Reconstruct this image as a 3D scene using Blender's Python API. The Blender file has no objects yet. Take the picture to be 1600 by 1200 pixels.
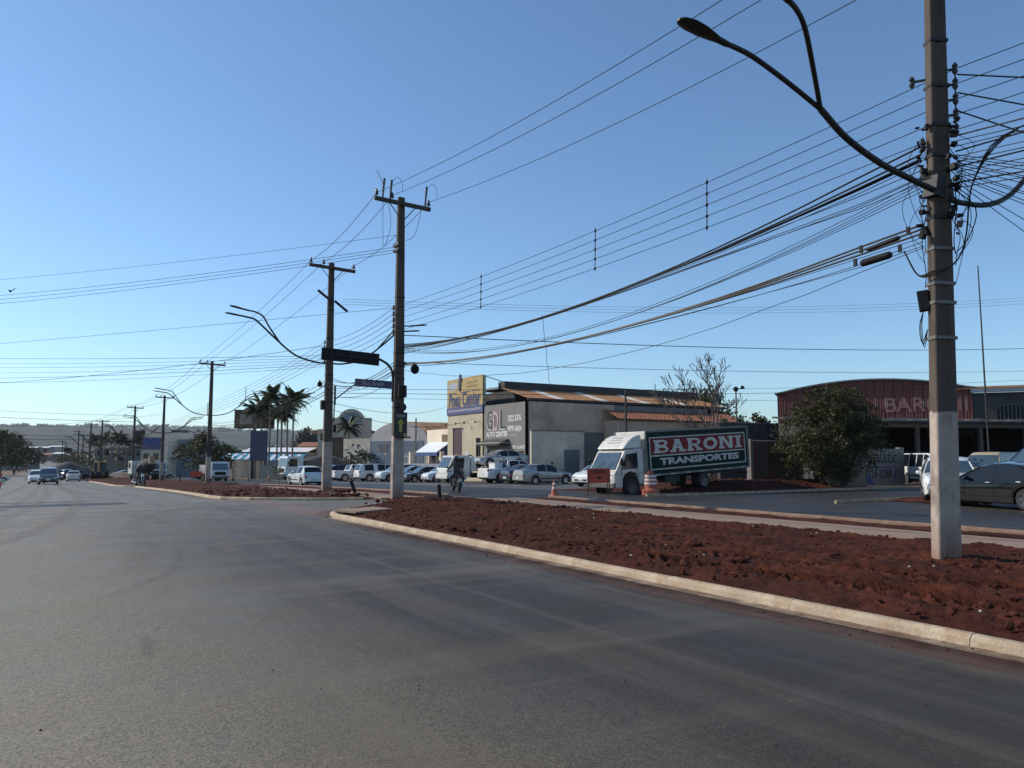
import bpy, bmesh, math, random
from mathutils import Vector, Matrix, noise
R = math.radians
random.seed(7)
scene = bpy.context.scene
COL = scene.collection

# ------------------------------------------------------------------ camera
CAM_H = 1.65
cd = bpy.data.cameras.new('camera'); cam = bpy.data.objects.new('camera', cd); COL.objects.link(cam)
cd.sensor_width = 36; cd.lens = 27.0; cd.clip_start = 0.05; cd.clip_end = 20000
YAW, PITCH = R(31.5), math.atan(115/1200)
cam.location = (0, 0, CAM_H)
cam.rotation_euler = (R(90)+PITCH, 0, -YAW)
scene.camera = cam

# ------------------------------------------------------------------ sky, sun, exposure
SUN_AZ, SUN_EL = R(-42), R(33)          # azimuth from +Y towards +X
world = bpy.data.worlds.new('World'); scene.world = world; world.use_nodes = True
wn, wl = world.node_tree.nodes, world.node_tree.links
bg = wn['Background']
sky = wn.new('ShaderNodeTexSky'); sky.sky_type = 'NISHITA'; sky.sun_disc = False
sky.sun_elevation = SUN_EL; sky.sun_rotation = SUN_AZ
sky.altitude = 600; sky.air_density = 1.0; sky.dust_density = 0.4; sky.ozone_density = 2.6
tint = wn.new('ShaderNodeMixRGB'); tint.blend_type = 'MULTIPLY'; tint.inputs[0].default_value = 1; tint.inputs[2].default_value = (.85, 1.0, 1.08, 1)   # even white balance of the whole sky
wl.new(sky.outputs[0], tint.inputs[1]); wl.new(tint.outputs[0], bg.inputs[0]); bg.inputs[1].default_value = 0.15
sd = bpy.data.lights.new('sun', 'SUN'); sun = bpy.data.objects.new('sun', sd); COL.objects.link(sun)
sd.energy = 4.2; sd.angle = R(0.53); sd.color = (1.0, 0.92, 0.79)
sun.rotation_euler = Vector((math.sin(SUN_AZ)*math.cos(SUN_EL), math.cos(SUN_AZ)*math.cos(SUN_EL), math.sin(SUN_EL))).to_track_quat('Z', 'Y').to_euler()
sun.location = (-40, 30, 60)
vs = scene.view_settings
vs.view_transform = 'Standard'; vs.look = 'None'; vs.exposure = 0.0; vs.gamma = 1.0; vs.use_curve_mapping = False
scene.cycles.use_denoising = True
scene.cycles.denoising_input_passes = 'RGB_ALBEDO_NORMAL'; scene.cycles.denoising_prefilter = 'ACCURATE'
scene.cycles.max_bounces = 6; scene.cycles.volume_bounces = 0
scene.cycles.sample_clamp_indirect = 4.0

# ------------------------------------------------------------------ ground height (the avenue dips away from the camera)
ZP = [(-500,0),(28,0),(36,-.07),(46,-.22),(60,-.5),(75,-.8),(90,-1.03),(104,-1.28),(130,-1.7),(170,-2.3),(250,-3.2),(400,-3.4),(600,-1.0),(800,2.5),(1500,5),(9000,5)]
def zl(y):
    for (a, za), (b, zb) in zip(ZP, ZP[1:]):
        if y <= b: return za+(zb-za)*(y-a)/(b-a)
    return ZP[-1][1]
def zg(y):
    w = 4+max(0, y-100)*.12
    return sum(zl(y+w*k/3) for k in range(-3, 4))/7
ROAD = .02
def zr(y): return zg(y)+ROAD
FW = Vector((math.sin(YAW)*math.cos(PITCH), math.cos(YAW)*math.cos(PITCH), math.sin(PITCH)))
RT = Vector((math.cos(YAW), -math.sin(YAW), 0)); UP = RT.cross(FW)
def sight(px, py, d):
    """survey helper: the place at distance d (m along the view axis) that the photograph shows at pixel px, py"""
    return Vector((0, 0, CAM_H)) + d*(FW+RT*((px-800)/1200)+UP*((600-py)/1200))

# ------------------------------------------------------------------ materials
MATS = {}
def M(name, rgb, rough=.65, metal=0., var=.18, scale=3., bump=0., coat=0., spec=.5, dirt=None, dirt_amt=0., emit=None, detail=5, stretch=None, bscale=None):
    if name in MATS: return MATS[name]
    m = bpy.data.materials.new(name); m.use_nodes = True
    nt = m.node_tree; n, l = nt.nodes, nt.links
    p = n['Principled BSDF']
    p.inputs['Roughness'].default_value = rough; p.inputs['Metallic'].default_value = metal
    p.inputs['Specular IOR Level'].default_value = spec
    p.inputs['Coat Weight'].default_value = coat; p.inputs['Coat Roughness'].default_value = .06
    tc = n.new('ShaderNodeTexCoord'); vec = tc.outputs['Object']
    if stretch:
        mp = n.new('ShaderNodeMapping'); mp.inputs['Scale'].default_value = stretch
        l.new(vec, mp.inputs[0]); vec = mp.outputs[0]
    nz = n.new('ShaderNodeTexNoise'); nz.inputs['Scale'].default_value = scale; nz.inputs['Detail'].default_value = detail; nz.inputs['Roughness'].default_value = .6
    l.new(vec, nz.inputs['Vector'])
    rp = n.new('ShaderNodeValToRGB')
    rp.color_ramp.elements[0].position = .3; rp.color_ramp.elements[1].position = .7
    rp.color_ramp.elements[0].color = [max(0, c*(1-var)) for c in rgb]+[1]
    rp.color_ramp.elements[1].color = [min(1, c*(1+var)) for c in rgb]+[1]
    l.new(nz.outputs['Fac'], rp.inputs[0]); col = rp.outputs[0]
    if dirt:
        n2 = n.new('ShaderNodeTexNoise'); n2.inputs['Scale'].default_value = scale*.45; n2.inputs['Detail'].default_value = 8; n2.inputs['Roughness'].default_value = .7
        l.new(vec, n2.inputs['Vector'])
        r2 = n.new('ShaderNodeValToRGB'); r2.color_ramp.elements[0].position = .42; r2.color_ramp.elements[1].position = .68
        r2.color_ramp.elements[0].color = (0, 0, 0, 1); r2.color_ramp.elements[1].color = (dirt_amt,)*3+(1,)
        l.new(n2.outputs['Fac'], r2.inputs[0])
        mx = n.new('ShaderNodeMixRGB'); l.new(r2.outputs[0], mx.inputs[0]); l.new(col, mx.inputs[1]); mx.inputs[2].default_value = (*dirt, 1)
        col = mx.outputs[0]
    l.new(col, p.inputs['Base Color'])
    if bump:
        nb = n.new('ShaderNodeTexNoise'); nb.inputs['Scale'].default_value = bscale or scale*8; nb.inputs['Detail'].default_value = 4
        l.new(vec, nb.inputs['Vector'])
        bp = n.new('ShaderNodeBump'); bp.inputs['Strength'].default_value = bump; bp.inputs['Distance'].default_value = .02
        l.new(nb.outputs['Fac'], bp.inputs['Height']); l.new(bp.outputs[0], p.inputs['Normal'])
    if emit:
        p.inputs['Emission Color'].default_value = (*rgb, 1); p.inputs['Emission Strength'].default_value = emit
    MATS[name] = m
    return m
DUST = (.22, .13, .085)
M('wire', (.012, .011, .011), .7, var=.1, spec=.2)
M('cable_old', (.035, .031, .028), .6, var=.3)
M('black_plastic', (.012, .012, .013), .6, var=.1, spec=.2)
M('rubber', (.018, .018, .018), .8, var=.25, scale=12)
M('steel_dark', (.022, .021, .021), .6, .2, var=.3, scale=6)
M('galv', (.17, .165, .155), .55, .4, var=.2, scale=6, dirt=(.12, .1, .08), dirt_amt=.5)
M('chrome', (.7, .7, .7), .18, 1., var=.05)
M('rim', (.45, .45, .46), .3, .9, var=.1)
M('rim_dark', (.09, .09, .1), .35, .8, var=.1)
M('glass', (.008, .01, .012), .06, 0, var=.05, spec=.45)
M('glass_blue', (.05, .08, .1), .05, 0, var=.08, spec=.9)
M('lamp_clear', (.75, .76, .75), .1, .4, var=.05, coat=1)
M('lamp_red', (.35, .012, .01), .18, 0, var=.1, coat=1)
M('lamp_amber', (.6, .2, .02), .2, 0, coat=1)
M('paint_white', (.74, .74, .72), .32, 0, var=.04, coat=.7, dirt=(.45, .38, .32), dirt_amt=.35)
M('paint_offwhite', (.66, .64, .58), .38, 0, var=.05, coat=.5, dirt=DUST, dirt_amt=.35)
M('paint_silver', (.42, .4, .365), .33, .65, var=.04, coat=.7, dirt=DUST, dirt_amt=.15)
M('paint_gold_silver', (.42, .4, .34), .35, .55, var=.04, coat=.6, dirt=DUST, dirt_amt=.2)
M('paint_black', (.004, .005, .007), .07, 0, var=.1, spec=.4)
M('paint_navy', (.012, .022, .055), .2, .3, var=.1, coat=1, dirt=DUST, dirt_amt=.1)
M('paint_blue', (.03, .06, .13), .2, .4, var=.1, coat=1)
M('paint_grey', (.09, .09, .095), .3, .5, var=.08, coat=.8, dirt=DUST, dirt_amt=.2)
M('paint_beige', (.42, .34, .24), .5, 0, var=.08, dirt=(.3, .17, .08), dirt_amt=.5)
M('plate', (.6, .6, .58), .4, var=.05)
M('yellow_paint', (.34, .21, .035), .5, var=.15, dirt=DUST, dirt_amt=.5)
M('orange_plastic', (.5, .1, .05), .5, var=.1, dirt=(.3, .12, .06), dirt_amt=.4)
M('white_band', (.68, .66, .62), .5, var=.1, dirt=DUST, dirt_amt=.4)
M('white_paint_flat', (.72, .71, .68), .7, var=.08, dirt=(.35, .28, .2), dirt_amt=.3)
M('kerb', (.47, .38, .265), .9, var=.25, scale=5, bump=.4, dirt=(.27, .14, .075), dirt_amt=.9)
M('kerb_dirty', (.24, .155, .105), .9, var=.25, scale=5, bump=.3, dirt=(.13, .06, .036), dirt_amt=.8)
M('path', (.29, .2, .135), .85, var=.15, scale=2.5, bump=.2, dirt=(.24, .11, .06), dirt_amt=.6)
M('soil', (.07, .0195, .0098), .97, var=.5, scale=2.2, bump=1., dirt=(.03, .01, .0065), dirt_amt=.85, bscale=30, spec=.15)
M('clod', (.07, .021, .012), .95, var=.45, scale=9, bump=.6, spec=.15)
M('pebble', (.42, .37, .31), .8, var=.3, scale=20)
M('gravel', (.075, .072, .07), .9, var=.4, scale=12, bump=.8)
M('brown_plaster', (.2, .135, .1), .9, var=.2, scale=1.5, bump=.2, dirt=(.1, .07, .055), dirt_amt=.7)

# ------------------------------------------------------------------ mesh helpers
class MB:
    def __init__(s): s.v = []; s.f = []; s.m = []
    def add(s, vs, fs, mi=0):
        o = len(s.v); s.v += [tuple(v) for v in vs]; s.f += [tuple(i+o for i in f) for f in fs]; s.m += [mi]*len(fs); return s
    def box(s, c, d, rz=0, mi=0, ry=0, rx=0):
        x, y, z = d[0]/2, d[1]/2, d[2]/2
        mt = Matrix.Translation(c) @ Matrix.Rotation(rz, 4, 'Z') @ Matrix.Rotation(ry, 4, 'Y') @ Matrix.Rotation(rx, 4, 'X')
        vs = [mt @ Vector(p) for p in ((-x,-y,-z),(x,-y,-z),(x,y,-z),(-x,y,-z),(-x,-y,z),(x,-y,z),(x,y,z),(-x,y,z))]
        return s.add(vs, [(3,2,1,0),(4,5,6,7),(0,1,5,4),(1,2,6,5),(2,3,7,6),(3,0,4,7)], mi)
    def span(s, a, b, mi=0):
        return s.box([(p+q)/2 for p, q in zip(a, b)], [abs(q-p) for p, q in zip(a, b)], mi=mi)
    def tube(s, pts, r, n=6, mi=0, cap=True):
        pts = [Vector(p) for p in pts]; rings = []
        rr = r if isinstance(r, (list, tuple)) else [r]*len(pts)
        prev = None
        for i, p in enumerate(pts):
            t = (pts[min(i+1, len(pts)-1)]-pts[max(i-1, 0)])
            if t.length < 1e-9: t = Vector((0, 0, 1))
            t.normalize()
            a = prev-t*prev.dot(t) if prev is not None else t.cross(Vector((0, 0, 1)) if abs(t.z) < .9 else Vector((1, 0, 0)))
            if a.length < 1e-6: a = t.orthogonal()
            a.normalize(); prev = a; b = t.cross(a)
            rings.append([p+(a*math.cos(k*2*math.pi/n)+b*math.sin(k*2*math.pi/n))*rr[i] for k in range(n)])
        vs = [v for rg in rings for v in rg]; fs = []
        for i in range(len(pts)-1):
            for k in range(n):
                k2 = (k+1) % n; fs.append((i*n+k, i*n+k2, (i+1)*n+k2, (i+1)*n+k))
        if cap: fs += [tuple(range(n))[::-1], tuple((len(pts)-1)*n+k for k in range(n))]
        return s.add(vs, fs, mi)
    def prism(s, prof, y0, y1, axis='y', mi=0):
        n = len(prof)
        if axis == 'y': vs = [(a, y0, b) for a, b in prof]+[(a, y1, b) for a, b in prof]
        elif axis == 'x': vs = [(y0, a, b) for a, b in prof]+[(y1, a, b) for a, b in prof]
        else: vs = [(a, b, y0) for a, b in prof]+[(a, b, y1) for a, b in prof]
        fs = [tuple(range(n)), tuple(range(2*n-1, n-1, -1))]+[(i, n+i, n+(i+1) % n, (i+1) % n) for i in range(n)]
        return s.add(vs, fs, mi)
    def lathe(s, prof, n=16, c=(0, 0, 0), axis='z', mi=0, cap=True):
        vs = []; fs = []
        for r, h in prof:
            for k in range(n):
                a = k*2*math.pi/n; x, y = r*math.cos(a), r*math.sin(a)
                p = (x, y, h) if axis == 'z' else ((x, h, y) if axis == 'y' else (h, x, y))
                vs.append((p[0]+c[0], p[1]+c[1], p[2]+c[2]))
        for i in range(len(prof)-1):
            for k in range(n):
                k2 = (k+1) % n; fs.append((i*n+k, i*n+k2, (i+1)*n+k2, (i+1)*n+k))
        if cap: fs += [tuple(range(n))[::-1], tuple((len(prof)-1)*n+k for k in range(n))]
        return s.add(vs, fs, mi)
    def quad(s, a, b, c, d, mi=0): return s.add([a, b, c, d], [(0, 1, 2, 3)], mi)
    def build(s, name, mat, parent=None, smooth=None, bevel=0, loc=None, rot=None, recalc=True):
        me = bpy.data.meshes.new(name); me.from_pydata(s.v, [], s.f)
        ms = mat if isinstance(mat, (list, tuple)) else [mat]
        for mm in ms: me.materials.append(MATS[mm] if isinstance(mm, str) else mm)
        if len(ms) > 1: me.polygons.foreach_set('material_index', s.m)
        if recalc:
            bm = bmesh.new(); bm.from_mesh(me); bmesh.ops.recalc_face_normals(bm, faces=bm.faces); bm.to_mesh(me); bm.free()
        if smooth:
            me.polygons.foreach_set('use_smooth', [True]*len(me.polygons))
            me.set_sharp_from_angle(angle=R(smooth))
        me.update()
        o = bpy.data.objects.new(name, me); COL.objects.link(o)
        if parent: o.parent = parent
        if loc: o.location = loc
        if rot: o.rotation_euler = rot
        if bevel:
            b = o.modifiers.new('bevel', 'BEVEL'); b.width = bevel; b.segments = 2; b.limit_method = 'ANGLE'; b.angle_limit = R(40)
        return o
def tag(o, label=None, cat=None, group=None, kind=None):
    if label: o['label'] = label
    if cat: o['category'] = cat
    if group: o['group'] = group
    if kind: o['kind'] = kind
    return o
def thing(name, label, cat, loc=(0, 0, 0), rz=0, group=None, rot=None):
    o = bpy.data.objects.new(name, None); COL.objects.link(o); o.empty_display_size = .2
    o.location = loc; o.rotation_euler = rot or (0, 0, rz)
    return tag(o, label, cat, group)
def child(name, data, mat, parent, loc=(0, 0, 0), rot=(0, 0, 0), scale=None):
    """another object on shared mesh data"""
    o = bpy.data.objects.new(name, data); COL.objects.link(o); o.parent = parent; o.location = loc; o.rotation_euler = rot
    if scale: o.scale = scale
    return o
_dg = None
def text_mesh(name, body, size, mat, parent, loc, rot, sx=1., offset=0., extrude=.004, align='CENTER', width=None, label=None, shear=0., spacing=1.):
    cu = bpy.data.curves.new(name, 'FONT'); cu.body = body; cu.size = size; cu.align_x = align; cu.align_y = 'CENTER'
    cu.extrude = extrude; cu.offset = offset; cu.resolution_u = 3; cu.shear = shear; cu.space_character = spacing
    tmp = bpy.data.objects.new('tmp', cu); COL.objects.link(tmp)
    bpy.context.view_layer.update()
    ev = tmp.evaluated_get(bpy.context.evaluated_depsgraph_get())
    me = bpy.data.meshes.new_from_object(ev)
    bpy.data.objects.remove(tmp); bpy.data.curves.remove(cu)
    if width:
        xs = [v.co.x for v in me.vertices]; sx = width/max(1e-6, max(xs)-min(xs))
    for v in me.vertices: v.co.x *= sx
    me.name = name; me.materials.clear(); me.materials.append(MATS[mat])
    o = bpy.data.objects.new(name, me); COL.objects.link(o); o.parent = parent; o.location = loc; o.rotation_euler = rot
    if label: o['label'] = label
    return o
FACE_NEG_Y = (R(90), 0, 0)              # text standing upright, read from -Y
FACE_NEG_X = (R(90), 0, R(-90))         # read from -X
FACE_POS_Y = (R(90), 0, R(180))

# y breaks shared by every sheet that lies on the ground, so that sheets never cross
BR = [-300, -60, -30] + [x*2. for x in range(-10, 90)] + [180+x*10. for x in range(0, 23)] + [410+x*30. for x in range(0, 37)] + [1600, 2000, 2600, 3400, 4500, 6000, 8000]
def sheet(name, x0, x1, y0, y1, mat, dz, parent=None, edge0=None, edge1=None, nx=1):
    ys = [y0]+[b for b in BR if y0 < b < y1]+[y1]; mb = MB(); vs = []; fs = []
    for y in ys:
        a = edge0(y) if edge0 else x0; b = edge1(y) if edge1 else x1
        for k in range(nx+1): vs.append((a+(b-a)*k/nx, y, zgb(y)+dz))
    w = nx+1
    for i in range(len(ys)-1):
        for k in range(nx): fs.append((i*w+k, i*w+k+1, (i+1)*w+k+1, (i+1)*w+k))
    mb.add(vs, fs); return mb.build(name, mat, parent, recalc=False, smooth=30)
def zgb(y):
    """ground height as the sheets have it: linear between the breaks"""
    for a, b in zip(BR, BR[1:]):
        if a <= y <= b: return zg(a)+(zg(b)-zg(a))*(y-a)/(b-a)
    return zg(y)
def bez(pts, n=8):
    """smooth curve through control points (Catmull-Rom)"""
    P = [Vector(p) for p in pts]; P = [P[0]*2-P[1]]+P+[P[-1]*2-P[-2]]; out = []
    for i in range(1, len(P)-2):
        for k in range(n):
            t = k/n; a, b, c, d = P[i-1:i+3]
            out.append(.5*((2*b)+(c-a)*t+(2*a-5*b+4*c-d)*t*t+(3*b-a-3*c+d)*t**3))
    out.append(P[-2]); return out
# ------------------------------------------------------------------ asphalt and ground materials
def asphalt(name, base, dusty, dust_side, speck=1., lanes=None):
    m = bpy.data.materials.new(name); m.use_nodes = True; nt = m.node_tree; n, l = nt.nodes, nt.links
    p = n['Principled BSDF']; tc = n.new('ShaderNodeTexCoord')
    def nz(scale, detail=5, rough=.6, sc=None, dist=0):
        v = tc.outputs['Object']
        if sc:
            mp = n.new('ShaderNodeMapping'); mp.inputs['Scale'].default_value = sc; l.new(v, mp.inputs[0]); v = mp.outputs[0]
        t = n.new('ShaderNodeTexNoise'); t.inputs['Scale'].default_value = scale; t.inputs['Detail'].default_value = detail; t.inputs['Roughness'].default_value = rough
        t.inputs['Distortion'].default_value = dist
        l.new(v, t.inputs['Vector']); return t.outputs['Fac']
    def ramp(x, a, b, ca, cb):
        r = n.new('ShaderNodeValToRGB'); r.color_ramp.elements[0].position = a; r.color_ramp.elements[1].position = b
        r.color_ramp.elements[0].color = (*ca, 1); r.color_ramp.elements[1].color = (*cb, 1); l.new(x, r.inputs[0]); return r.outputs[0]
    def mix(f, a, b, mode='MIX'):
        x = n.new('ShaderNodeMixRGB'); x.blend_type = mode
        if isinstance(f, (int, float)): x.inputs[0].default_value = f
        else: l.new(f, x.inputs[0])
        for i, c in ((1, a), (2, b)):
            if isinstance(c, tuple): x.inputs[i].default_value = (*c, 1)
            else: l.new(c, x.inputs[i])
        return x.outputs[0]
    g = lambda k: (k, k, k)
    col = ramp(nz(75, 3, .8), .4, .62, tuple(c*.42 for c in base), tuple(c*1.75 for c in base))           # aggregate
    col = mix(ramp(nz(.35, 5), .35, .7, g(0), g(.8)), col, tuple(c*.72 for c in base))                     # worn patches
    if lanes:                                                                                                # lanes of different age: dusty coarse with painted sun glare, dark coarse, fresh smooth
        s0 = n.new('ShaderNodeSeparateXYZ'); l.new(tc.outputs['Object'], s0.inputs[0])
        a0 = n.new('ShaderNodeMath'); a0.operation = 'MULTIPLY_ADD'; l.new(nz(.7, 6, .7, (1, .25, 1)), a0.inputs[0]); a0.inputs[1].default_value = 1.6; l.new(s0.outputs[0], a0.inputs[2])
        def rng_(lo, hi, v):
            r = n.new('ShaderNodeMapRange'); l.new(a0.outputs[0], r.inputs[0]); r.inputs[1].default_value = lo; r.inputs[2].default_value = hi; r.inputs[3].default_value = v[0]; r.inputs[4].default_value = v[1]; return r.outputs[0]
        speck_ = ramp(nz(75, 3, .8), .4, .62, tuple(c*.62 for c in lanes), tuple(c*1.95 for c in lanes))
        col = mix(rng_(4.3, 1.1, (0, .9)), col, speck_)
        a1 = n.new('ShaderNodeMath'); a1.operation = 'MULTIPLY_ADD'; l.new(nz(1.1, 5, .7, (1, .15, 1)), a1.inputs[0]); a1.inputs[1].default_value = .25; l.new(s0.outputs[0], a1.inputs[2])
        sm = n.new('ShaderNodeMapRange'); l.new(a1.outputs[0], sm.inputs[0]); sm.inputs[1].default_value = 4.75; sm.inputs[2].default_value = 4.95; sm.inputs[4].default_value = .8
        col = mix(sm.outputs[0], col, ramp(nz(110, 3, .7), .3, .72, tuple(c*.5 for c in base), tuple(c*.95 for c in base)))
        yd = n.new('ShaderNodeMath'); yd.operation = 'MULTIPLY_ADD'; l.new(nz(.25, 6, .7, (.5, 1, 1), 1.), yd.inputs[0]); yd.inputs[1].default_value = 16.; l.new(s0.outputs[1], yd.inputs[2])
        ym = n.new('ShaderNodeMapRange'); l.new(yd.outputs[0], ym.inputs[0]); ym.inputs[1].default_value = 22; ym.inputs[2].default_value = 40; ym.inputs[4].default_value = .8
        col = mix(ym.outputs[0], col, ramp(nz(1., 6, .7, (.12, .9, 1), .8), .35, .68, (.13, .11, .082), (.3, .255, .19)))   # road works dust past the crossing, lightened further to paint grazing sun glare
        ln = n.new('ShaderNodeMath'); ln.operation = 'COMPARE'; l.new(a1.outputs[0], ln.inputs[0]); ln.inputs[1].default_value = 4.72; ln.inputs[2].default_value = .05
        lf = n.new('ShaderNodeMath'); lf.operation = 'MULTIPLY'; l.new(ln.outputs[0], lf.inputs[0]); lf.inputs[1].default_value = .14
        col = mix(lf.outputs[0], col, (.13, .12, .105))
    col = mix(ramp(nz(1.0, 6, .65, (.9, .045, 1)), .47, .62, g(0), g(.4)), col, dusty)                    # tracks along the avenue
    col = mix(ramp(nz(1.0, 6, .65, (.035, .8, 1), .6), .53, .66, g(0), g(.35)), col, tuple(c*1.25 for c in dusty))
    col = mix(ramp(nz(1.2, 5, .6, (1.1, .08, 1), .8), .57, .64, g(0), g(.3)), col, tuple(c*.6 for c in base))   # dark tyre streaks
    if dust_side is not None:                                                                                # red dust blown against the kerb
        sx = n.new('ShaderNodeSeparateXYZ'); l.new(tc.outputs['Object'], sx.inputs[0])
        ad = n.new('ShaderNodeMath'); ad.operation = 'MULTIPLY_ADD'; l.new(nz(1.6, 6), ad.inputs[0]); ad.inputs[1].default_value = 1.3; l.new(sx.outputs[0], ad.inputs[2])
        sb_ = n.new('ShaderNodeMath'); sb_.operation = 'SUBTRACT'; l.new(ad.outputs[0], sb_.inputs[0]); sb_.inputs[1].default_value = 7.75
        ad = n.new('ShaderNodeMath'); ad.operation = 'ABSOLUTE'; l.new(sb_.outputs[0], ad.inputs[0])
        mr = n.new('ShaderNodeMapRange'); mr.inputs[1].default_value = .95; mr.inputs[2].default_value = .1; mr.inputs[4].default_value = .7
        l.new(ad.outputs[0], mr.inputs[0]); col = mix(mr.outputs[0], col, (.2, .12, .08))
    l.new(col, p.inputs['Base Color'])
    l.new(ramp(nz(.8, 5), .3, .7, g(.48), g(.66)), p.inputs['Roughness'])
    p.inputs['Specular IOR Level'].default_value = .32
    b1 = n.new('ShaderNodeBump'); b1.inputs['Strength'].default_value = .5*speck; b1.inputs['Distance'].default_value = .01
    l.new(nz(75, 3, .8), b1.inputs['Height'])
    b2 = n.new('ShaderNodeBump'); b2.inputs['Strength'].default_value = .25; b2.inputs['Distance'].default_value = .08
    l.new(nz(1.5, 4), b2.inputs['Height']); l.new(b1.outputs[0], b2.inputs['Normal']); l.new(b2.outputs[0], p.inputs['Normal'])
    MATS[name] = m; return m
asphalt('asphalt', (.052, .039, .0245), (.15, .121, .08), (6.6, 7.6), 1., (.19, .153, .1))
asphalt('asphalt_new', (.035, .0295, .0225), (.048, .041, .032), None, .7)
asphalt('apron', (.1, .092, .082), (.16, .135, .11), None)
asphalt('patch_dark', (.035, .035, .036), (.05, .05, .05), None)
M('ground', (.19, .125, .085), .95, var=.3, scale=.25, dirt=(.12, .105, .06), dirt_amt=.9, bump=.5, bscale=3, spec=.2)
M('hill', (.016, .022, .014), .95, var=.6, scale=.02, dirt=(.13, .105, .06), dirt_amt=.9, spec=.05)

# ------------------------------------------------------------------ the ground sheet, hills
tag(sheet('ground', -3500, 5500, -300, 8000, 'ground', 0, nx=1), kind='structure')
def hill_h(a, k): return 5+k*k*(3-2*k)*(142+22*noise.noise((a*4, 1, 0))+9*noise.noise((a*22, 4, 0)))*(1-.1*math.sin(a*3))+3.5*noise.noise((a*150, k*12, 3))*k
mb = MB(); vs = []; fs = []
NA, NR = 150, 7
for i in range(NA+1):
    a = R(-50+i*105/NA)
    for j in range(NR+1):
        d = 2200+j*320
        k = j/NR; rise = k*k*(3-2*k)
        vs.append((math.sin(a)*d, math.cos(a)*d, hill_h(a, k) if j else -2))
for i in range(NA):
    for j in range(NR): fs.append((i*(NR+1)+j, (i+1)*(NR+1)+j, (i+1)*(NR+1)+j+1, i*(NR+1)+j+1))
tag(mb.add(vs, fs).build('hills', 'hill', recalc=False, smooth=60), kind='structure')

# ------------------------------------------------------------------ roads
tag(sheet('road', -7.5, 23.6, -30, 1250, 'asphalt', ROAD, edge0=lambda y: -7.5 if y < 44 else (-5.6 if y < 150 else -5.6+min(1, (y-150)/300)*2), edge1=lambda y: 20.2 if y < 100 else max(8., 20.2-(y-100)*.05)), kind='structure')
tag(sheet('road_right_carriageway', 15.6, 22.6, -30, 150, 'asphalt_new', ROAD+.006), kind='structure')
tag(sheet('side_street', 22.5, 75, 17.6, 24.4, 'asphalt_new', ROAD+.002), kind='structure')
tag(sheet('side_street_forecourt', 22.5, 75, -25, 17.6, 'asphalt_new', ROAD+.002), kind='structure')
tag(sheet('parking_apron', 22.5, 36.2, 26, 104, 'apron', ROAD+.002, edge0=lambda y: 20.4 if y > 40 else 22.6), kind='structure')
pm = MB()
for (x, y, w, h, a) in ((-.8, 31.5, 7.5, 1.5, .03), (-3.5, 29.3, 5.5, .5, .02), (-2.4, 34.2, 8, .35, -.03)):
    n = 26
    ring = []
    for k in range(n):
        t = k*2*math.pi/n; q = 1+.22*noise.noise((math.cos(t)*2+x, math.sin(t)*2+y, 1))
        px, py = math.copysign(abs(math.cos(t))**.5, math.cos(t))*w/2*q, math.copysign(abs(math.sin(t))**.5, math.sin(t))*h/2*q
        X, Y = x+px*math.cos(a)-py*math.sin(a), y+px*math.sin(a)+py*math.cos(a)
        ring.append((X, Y, zgb(Y)+ROAD+.008))
    pm.add(ring, [tuple(range(n))])
tag(pm.build('road_patches', 'patch_dark', recalc=False), kind='structure')
# left verge: soil edge beside the avenue
def soil_sheet(name, xa, xb, y0, y1, h, amp, res, seed, mat='soil', mound=None, dz0=0., edge_lo=None):
    """a rough bed of dug soil: xa, xb are functions of y; edge_lo(u, v) shapes its rim"""
    ny = max(2, int((y1-y0)/res)); mb = MB(); vs = []; fs = []
    nx = max(2, int(max(abs(xb(y0)-xa(y0)), abs(xb((y0+y1)/2)-xa((y0+y1)/2)))/res))
    for i in range(ny+1):
        y = y0+(y1-y0)*i/ny; a, b = xa(y), xb(y)
        for j in range(nx+1):
            x = a+(b-a)*j/nx
            e = min(1, min(j, nx-j)*((b-a)/nx)/.5, min(i, ny-i)*((y1-y0)/ny)/.5)
            v = .55*noise.noise((x*.55, y*.55, seed))+.5*noise.noise((x*1.7, y*1.7, seed+5))+.4*abs(noise.noise((x*4.2, y*4.2, seed+9)))+.3*noise.noise((x*8.5, y*8.5, seed+2))+.16*noise.noise((x*17, y*17, seed+3))
            z = dz0+h*(.25+.75*e)+amp*v*(.35+.65*e)+(mound(x, y) if mound else 0)
            vs.append((x, y, zgb(y)+z))
    w = nx+1
    for i in range(ny):
        for j in range(nx): fs.append((i*w+j, i*w+j+1, (i+1)*w+j+1, (i+1)*w+j))
    return mb.add(vs, fs).build(name, mat, recalc=False, smooth=50)
CLODS = MB()
_ico = bmesh.new(); bmesh.ops.create_icosphere(_ico, subdivisions=1, radius=1); IV = [v.co.copy() for v in _ico.verts]; IF = [tuple(v.index for v in f.verts) for f in _ico.faces]; _ico.free()
def clod(mb, x, y, z, r):
    s = random.random()*50
    q = Matrix.Rotation(random.random()*6, 3, 'Z')
    k = (random.uniform(.8, 1.3), random.uniform(.7, 1.1), random.uniform(.5, .85))
    mb.add([(q @ Vector((v.x*k[0], v.y*k[1], v.z*k[2])))*r*(1+.45*noise.noise(v*1.4+Vector((s, 0, 0))))+Vector((x, y, z)) for v in IV], IF)

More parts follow.
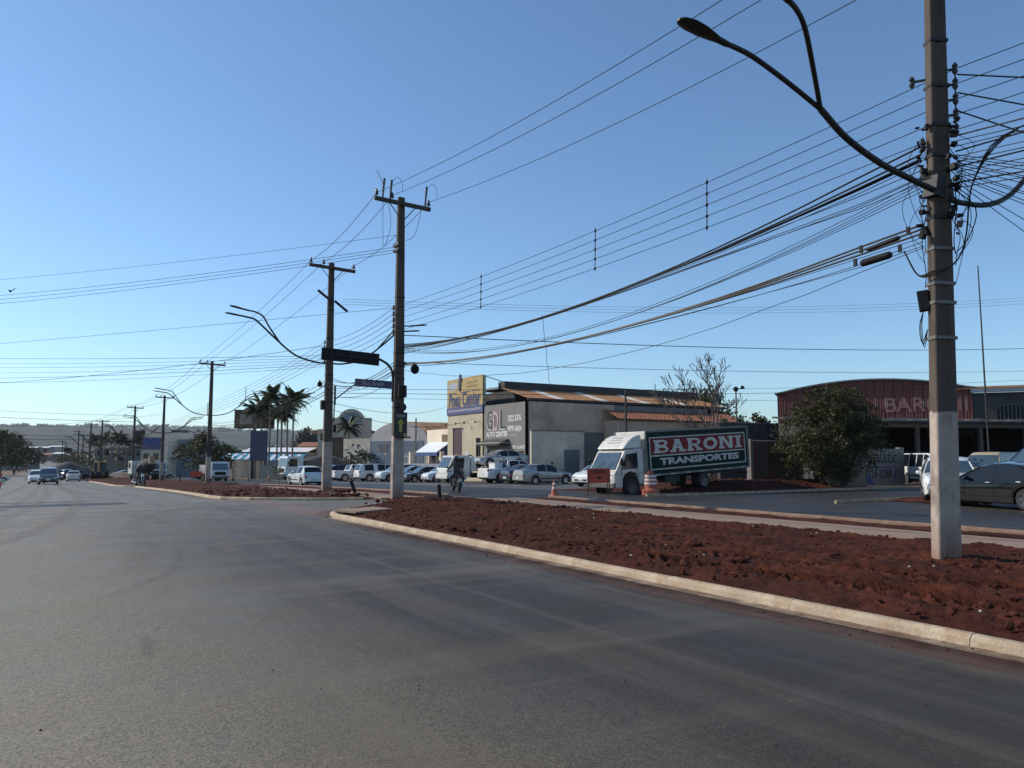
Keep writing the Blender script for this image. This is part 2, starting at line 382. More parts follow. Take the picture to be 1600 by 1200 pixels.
# ---- median nearest the camera (median 1)
M1L, M1P0, M1P1, M1R = 7.06, 14.45, 16.15, 17.62
NOSE = [(6.98, 20.6), (7.15, 21.4), (7.6, 22.2), (8.4, 23.1), (9.4, 24.2), (10.4, 25.3), (11.3, 26.15), (12.2, 26.5), (14.45, 26.6)]
def m1_end(x):
    for (a, ya), (b, yb) in zip(NOSE, NOSE[1:]):
        if x <= b: return ya+(yb-ya)*max(0, (x-a))/(b-a)
    return 26.6
def tracks(x, y):
    t = 0
    for x0, ph in ((8.2, 0), (9.55, 1.3)):
        xc = x0+.25*math.sin(y*.35+ph)
        if abs(x-xc) < .34: t -= .05*(1+math.sin((y+abs(x-xc)*1.2)*2*math.pi/.24))*(1-((x-xc)/.34)**4)+.02
    return t*min(1, max(0, (11.5-y)/3))
def mound1(x, y):
    return tracks(x, y)+.08*math.exp(-((x-11.6)**2+(y-6.6)**2)/.7)+.1*math.exp(-((x-10.9)**2+(y-24.6)**2)/1.2)+.12*math.exp(-((x-13)**2+(y-3.5)**2)/3)+.06*math.sin(min(1, max(0, (x-7)/7.4))*math.pi)
NYS = 0
mb = MB(); vs = []; fs = []
nx, ny = 170, 640
for i in range(ny+1):
    v = i/ny; v = v**.8
    for j in range(nx+1):
        x = M1L+.14+(M1P0-M1L-.14)*j/nx
        y1 = m1_end(x)-.16; y = -8+(y1+8)*v
        dx = min(x-M1L-.14, M1P0-x); dy = y1-y
        e = min(1, dx/.55, dy/.55)
        n = .5*noise.noise((x*.6, y*.6, 3))+.55*noise.noise((x*1.9, y*1.9, 8))+.5*abs(noise.noise((x*4.6, y*4.6, 12)))*(.4+1.2*max(0, noise.noise((x*.5, y*.4, 33))+.3))+.34*noise.noise((x*9, y*9, 5))+.34*noise.noise((x*19, y*19, 6))
        vs.append((x, y, zgb(y)+.06+.05*e+.088*n*(.3+.7*e)+mound1(x, y)*e))
w = nx+1
for i in range(ny):
    for j in range(nx): fs.append((i*w+j, i*w+j+1, (i+1)*w+j+1, (i+1)*w+j))
tag(mb.add(vs, fs).build('median_soil', 'soil', recalc=False, smooth=55), kind='structure')
for k in range(8000):
    x = random.uniform(M1L+.3, M1P0-.15); y = -6+random.random()**1.1*(m1_end(x)+5.7)
    r = .01+.05*random.random()**3
    if random.random() < .008: r = random.uniform(.05, .12)
    if noise.noise((x*.8, y*.8, 17)) < .05 and random.random() < .75: continue
    clod(CLODS, x, y, zgb(y)+.11+mound1(x, y)+.015*random.random(), r)
for k in range(34): clod(CLODS, 11.6+random.gauss(0, .5), 6.25+random.gauss(0, .4), .12+random.random()*.06, random.uniform(.03, .1))
for k in range(50): clod(CLODS, 10.9+random.gauss(0, .6), 24.7+random.gauss(0, .35), .12+random.random()*.06, random.uniform(.04, .1))
def strip_soil(name, x0, x1, y0, y1, res, seed, h=.1):
    return tag(soil_sheet(name, lambda y: x0, lambda y: x1, y0, y1, h, .055, res, seed), kind='structure')
strip_soil('median_soil_strip', M1P1, M1R-.1, -8, 25.8, .13, 21)
def path_sheet(name, x0, x1, y0, y1, dz=.08):
    """a cast concrete footpath, slab by slab"""
    root = sheet(name, x0, x1, y0, y1, 'path', dz-.012); tag(root, kind='structure')
    y = y0; me = None
    while y < y1-.5:
        L = min(2., y1-y)
        m = MB().box((0, 0, 0), (x1-x0-.01, L-.012, .05))
        o = m.build('slab', 'path', root, loc=((x0+x1)/2, y+L/2, (zgb(y)+zgb(y+L))/2+dz-.02), rot=(math.atan2(zgb(y+L)-zgb(y), L), 0, 0))
        y += L
    return root
path_sheet('footpath', M1P0, M1P1, -8, 26.4)
mb = MB(); mb.box((0, 0, 0), (1.3, .9, .05)); tag(mb.build('concrete_pad', 'path', loc=(7.95, 21.0, .17), rot=(.02, -.02, .3)), kind='structure')

# ---- kerbs: every stone an object of its own
_ks = {}
def kerb(name, pts, mat='kerb', L=1.9, h=.11, w=.11, dz=0.):
    root = bpy.data.objects.new(name, None); COL.objects.link(root); tag(root, kind='structure')
    P = [Vector((x, y)) for x, y in pts]; acc = 0
    samples = [P[0]]
    for a, b in zip(P, P[1:]):
        d = (b-a).length; n = max(1, round(d/L))
        for k in range(1, n+1): samples.append(a+(b-a)*k/n)
    for a, b in zip(samples, samples[1:]):
        d = (b-a).length; key = (round(d, 2), mat, h)
        if key not in _ks:
            hb = h+.12
            prof = [(-w/2-.025, -hb/2), (w/2, -hb/2), (w/2, hb/2), (-w/2+.035, hb/2), (-w/2, hb/2-.04)]
            o = MB().prism(prof, -d/2+.003, d/2-.003, 'y').build('kerb_stone', mat, root, bevel=0)
            _ks[key] = o.data
        else: o = child('kerb_stone', _ks[key], None, root)
        c = (a+b)/2; za, zb = zgb(a.y), zgb(b.y)
        o.location = (c.x, c.y, (za+zb)/2+ROAD+h-(h+.12)/2+dz+random.uniform(-.006, .006))
        o.rotation_euler = (math.atan2(zb-za, d), random.uniform(-.01, .01), math.atan2(-(b.x-a.x), b.y-a.y)+random.uniform(-.004, .004))
    return root
def arc(cx, cy, r, a0, a1, n=5): return [(cx+r*math.cos(R(a0+(a1-a0)*k/n)), cy+r*math.sin(R(a0+(a1-a0)*k/n))) for k in range(n+1)]
kerb('kerb_median_avenue_side', [(6.98, -7.5)]+NOSE)
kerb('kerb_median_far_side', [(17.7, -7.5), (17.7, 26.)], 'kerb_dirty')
g = MB(); 
gutter = sheet('gutter', 6.72, 6.92, -7.5, 20.4, 'kerb', ROAD+.01); tag(gutter, kind='structure')

# ---- second median, beyond the opening
def m2a(y): return 6.35+max(0, (32.6-y))*1.35
tag(soil_sheet('second_median_soil', m2a, lambda y: 11.5, 29.0, 63.4, .13, .1, .16, 31, mound=lambda x, y: .12*math.exp(-((x-11.1)**2+(y-33.5)**2)/1.2)+.1*math.exp(-((x-9)**2+(y-50)**2)/90)), kind='structure')
for k in range(700):
    y = 29.6+random.random()**1.3*33; x = random.uniform(m2a(y)+.2, 11.4); clod(CLODS, x, y, zgb(y)+.16+.04*random.random(), .02+.09*random.random()**3)
for k in range(25): clod(CLODS, 11.2+random.gauss(0, .5), 33.3+random.gauss(0, .3), zgb(33)+.22, random.uniform(.05, .13))
path_sheet('second_footpath', 11.5, 13.3, 28.6, 63.4)
strip_soil('second_median_strip', 13.3, 15.1, 29.2, 63.4, .22, 41)
kerb('second_kerb_avenue_side', [(10.9, 28.9), (9.0, 29.8), (7.2, 31.4), (6.4, 32.8), (6.2, 34.5), (6.2, 63.4)])
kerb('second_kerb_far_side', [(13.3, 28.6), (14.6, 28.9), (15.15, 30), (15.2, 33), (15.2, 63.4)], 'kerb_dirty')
# ---- third median
tag(soil_sheet('third_median_soil', lambda y: 5.6+max(0, 70.5-y)*1.2, lambda y: 15., 67.5, 170, .15, .14, .45, 51, mound=lambda x, y: .5*math.exp(-((x-11)**2)/9)*min(1, max(0, (y-100)/15))*max(0, noise.noise((x*.2, y*.2, 1)))), kind='structure')
path_sheet('crossing_path', 6.3, 15, 64.2, 66.2, .06)
kerb('third_kerb_avenue_side', [(7.5, 67.8), (6., 69.5), (5.5, 71), (5.5, 110)], 'kerb', 2.)
# ---- soil along the side street, under and behind the parked box truck
def bank(x, y): return .42*min(1, max(0, (x-25.6)/3.2))*min(1, max(0, (y-25.2)/1.6))*min(1, max(0, (33-y)/2))
tag(soil_sheet('roadside_soil', lambda y: 22.75, lambda y: 36, 24.75, 33.5, .06, .07, .2, 61, mound=bank), kind='structure')
for k in range(260):
    x = random.uniform(23, 36); y = random.uniform(24.9, 30); clod(CLODS, x, y, zgb(y)+.08+bank(x, y), .03+.1*random.random()**3)
kerb('side_street_kerb', [(21.9, 24.9), (24, 24.55), (40, 24.55)])
tag(soil_sheet('corner_island_soil', lambda y: 27.2, lambda y: 40, 15.4, 17.4, .14, .09, .2, 71), kind='structure')
kerb('corner_kerb', [(24.2, 17.5), (28, 17.5)])
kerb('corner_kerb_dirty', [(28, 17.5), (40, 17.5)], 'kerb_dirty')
tag(soil_sheet('verge_soil', lambda y: -16, lambda y: -5.7+.35*noise.noise((0, y*.4, 3))-max(0, 52-y)*.15, 46, 175, .03, .08, .5, 81, mat='ground'), kind='structure')
tag(CLODS.build('soil_clods', 'clod', recalc=False), 'loose clods of dark red soil on the medians', 'soil clods', kind='stuff')
PEB = MB()
for k in range(45):
    x = random.uniform(7.4, 14.2); y = random.uniform(2.5, 20); clod(PEB, x, y, zgb(y)+.15+mound1(x, y), random.uniform(.008, .026))
for k in range(25):
    y = random.uniform(30, 55); x = random.uniform(7, 11.2); clod(PEB, x, y, zgb(y)+.24, random.uniform(.02, .05))
tag(PEB.build('stone_chips', 'pebble', recalc=False), 'pale stone chips and litter in the red soil', 'stones', kind='stuff')
# gravel heaps
def heap(name, label, x, y, rx, ry, h, mat='gravel', seed=0):
    n, m = 26, 9; vs = [(x, y, zgb(y)+h)]; fs = []
    for j in range(1, m+1):
        for k in range(n):
            t = k*2*math.pi/n; q = j/m
            hh = h*max(0, (1-q**1.2))+(.1*h*noise.noise((math.cos(t)*3*q, math.sin(t)*3*q, seed)) if j < m else -.05)
            rr = q*(1+.18*noise.noise((math.cos(t)*1.5, math.sin(t)*1.5, seed+3)))
            Y = y+math.sin(t)*ry*rr; vs.append((x+math.cos(t)*rx*rr, Y, zgb(Y)+hh+.02))
    for k in range(n): fs.append((0, 1+k, 1+(k+1) % n))
    for j in range(m-1):
        for k in range(n):
            a, b = 1+j*n+k, 1+j*n+(k+1) % n; fs.append((a, a+n, b+n, b))
    o = MB().add(vs, fs).build(name, mat, recalc=True, smooth=60)
    return tag(o, label, 'heap')
heap('gravel_heap', 'small dark gravel heap on the dirt strip before the box truck', 17.2, 22.3, .75, .5, .22)
heap('gravel_heap', 'tall dark gravel heap beyond the oncoming car', 4.2, 150, 6.4, 4, 3.0, seed=4)
heap('soil_heap', 'dark soil heap on the left verge under the trees', -9.5, 160, 4.2, 4, 1.9, 'gravel', seed=8)
heap('soil_heap', 'low brown soil mound before the distant excavator', 11.5, 135, 6, 3, 1.2, 'brown_plaster', seed=9)
heap('soil_heap', 'small dark soil pile on the left shoulder', -4.4, 100, 1.6, 1.2, .35, 'gravel', seed=12)

# ---- tyre tracks that curve through the crossing: thin films of dust or rubber, worn through in places
def film(name, rgb, amt):
    m = bpy.data.materials.new(name); m.use_nodes = True; nt = m.node_tree; n, l = nt.nodes, nt.links; p = n['Principled BSDF']
    p.inputs['Base Color'].default_value = (*rgb, 1); p.inputs['Roughness'].default_value = .7
    tc = n.new('ShaderNodeTexCoord'); t = n.new('ShaderNodeTexNoise'); t.inputs['Scale'].default_value = 2.2; t.inputs['Detail'].default_value = 8; t.inputs['Roughness'].default_value = .75; l.new(tc.outputs['Object'], t.inputs['Vector'])
    r = n.new('ShaderNodeMapRange'); r.inputs[1].default_value = .42; r.inputs[2].default_value = .75; r.inputs[1].default_value = .3; r.inputs[4].default_value = amt; l.new(t.outputs['Fac'], r.inputs[0]); fa = n.new('ShaderNodeAttribute'); fa.attribute_name = 'film'; ml = n.new('ShaderNodeMath'); ml.operation = 'MULTIPLY'; l.new(r.outputs[0], ml.inputs[0]); l.new(fa.outputs['Fac'], ml.inputs[1]); l.new(ml.outputs[0], p.inputs['Alpha']); MATS[name] = m
film('dust_film', (.24, .21, .17), .6); film('rubber_film', (.02, .02, .02), .22); film('soil_film', (.13, .058, .033), .95)
FADE = {}
def track_line(mb, pts, w):
    """a strip five points wide; how thick the film lies is kept per point and fades out at rims and ends"""
    c = bez(pts, 16); vs = []; fs = []; fd = FADE.setdefault(id(mb), []); N = len(c)
    for i, p in enumerate(c):
        t = (c[min(i+1, N-1)]-c[max(i-1, 0)]); t.z = 0; t.normalize(); s_ = Vector((t.y, -t.x, 0))*w*(1+.25*noise.noise((p.x, p.y, 2)))
        for k, q in enumerate((-1, -.5, 0, .5, 1)):
            v = p+s_*q; vs.append((v.x, v.y, zgb(v.y)+ROAD+.0125)); fd.append((0, .75, 1, .75, 0)[k]*min(1, i/8, (N-1-i)/8))
    for i in range(N-1):
        for k in range(4): fs.append((5*i+k, 5*i+k+1, 5*i+k+6, 5*i+k+5))
    mb.add(vs, fs)
def finish_tracks(mb, name, mat):
    o = mb.build(name, mat, recalc=False); at_ = o.data.attributes.new('film', 'FLOAT', 'POINT'); at_.data.foreach_set('value', FADE[id(mb)]); tag(o, kind='structure')

tm = MB()
track_line(tm, [(6.72, -6, 0), (6.76, 5, 0), (6.72, 12, 0), (6.76, 20.3, 0)], .32); track_line(tm, [(6.6, 0, 0), (6.5, 7, 0), (6.65, 13, 0), (6.5, 19, 0)], .3); track_line(tm, [(6.9, 20.5, 0), (7.3, 22.4, 0), (8.6, 24, 0), (11, 26.6, 0)], .4); track_line(tm, [(6.0, 33, 0), (6.0, 45, 0), (6.0, 63, 0)], .35)
finish_tracks(tm, 'gutter_soil', 'soil_film')
GR = MB()
for k in range(900):
    if k % 8: x, y = 6.9-abs(random.gauss(0, .22)), random.uniform(2.5, 21)
    else: x, y = random.uniform(-3, 6.8), 3+random.random()**1.6*17
    clod(GR, x, y, zgb(y)+ROAD+.004, random.uniform(.003, .009) if (k % 25 or not k % 8) else random.uniform(.012, .025))
tag(GR.build('road_grit', 'clod', recalc=False), 'grit and crumbs of soil scattered on the asphalt along the kerb', 'grit', kind='stuff')
tm = MB(); rng = random.Random(4)
for off in (0, 1.55, 2.4, 3.9):
    track_line(tm, [(-6+off, 13, 0), (-4.2+off, 19, 0), (-2.6+off*.9, 27, 0), (-1.6+off*.8, 40, 0), (-1.2+off*.7, 62, 0), (-1+off*.7, 95, 0)], .26)
for off in (0, 1.5):
    track_line(tm, [(1.2+off, 12, 0), (1.8+off, 17, 0), (2.3+off, 22.5, 0), (4.4+off, 27.2+off*.4, 0), (9, 27.6+off*.7, 0)], .26)
    track_line(tm, [(-7.4, 25+off, 0), (-2, 26.2+off, 0), (3, 26.6+off, 0), (8, 27.2+off*.8, 0)], .28)
for off in (0, 1.6): track_line(tm, [(2.5+off, 34, 0), (1.9+off, 50, 0), (1.6+off, 75, 0), (1.5+off, 110, 0)], .35)
finish_tracks(tm, 'road_dust_tracks', 'dust_film')
tm = MB()
for off in (0, 1.45):
    track_line(tm, [(-3.2+off, 6, 0), (-3.0+off, 13, 0), (-3.4+off, 20, 0), (-5+off, 26, 0)], .2)
    track_line(tm, [(9, 28.1-off*.6, 0), (4, 26.9-off*.5, 0), (0, 24.0-off*.8, 0), (-1.9+off*.2, 18, 0)], .18)
track_line(tm, [(-2, 20.5, 0), (1.5, 19.6, 0), (4.5, 20.4, 0)], .12); track_line(tm, [(.6, 10, 0), (1.8, 12.5, 0), (2.3, 16, 0)], .1)
finish_tracks(tm, 'road_tyre_marks', 'rubber_film')
# ------------------------------------------------------------------ utility poles
def pole_material(name='pole_concrete', top=2.5):
    m = bpy.data.materials.new(name); m.use_nodes = True; nt = m.node_tree; n, l = nt.nodes, nt.links; p = n['Principled BSDF']
    tc = n.new('ShaderNodeTexCoord'); sx = n.new('ShaderNodeSeparateXYZ'); l.new(tc.outputs['Object'], sx.inputs[0])
    def nz(s, d=6, sc=None):
        v = tc.outputs['Object']
        if sc: mp = n.new('ShaderNodeMapping'); mp.inputs['Scale'].default_value = sc; l.new(v, mp.inputs[0]); v = mp.outputs[0]
        t = n.new('ShaderNodeTexNoise'); t.inputs['Scale'].default_value = s; t.inputs['Detail'].default_value = d; t.inputs['Roughness'].default_value = .65; l.new(v, t.inputs['Vector']); return t.outputs['Fac']
    def ramp(x, a, b, ca, cb):
        r = n.new('ShaderNodeValToRGB'); r.color_ramp.elements[0].position = a; r.color_ramp.elements[1].position = b
        r.color_ramp.elements[0].color = (*ca, 1); r.color_ramp.elements[1].color = (*cb, 1); l.new(x, r.inputs[0]); return r.outputs[0]
    def mix(f, a, b):
        x = n.new('ShaderNodeMixRGB'); l.new(f, x.inputs[0])
        for i, c in ((1, a), (2, b)):
            if isinstance(c, tuple): x.inputs[i].default_value = (*c, 1)
            else: l.new(c, x.inputs[i])
        return x.outputs[0]
    conc = ramp(nz(3, 6, (1, 1, .25)), .3, .7, (.055, .041, .033), (.11, .084, .064))
    paint = ramp(nz(2.5), .3, .75, (.3, .235, .195), (.5, .41, .345))
    paint = mix(ramp(nz(1.7, 8, (1, 1, .45)), .49, .56, (0, 0, 0), (.8, .8, .8)), paint, (.2, .15, .13))     # flaked patches
    def edge(z, wob, soft):
        a = n.new('ShaderNodeMath'); a.operation = 'MULTIPLY_ADD'; l.new(nz(4), a.inputs[0]); a.inputs[1].default_value = wob; l.new(sx.outputs[2], a.inputs[2])
        r = n.new('ShaderNodeMapRange'); l.new(a.outputs[0], r.inputs[0]); r.inputs[1].default_value = z; r.inputs[2].default_value = z+soft; return r.outputs[0]
    col = mix(edge(top, .22, .03), paint, conc)
    col = mix(edge(.5, 1.1, .9), (.2, .09, .055), col)
    l.new(col, p.inputs['Base Color']); p.inputs['Roughness'].default_value = .9
    b = n.new('ShaderNodeBump'); b.inputs['Strength'].default_value = .4; b.inputs['Distance'].default_value = .02; l.new(nz(25, 4), b.inputs['Height']); l.new(b.outputs[0], p.inputs['Normal'])
    MATS[name] = m
pole_material(); pole_material('near_pole_concrete', 2.82)
M('porcelain', (.03, .028, .03), .35, var=.2)
M('arm_timber', (.06, .045, .035), .8, var=.3, scale=8)
M('lamp_metal', (.025, .027, .026), .55, .1, var=.15, spec=.3)
M('lamp_glass', (.25, .26, .27), .2, 0, var=.1)
INS = MB().lathe([(.012, -.1), (.012, 0), (.075, .0), (.07, .05), (.04, .07), (.06, .09), (.05, .14), (.025, .17), (.03, .2), (.001, .21)], 8).build('insulator', 'porcelain')
INS_ME = INS.data; bpy.data.objects.remove(INS)
SPOOL = MB().lathe([(.012, -.1), (.04, -.06), (.045, -.04), (.025, -.01), (.025, .01), (.045, .04), (.04, .06), (.012, .1)], 8).build('x', 'porcelain'); SPOOL_ME = SPOOL.data; bpy.data.objects.remove(SPOOL)
def lamp_head(parent, p, d, tilt=.12, s=1.):
    """cobra-head luminaire whose neck is at p and points along horizontal d"""
    mb = MB(); st = [(-.05, .045, .04, 0), (.12, .05, .045, 0), (.22, .08, .04, 0), (.4, .115, .045, .005), (.6, .12, .045, .008), (.74, .085, .035, .006), (.8, .03, .02, 0)]
    n = 10; vs = []; fs = []
    for x, hw, hh, zo in st:
        for k in range(n):
            a = k*2*math.pi/n; zz = math.sin(a)*hh; zz = zz if zz > 0 else zz*.75
            vs.append((x*s, math.cos(a)*hw*s, (zz+zo+x*tilt)*s))
    for i in range(len(st)-1):
        for k in range(n): fs.append((i*n+k, i*n+(k+1) % n, (i+1)*n+(k+1) % n, (i+1)*n+k))
    fs += [tuple(range(n))[::-1], tuple((len(st)-1)*n+k for k in range(n))]
    o = mb.add(vs, fs).build('lamp_head', 'lamp_metal', parent, smooth=50, loc=p, rot=(0, 0, math.atan2(d[1], d[0])))
    return o
def lamp_arm(pole, sgn, far=False):
    P = [(sgn*.14, 0, 5.95), (sgn*.7, 0, 5.98), (sgn*1.6, 0, 6.25), (sgn*2.5, 0, 6.95), (sgn*3.0, .03, 7.4), (sgn*3.35, .06, 7.68), (sgn*3.75, .1, 7.76)]
    mb = MB(); c = bez(P, 5); mb.tube(c, .042 if not far else .055, 6)
    Q = [(sgn*2.2, 0, 6.68), (sgn*2.75, -.15, 7.35), (sgn*3.05, -.3, 7.75), (sgn*3.4, -.42, 7.9), (sgn*3.75, -.5, 7.93)]
    mb.tube(bez(Q, 5), .036 if not far else .05, 6)
    arm = mb.build('lamp_arm', 'lamp_metal', pole, smooth=60)
    lamp_head(arm, P[-1], (sgn, .1)); lamp_head(arm, Q[-1], (sgn, -.2))
    return arm
def shaft(parent, H=10.6, W=.43, w=.24, Wt=.24, wt=.15, rot=0, round_=False, groove=True):
    mb = MB(); rings = []; zs = [-.4, 0, .8, 1.8, 3, 5, 7, 9, H-.05, H]
    for z in zs:
        t = max(0, z)/H; a, b = (W+(Wt-W)*t)/2, (w+(wt-w)*t)/2
        if z == H: a, b = a*.9, b*.9
        c = min(a, b)*.16; g = .18*b if groove else 0; gw = a*.3
        # a double-T section: rectangle with chamfered corners and a shallow recess on both wide faces
        pts = [(-a+c, -b), (-gw-.02, -b), (-gw, -b+g), (gw, -b+g), (gw+.02, -b), (a-c, -b), (a, -b+c), (a, b-c), (a-c, b), (gw+.02, b), (gw, b-g), (-gw, b-g), (-gw-.02, b), (-a+c, b), (-a, b-c), (-a, -b+c)]
        rings.append([(x, y, z) for x, y in pts])
    n = 16; vs = [v for r in rings for v in r]; fs = []
    for i in range(len(zs)-1):
        for k in range(n): fs.append((i*n+k, i*n+(k+1) % n, (i+1)*n+(k+1) % n, (i+1)*n+k))
    fs.append(tuple((len(zs)-1)*n+k for k in range(n)))
    return mb.add(vs, fs).build('shaft', 'pole_concrete', parent, rot=(0, 0, rot), recalc=True)
def band(parent, z, a, b, mat='galv', rot=0):
    o = MB().box((0, 0, 0), (a, b, .05)).build('band', mat, parent, loc=(0, 0, z), rot=(0, 0, rot)); return o
XS = (-1.0, -.42, 1.0)
def crossarm(parent, z, L=2.15, roll=0.):
    o = MB().box((0, -.17, 0), (L, .11, .14)).build('crossarm', 'arm_timber', parent, loc=(0, 0, z), rot=(0, roll, 0), bevel=.01)
    for s in (-1, 1): MB().tube([(s*.08, -.15, z-.55), (s*.5, -.17, z-.06)], .018, 5).build('brace', 'steel_dark', parent)
    for x in XS: child('insulator', INS_ME, None, parent, (x, -.17, z+.14+roll*-x))
    return o
def rack(parent, side, z0, n, step, y=-.05, off=.2, vec=None):
    """vertical rack of spool insulators standing off the shaft along vec"""
    v = Vector((vec[0], vec[1], 0)) if vec else Vector((side, 0, 0)); d = Vector((0, 0, 0)) if vec else Vector((0, y, 0)); p = v*(off+.05)+d
    MB().tube([p+Vector((0, 0, z0+.1)), p+Vector((0, 0, z0-step*(n-1)-.1))], .012, 5).build('rack_rod', 'steel_dark', parent)
    for i in range(n):
        MB().box(v*(off/2+.05)+d+Vector((0, 0, z0-i*step)), (off, .03, .02), math.atan2(v.y, v.x)).build('rack_bracket', 'steel_dark', parent)
        child('spool', SPOOL_ME, None, parent, p+Vector((0, 0, z0-i*step)))
POLES = {}
def pole(key, label, x, y, arms=True, rot=0, W=.43, w=.24, H=10.6, far=False, lean=(0, 0), xarm=True, rk=-1, group='utility poles along the median'):
    P = thing('utility_pole', label, 'utility pole', (x, y, zgb(y)), 0, group, rot=(lean[0], lean[1], 0)); POLES[key] = (P, Vector((x, y, zgb(y))), H, Matrix.Rotation(lean[1], 3, 'Y') @ Matrix.Rotation(lean[0], 3, 'X'))
    shaft(P, H, W, w, rot=rot, groove=not far)
    if xarm: crossarm(P, H-.28, roll=.03)
    if rk and not far:
        rack(P, rk, 6.9, 5, .215)
        for z in (8.9, 7.0, 5.5, 5.0, 4.6): band(P, z, .36-.016*z+.03, .2-.006*z+.06, 'steel_dark', rot)
    elif rk:
        rack(P, rk, 6.9, 3, .4)
    if arms:
        for s in (-1, 1): lamp_arm(P, s, far)
    return P
p1 = pole('p1', 'tall concrete pole nearest the camera, white-painted foot in a heap of soil', 11.2, 6.32, arms=False, rot=R(-28), W=.345, w=.21, H=10.6, rk=0, lean=(R(.85), R(1.75)))
p1.children[0].data.materials[0] = MATS['near_pole_concrete']
p2 = pole('p2', 'concrete pole with arrow board and overhead sign at the near median tip', 10.62, 24.95, arms=False, W=.43, w=.24, H=10.95)
p3 = pole('p3', 'concrete pole with double lamp arm holding the blue street name sign', 11.0, 33.8, W=.43, w=.24)
p4 = pole('p4', 'concrete pole with four lamp heads midway along the second median', 12.3, 69.5, W=.42, w=.24)
p5 = pole('p5', 'slim pole with cross-arm, left of the four-lamp pole', 12.9, 103.5, arms=True, far=True)
p6 = pole('p6', 'distant pole with lamp arm and transformer', 11.4, 122, arms=True, far=True)
for i, (x, y, lab) in enumerate(((9.5, 158, 'farther distant pole, right of a pair behind the excavator'), (8.2, 168, 'farther distant pole, left of a pair behind the excavator'), (7.6, 205, 'thin far pole left of the distant pair'), (9.5, 228, 'thin far pole just left of the distant palms'), (6.5, 300, 'faint far pole beside the dark overhead sign'), (8, 330, 'faint farthest pole in the avenue'))):
    pole('f%d' % i, lab, x, y, arms=(i < 2), far=True, rk=-1 if i < 2 else 0)
tr = MB().lathe([(.05, -.05), (.3, 0), (.32, .1), (.32, .8), (.25, .86), (.05, .9)], 12).build('transformer', 'steel_dark', p6, loc=(.45, -.1, 6.2), smooth=40)
# near pole: left double arm reaching over the avenue, right arm mirrored
p1.scale = (1, 1, .96)
Q0 = Vector((11.2, 6.32, 0))
def rel(p): return (p[0]*.942-Q0.x, p[1]*.945-Q0.y, p[2])
A = [rel(p) for p in ((11.72, 6.66, 5.86), (11.1, 6.66, 5.9), (10.3, 6.66, 5.97), (9.5, 6.66, 6.15), (8.92, 6.66, 6.42))]
B1 = A[-1:]+[rel(p) for p in ((8.2, 6.65, 6.6), (7.55, 6.63, 6.72), (7.2, 6.62, 6.74), (6.95, 6.6, 6.72))]
B2 = A[-1:]+[rel(p) for p in ((8.35, 6.35, 6.72), (7.8, 6.05, 6.93), (7.45, 5.9, 6.98), (7.15, 5.8, 6.96))]
mb = MB(); mb.tube(bez(A, 6), .045, 8); mb.tube(bez(B1, 6), .033, 8); mb.tube(bez(B2, 6), .033, 8)
arm = mb.build('lamp_arm', 'lamp_metal', p1, smooth=60)
lamp_head(arm, B1[-1], (-1, -.02), .04, .95); lamp_head(arm, B2[-1], (-1, -.25), .02, .95)
A = [rel(p) for p in ((12.0, 6.72, 5.86), (12.5, 6.7, 5.84), (13.3, 6.66, 5.95), (14.1, 6.66, 6.3), (15, 6.66, 7.0), (15.7, 6.66, 7.5), (16.3, 6.66, 7.6))]
arm = MB().tube(bez(A, 6), .045, 8).build('lamp_arm', 'lamp_metal', p1, smooth=60); lamp_head(arm, A[-1], (1, 0), .04)
MB().prism([(-.26, 5.76), (.26, 5.76), (.19, 6.1), (-.19, 6.1)], -.1, .1).build('arm_clamp', 'steel_dark', p1)
for z in (8.35, 7.6, 6.95, 6.45, 5.45, 4.95, 4.4, 4.1, 3.55): band(p1, z, .385-.0125*z, .25-.006*z, 'steel_dark' if z > 5 else 'galv', R(-28))
child('spool', SPOOL_ME, None, p1, (-.16, .29, 7.75))
MB().box((-.12, .2, 7.75), (.2, .03, .03), R(119)).build('rack_bracket', 'steel_dark', p1)
rack(p1, 1, 7.85, 5, .25, off=.2, vec=(.49, -.87))
# jumble of brackets, loops and clamps where the cables meet the near pole
mb = MB(); rng = random.Random(3)
for k in range(46):
    z = rng.uniform(5.1, 7.0); a = rng.choice((-1, 1))*rng.uniform(.12, .27); y = rng.uniform(-.05, .2)
    mb.box((a*.49-y*.87, -a*.87-y*.49, z), (rng.uniform(.03, .12), rng.uniform(.03, .08), rng.uniform(.02, .1)), rng.uniform(0, 3), rx=rng.uniform(-.5, .5))
tag(mb.build('clamp_cluster', 'black_plastic', p1), kind='stuff')
mb = MB()
for k in range(22):
    z = rng.uniform(5.4, 6.9); sx = rng.choice((-1, 1)); x0 = sx*rng.uniform(.12, .2)
    d = rng.uniform(.3, 1.3); xx = sx*rng.uniform(.2, .5)
    V_ = lambda a, y, z_: (a*.49-y*.87, -a*.87-y*.49, z_)
    mb.tube(bez([V_(x0, .05, z), V_(xx, .1, z-.1-d*.3), V_(xx*.8, .1, z-d*.8), V_(sx*.2, .08, z-d)], 4), rng.uniform(.004, .008), 4)
mb.build('cable_loop', 'wire', p1)
mb = MB()
for k in range(3):
    mb.tube(bez([(.9+.2*k, -2.2-.4*k, 6.95-.08*k), (.55, -.9, 6.75), (.36, -.35, 6.1), (.18, -.3, 5.2), (.06, -.28, 4.85), (-.12, -.22, 4.62), (-.24, -.02, 4.5+.03*k), (-.25, .2, 4.55), (-.23, .42, 4.98)], 5), .012, 5)
mb.build('service_cable', 'wire', p1)
def box_on(parent, name, c, d, mat='black_plastic', rz=0, ry=0): return MB().box((0, 0, 0), d).build(name, mat, parent, loc=c, rot=(0, ry, rz), bevel=.015)
box_on(p1, 'terminal_box', (-.12, .19, 4.15), (.16, .14, .32), rz=R(119), ry=.12)
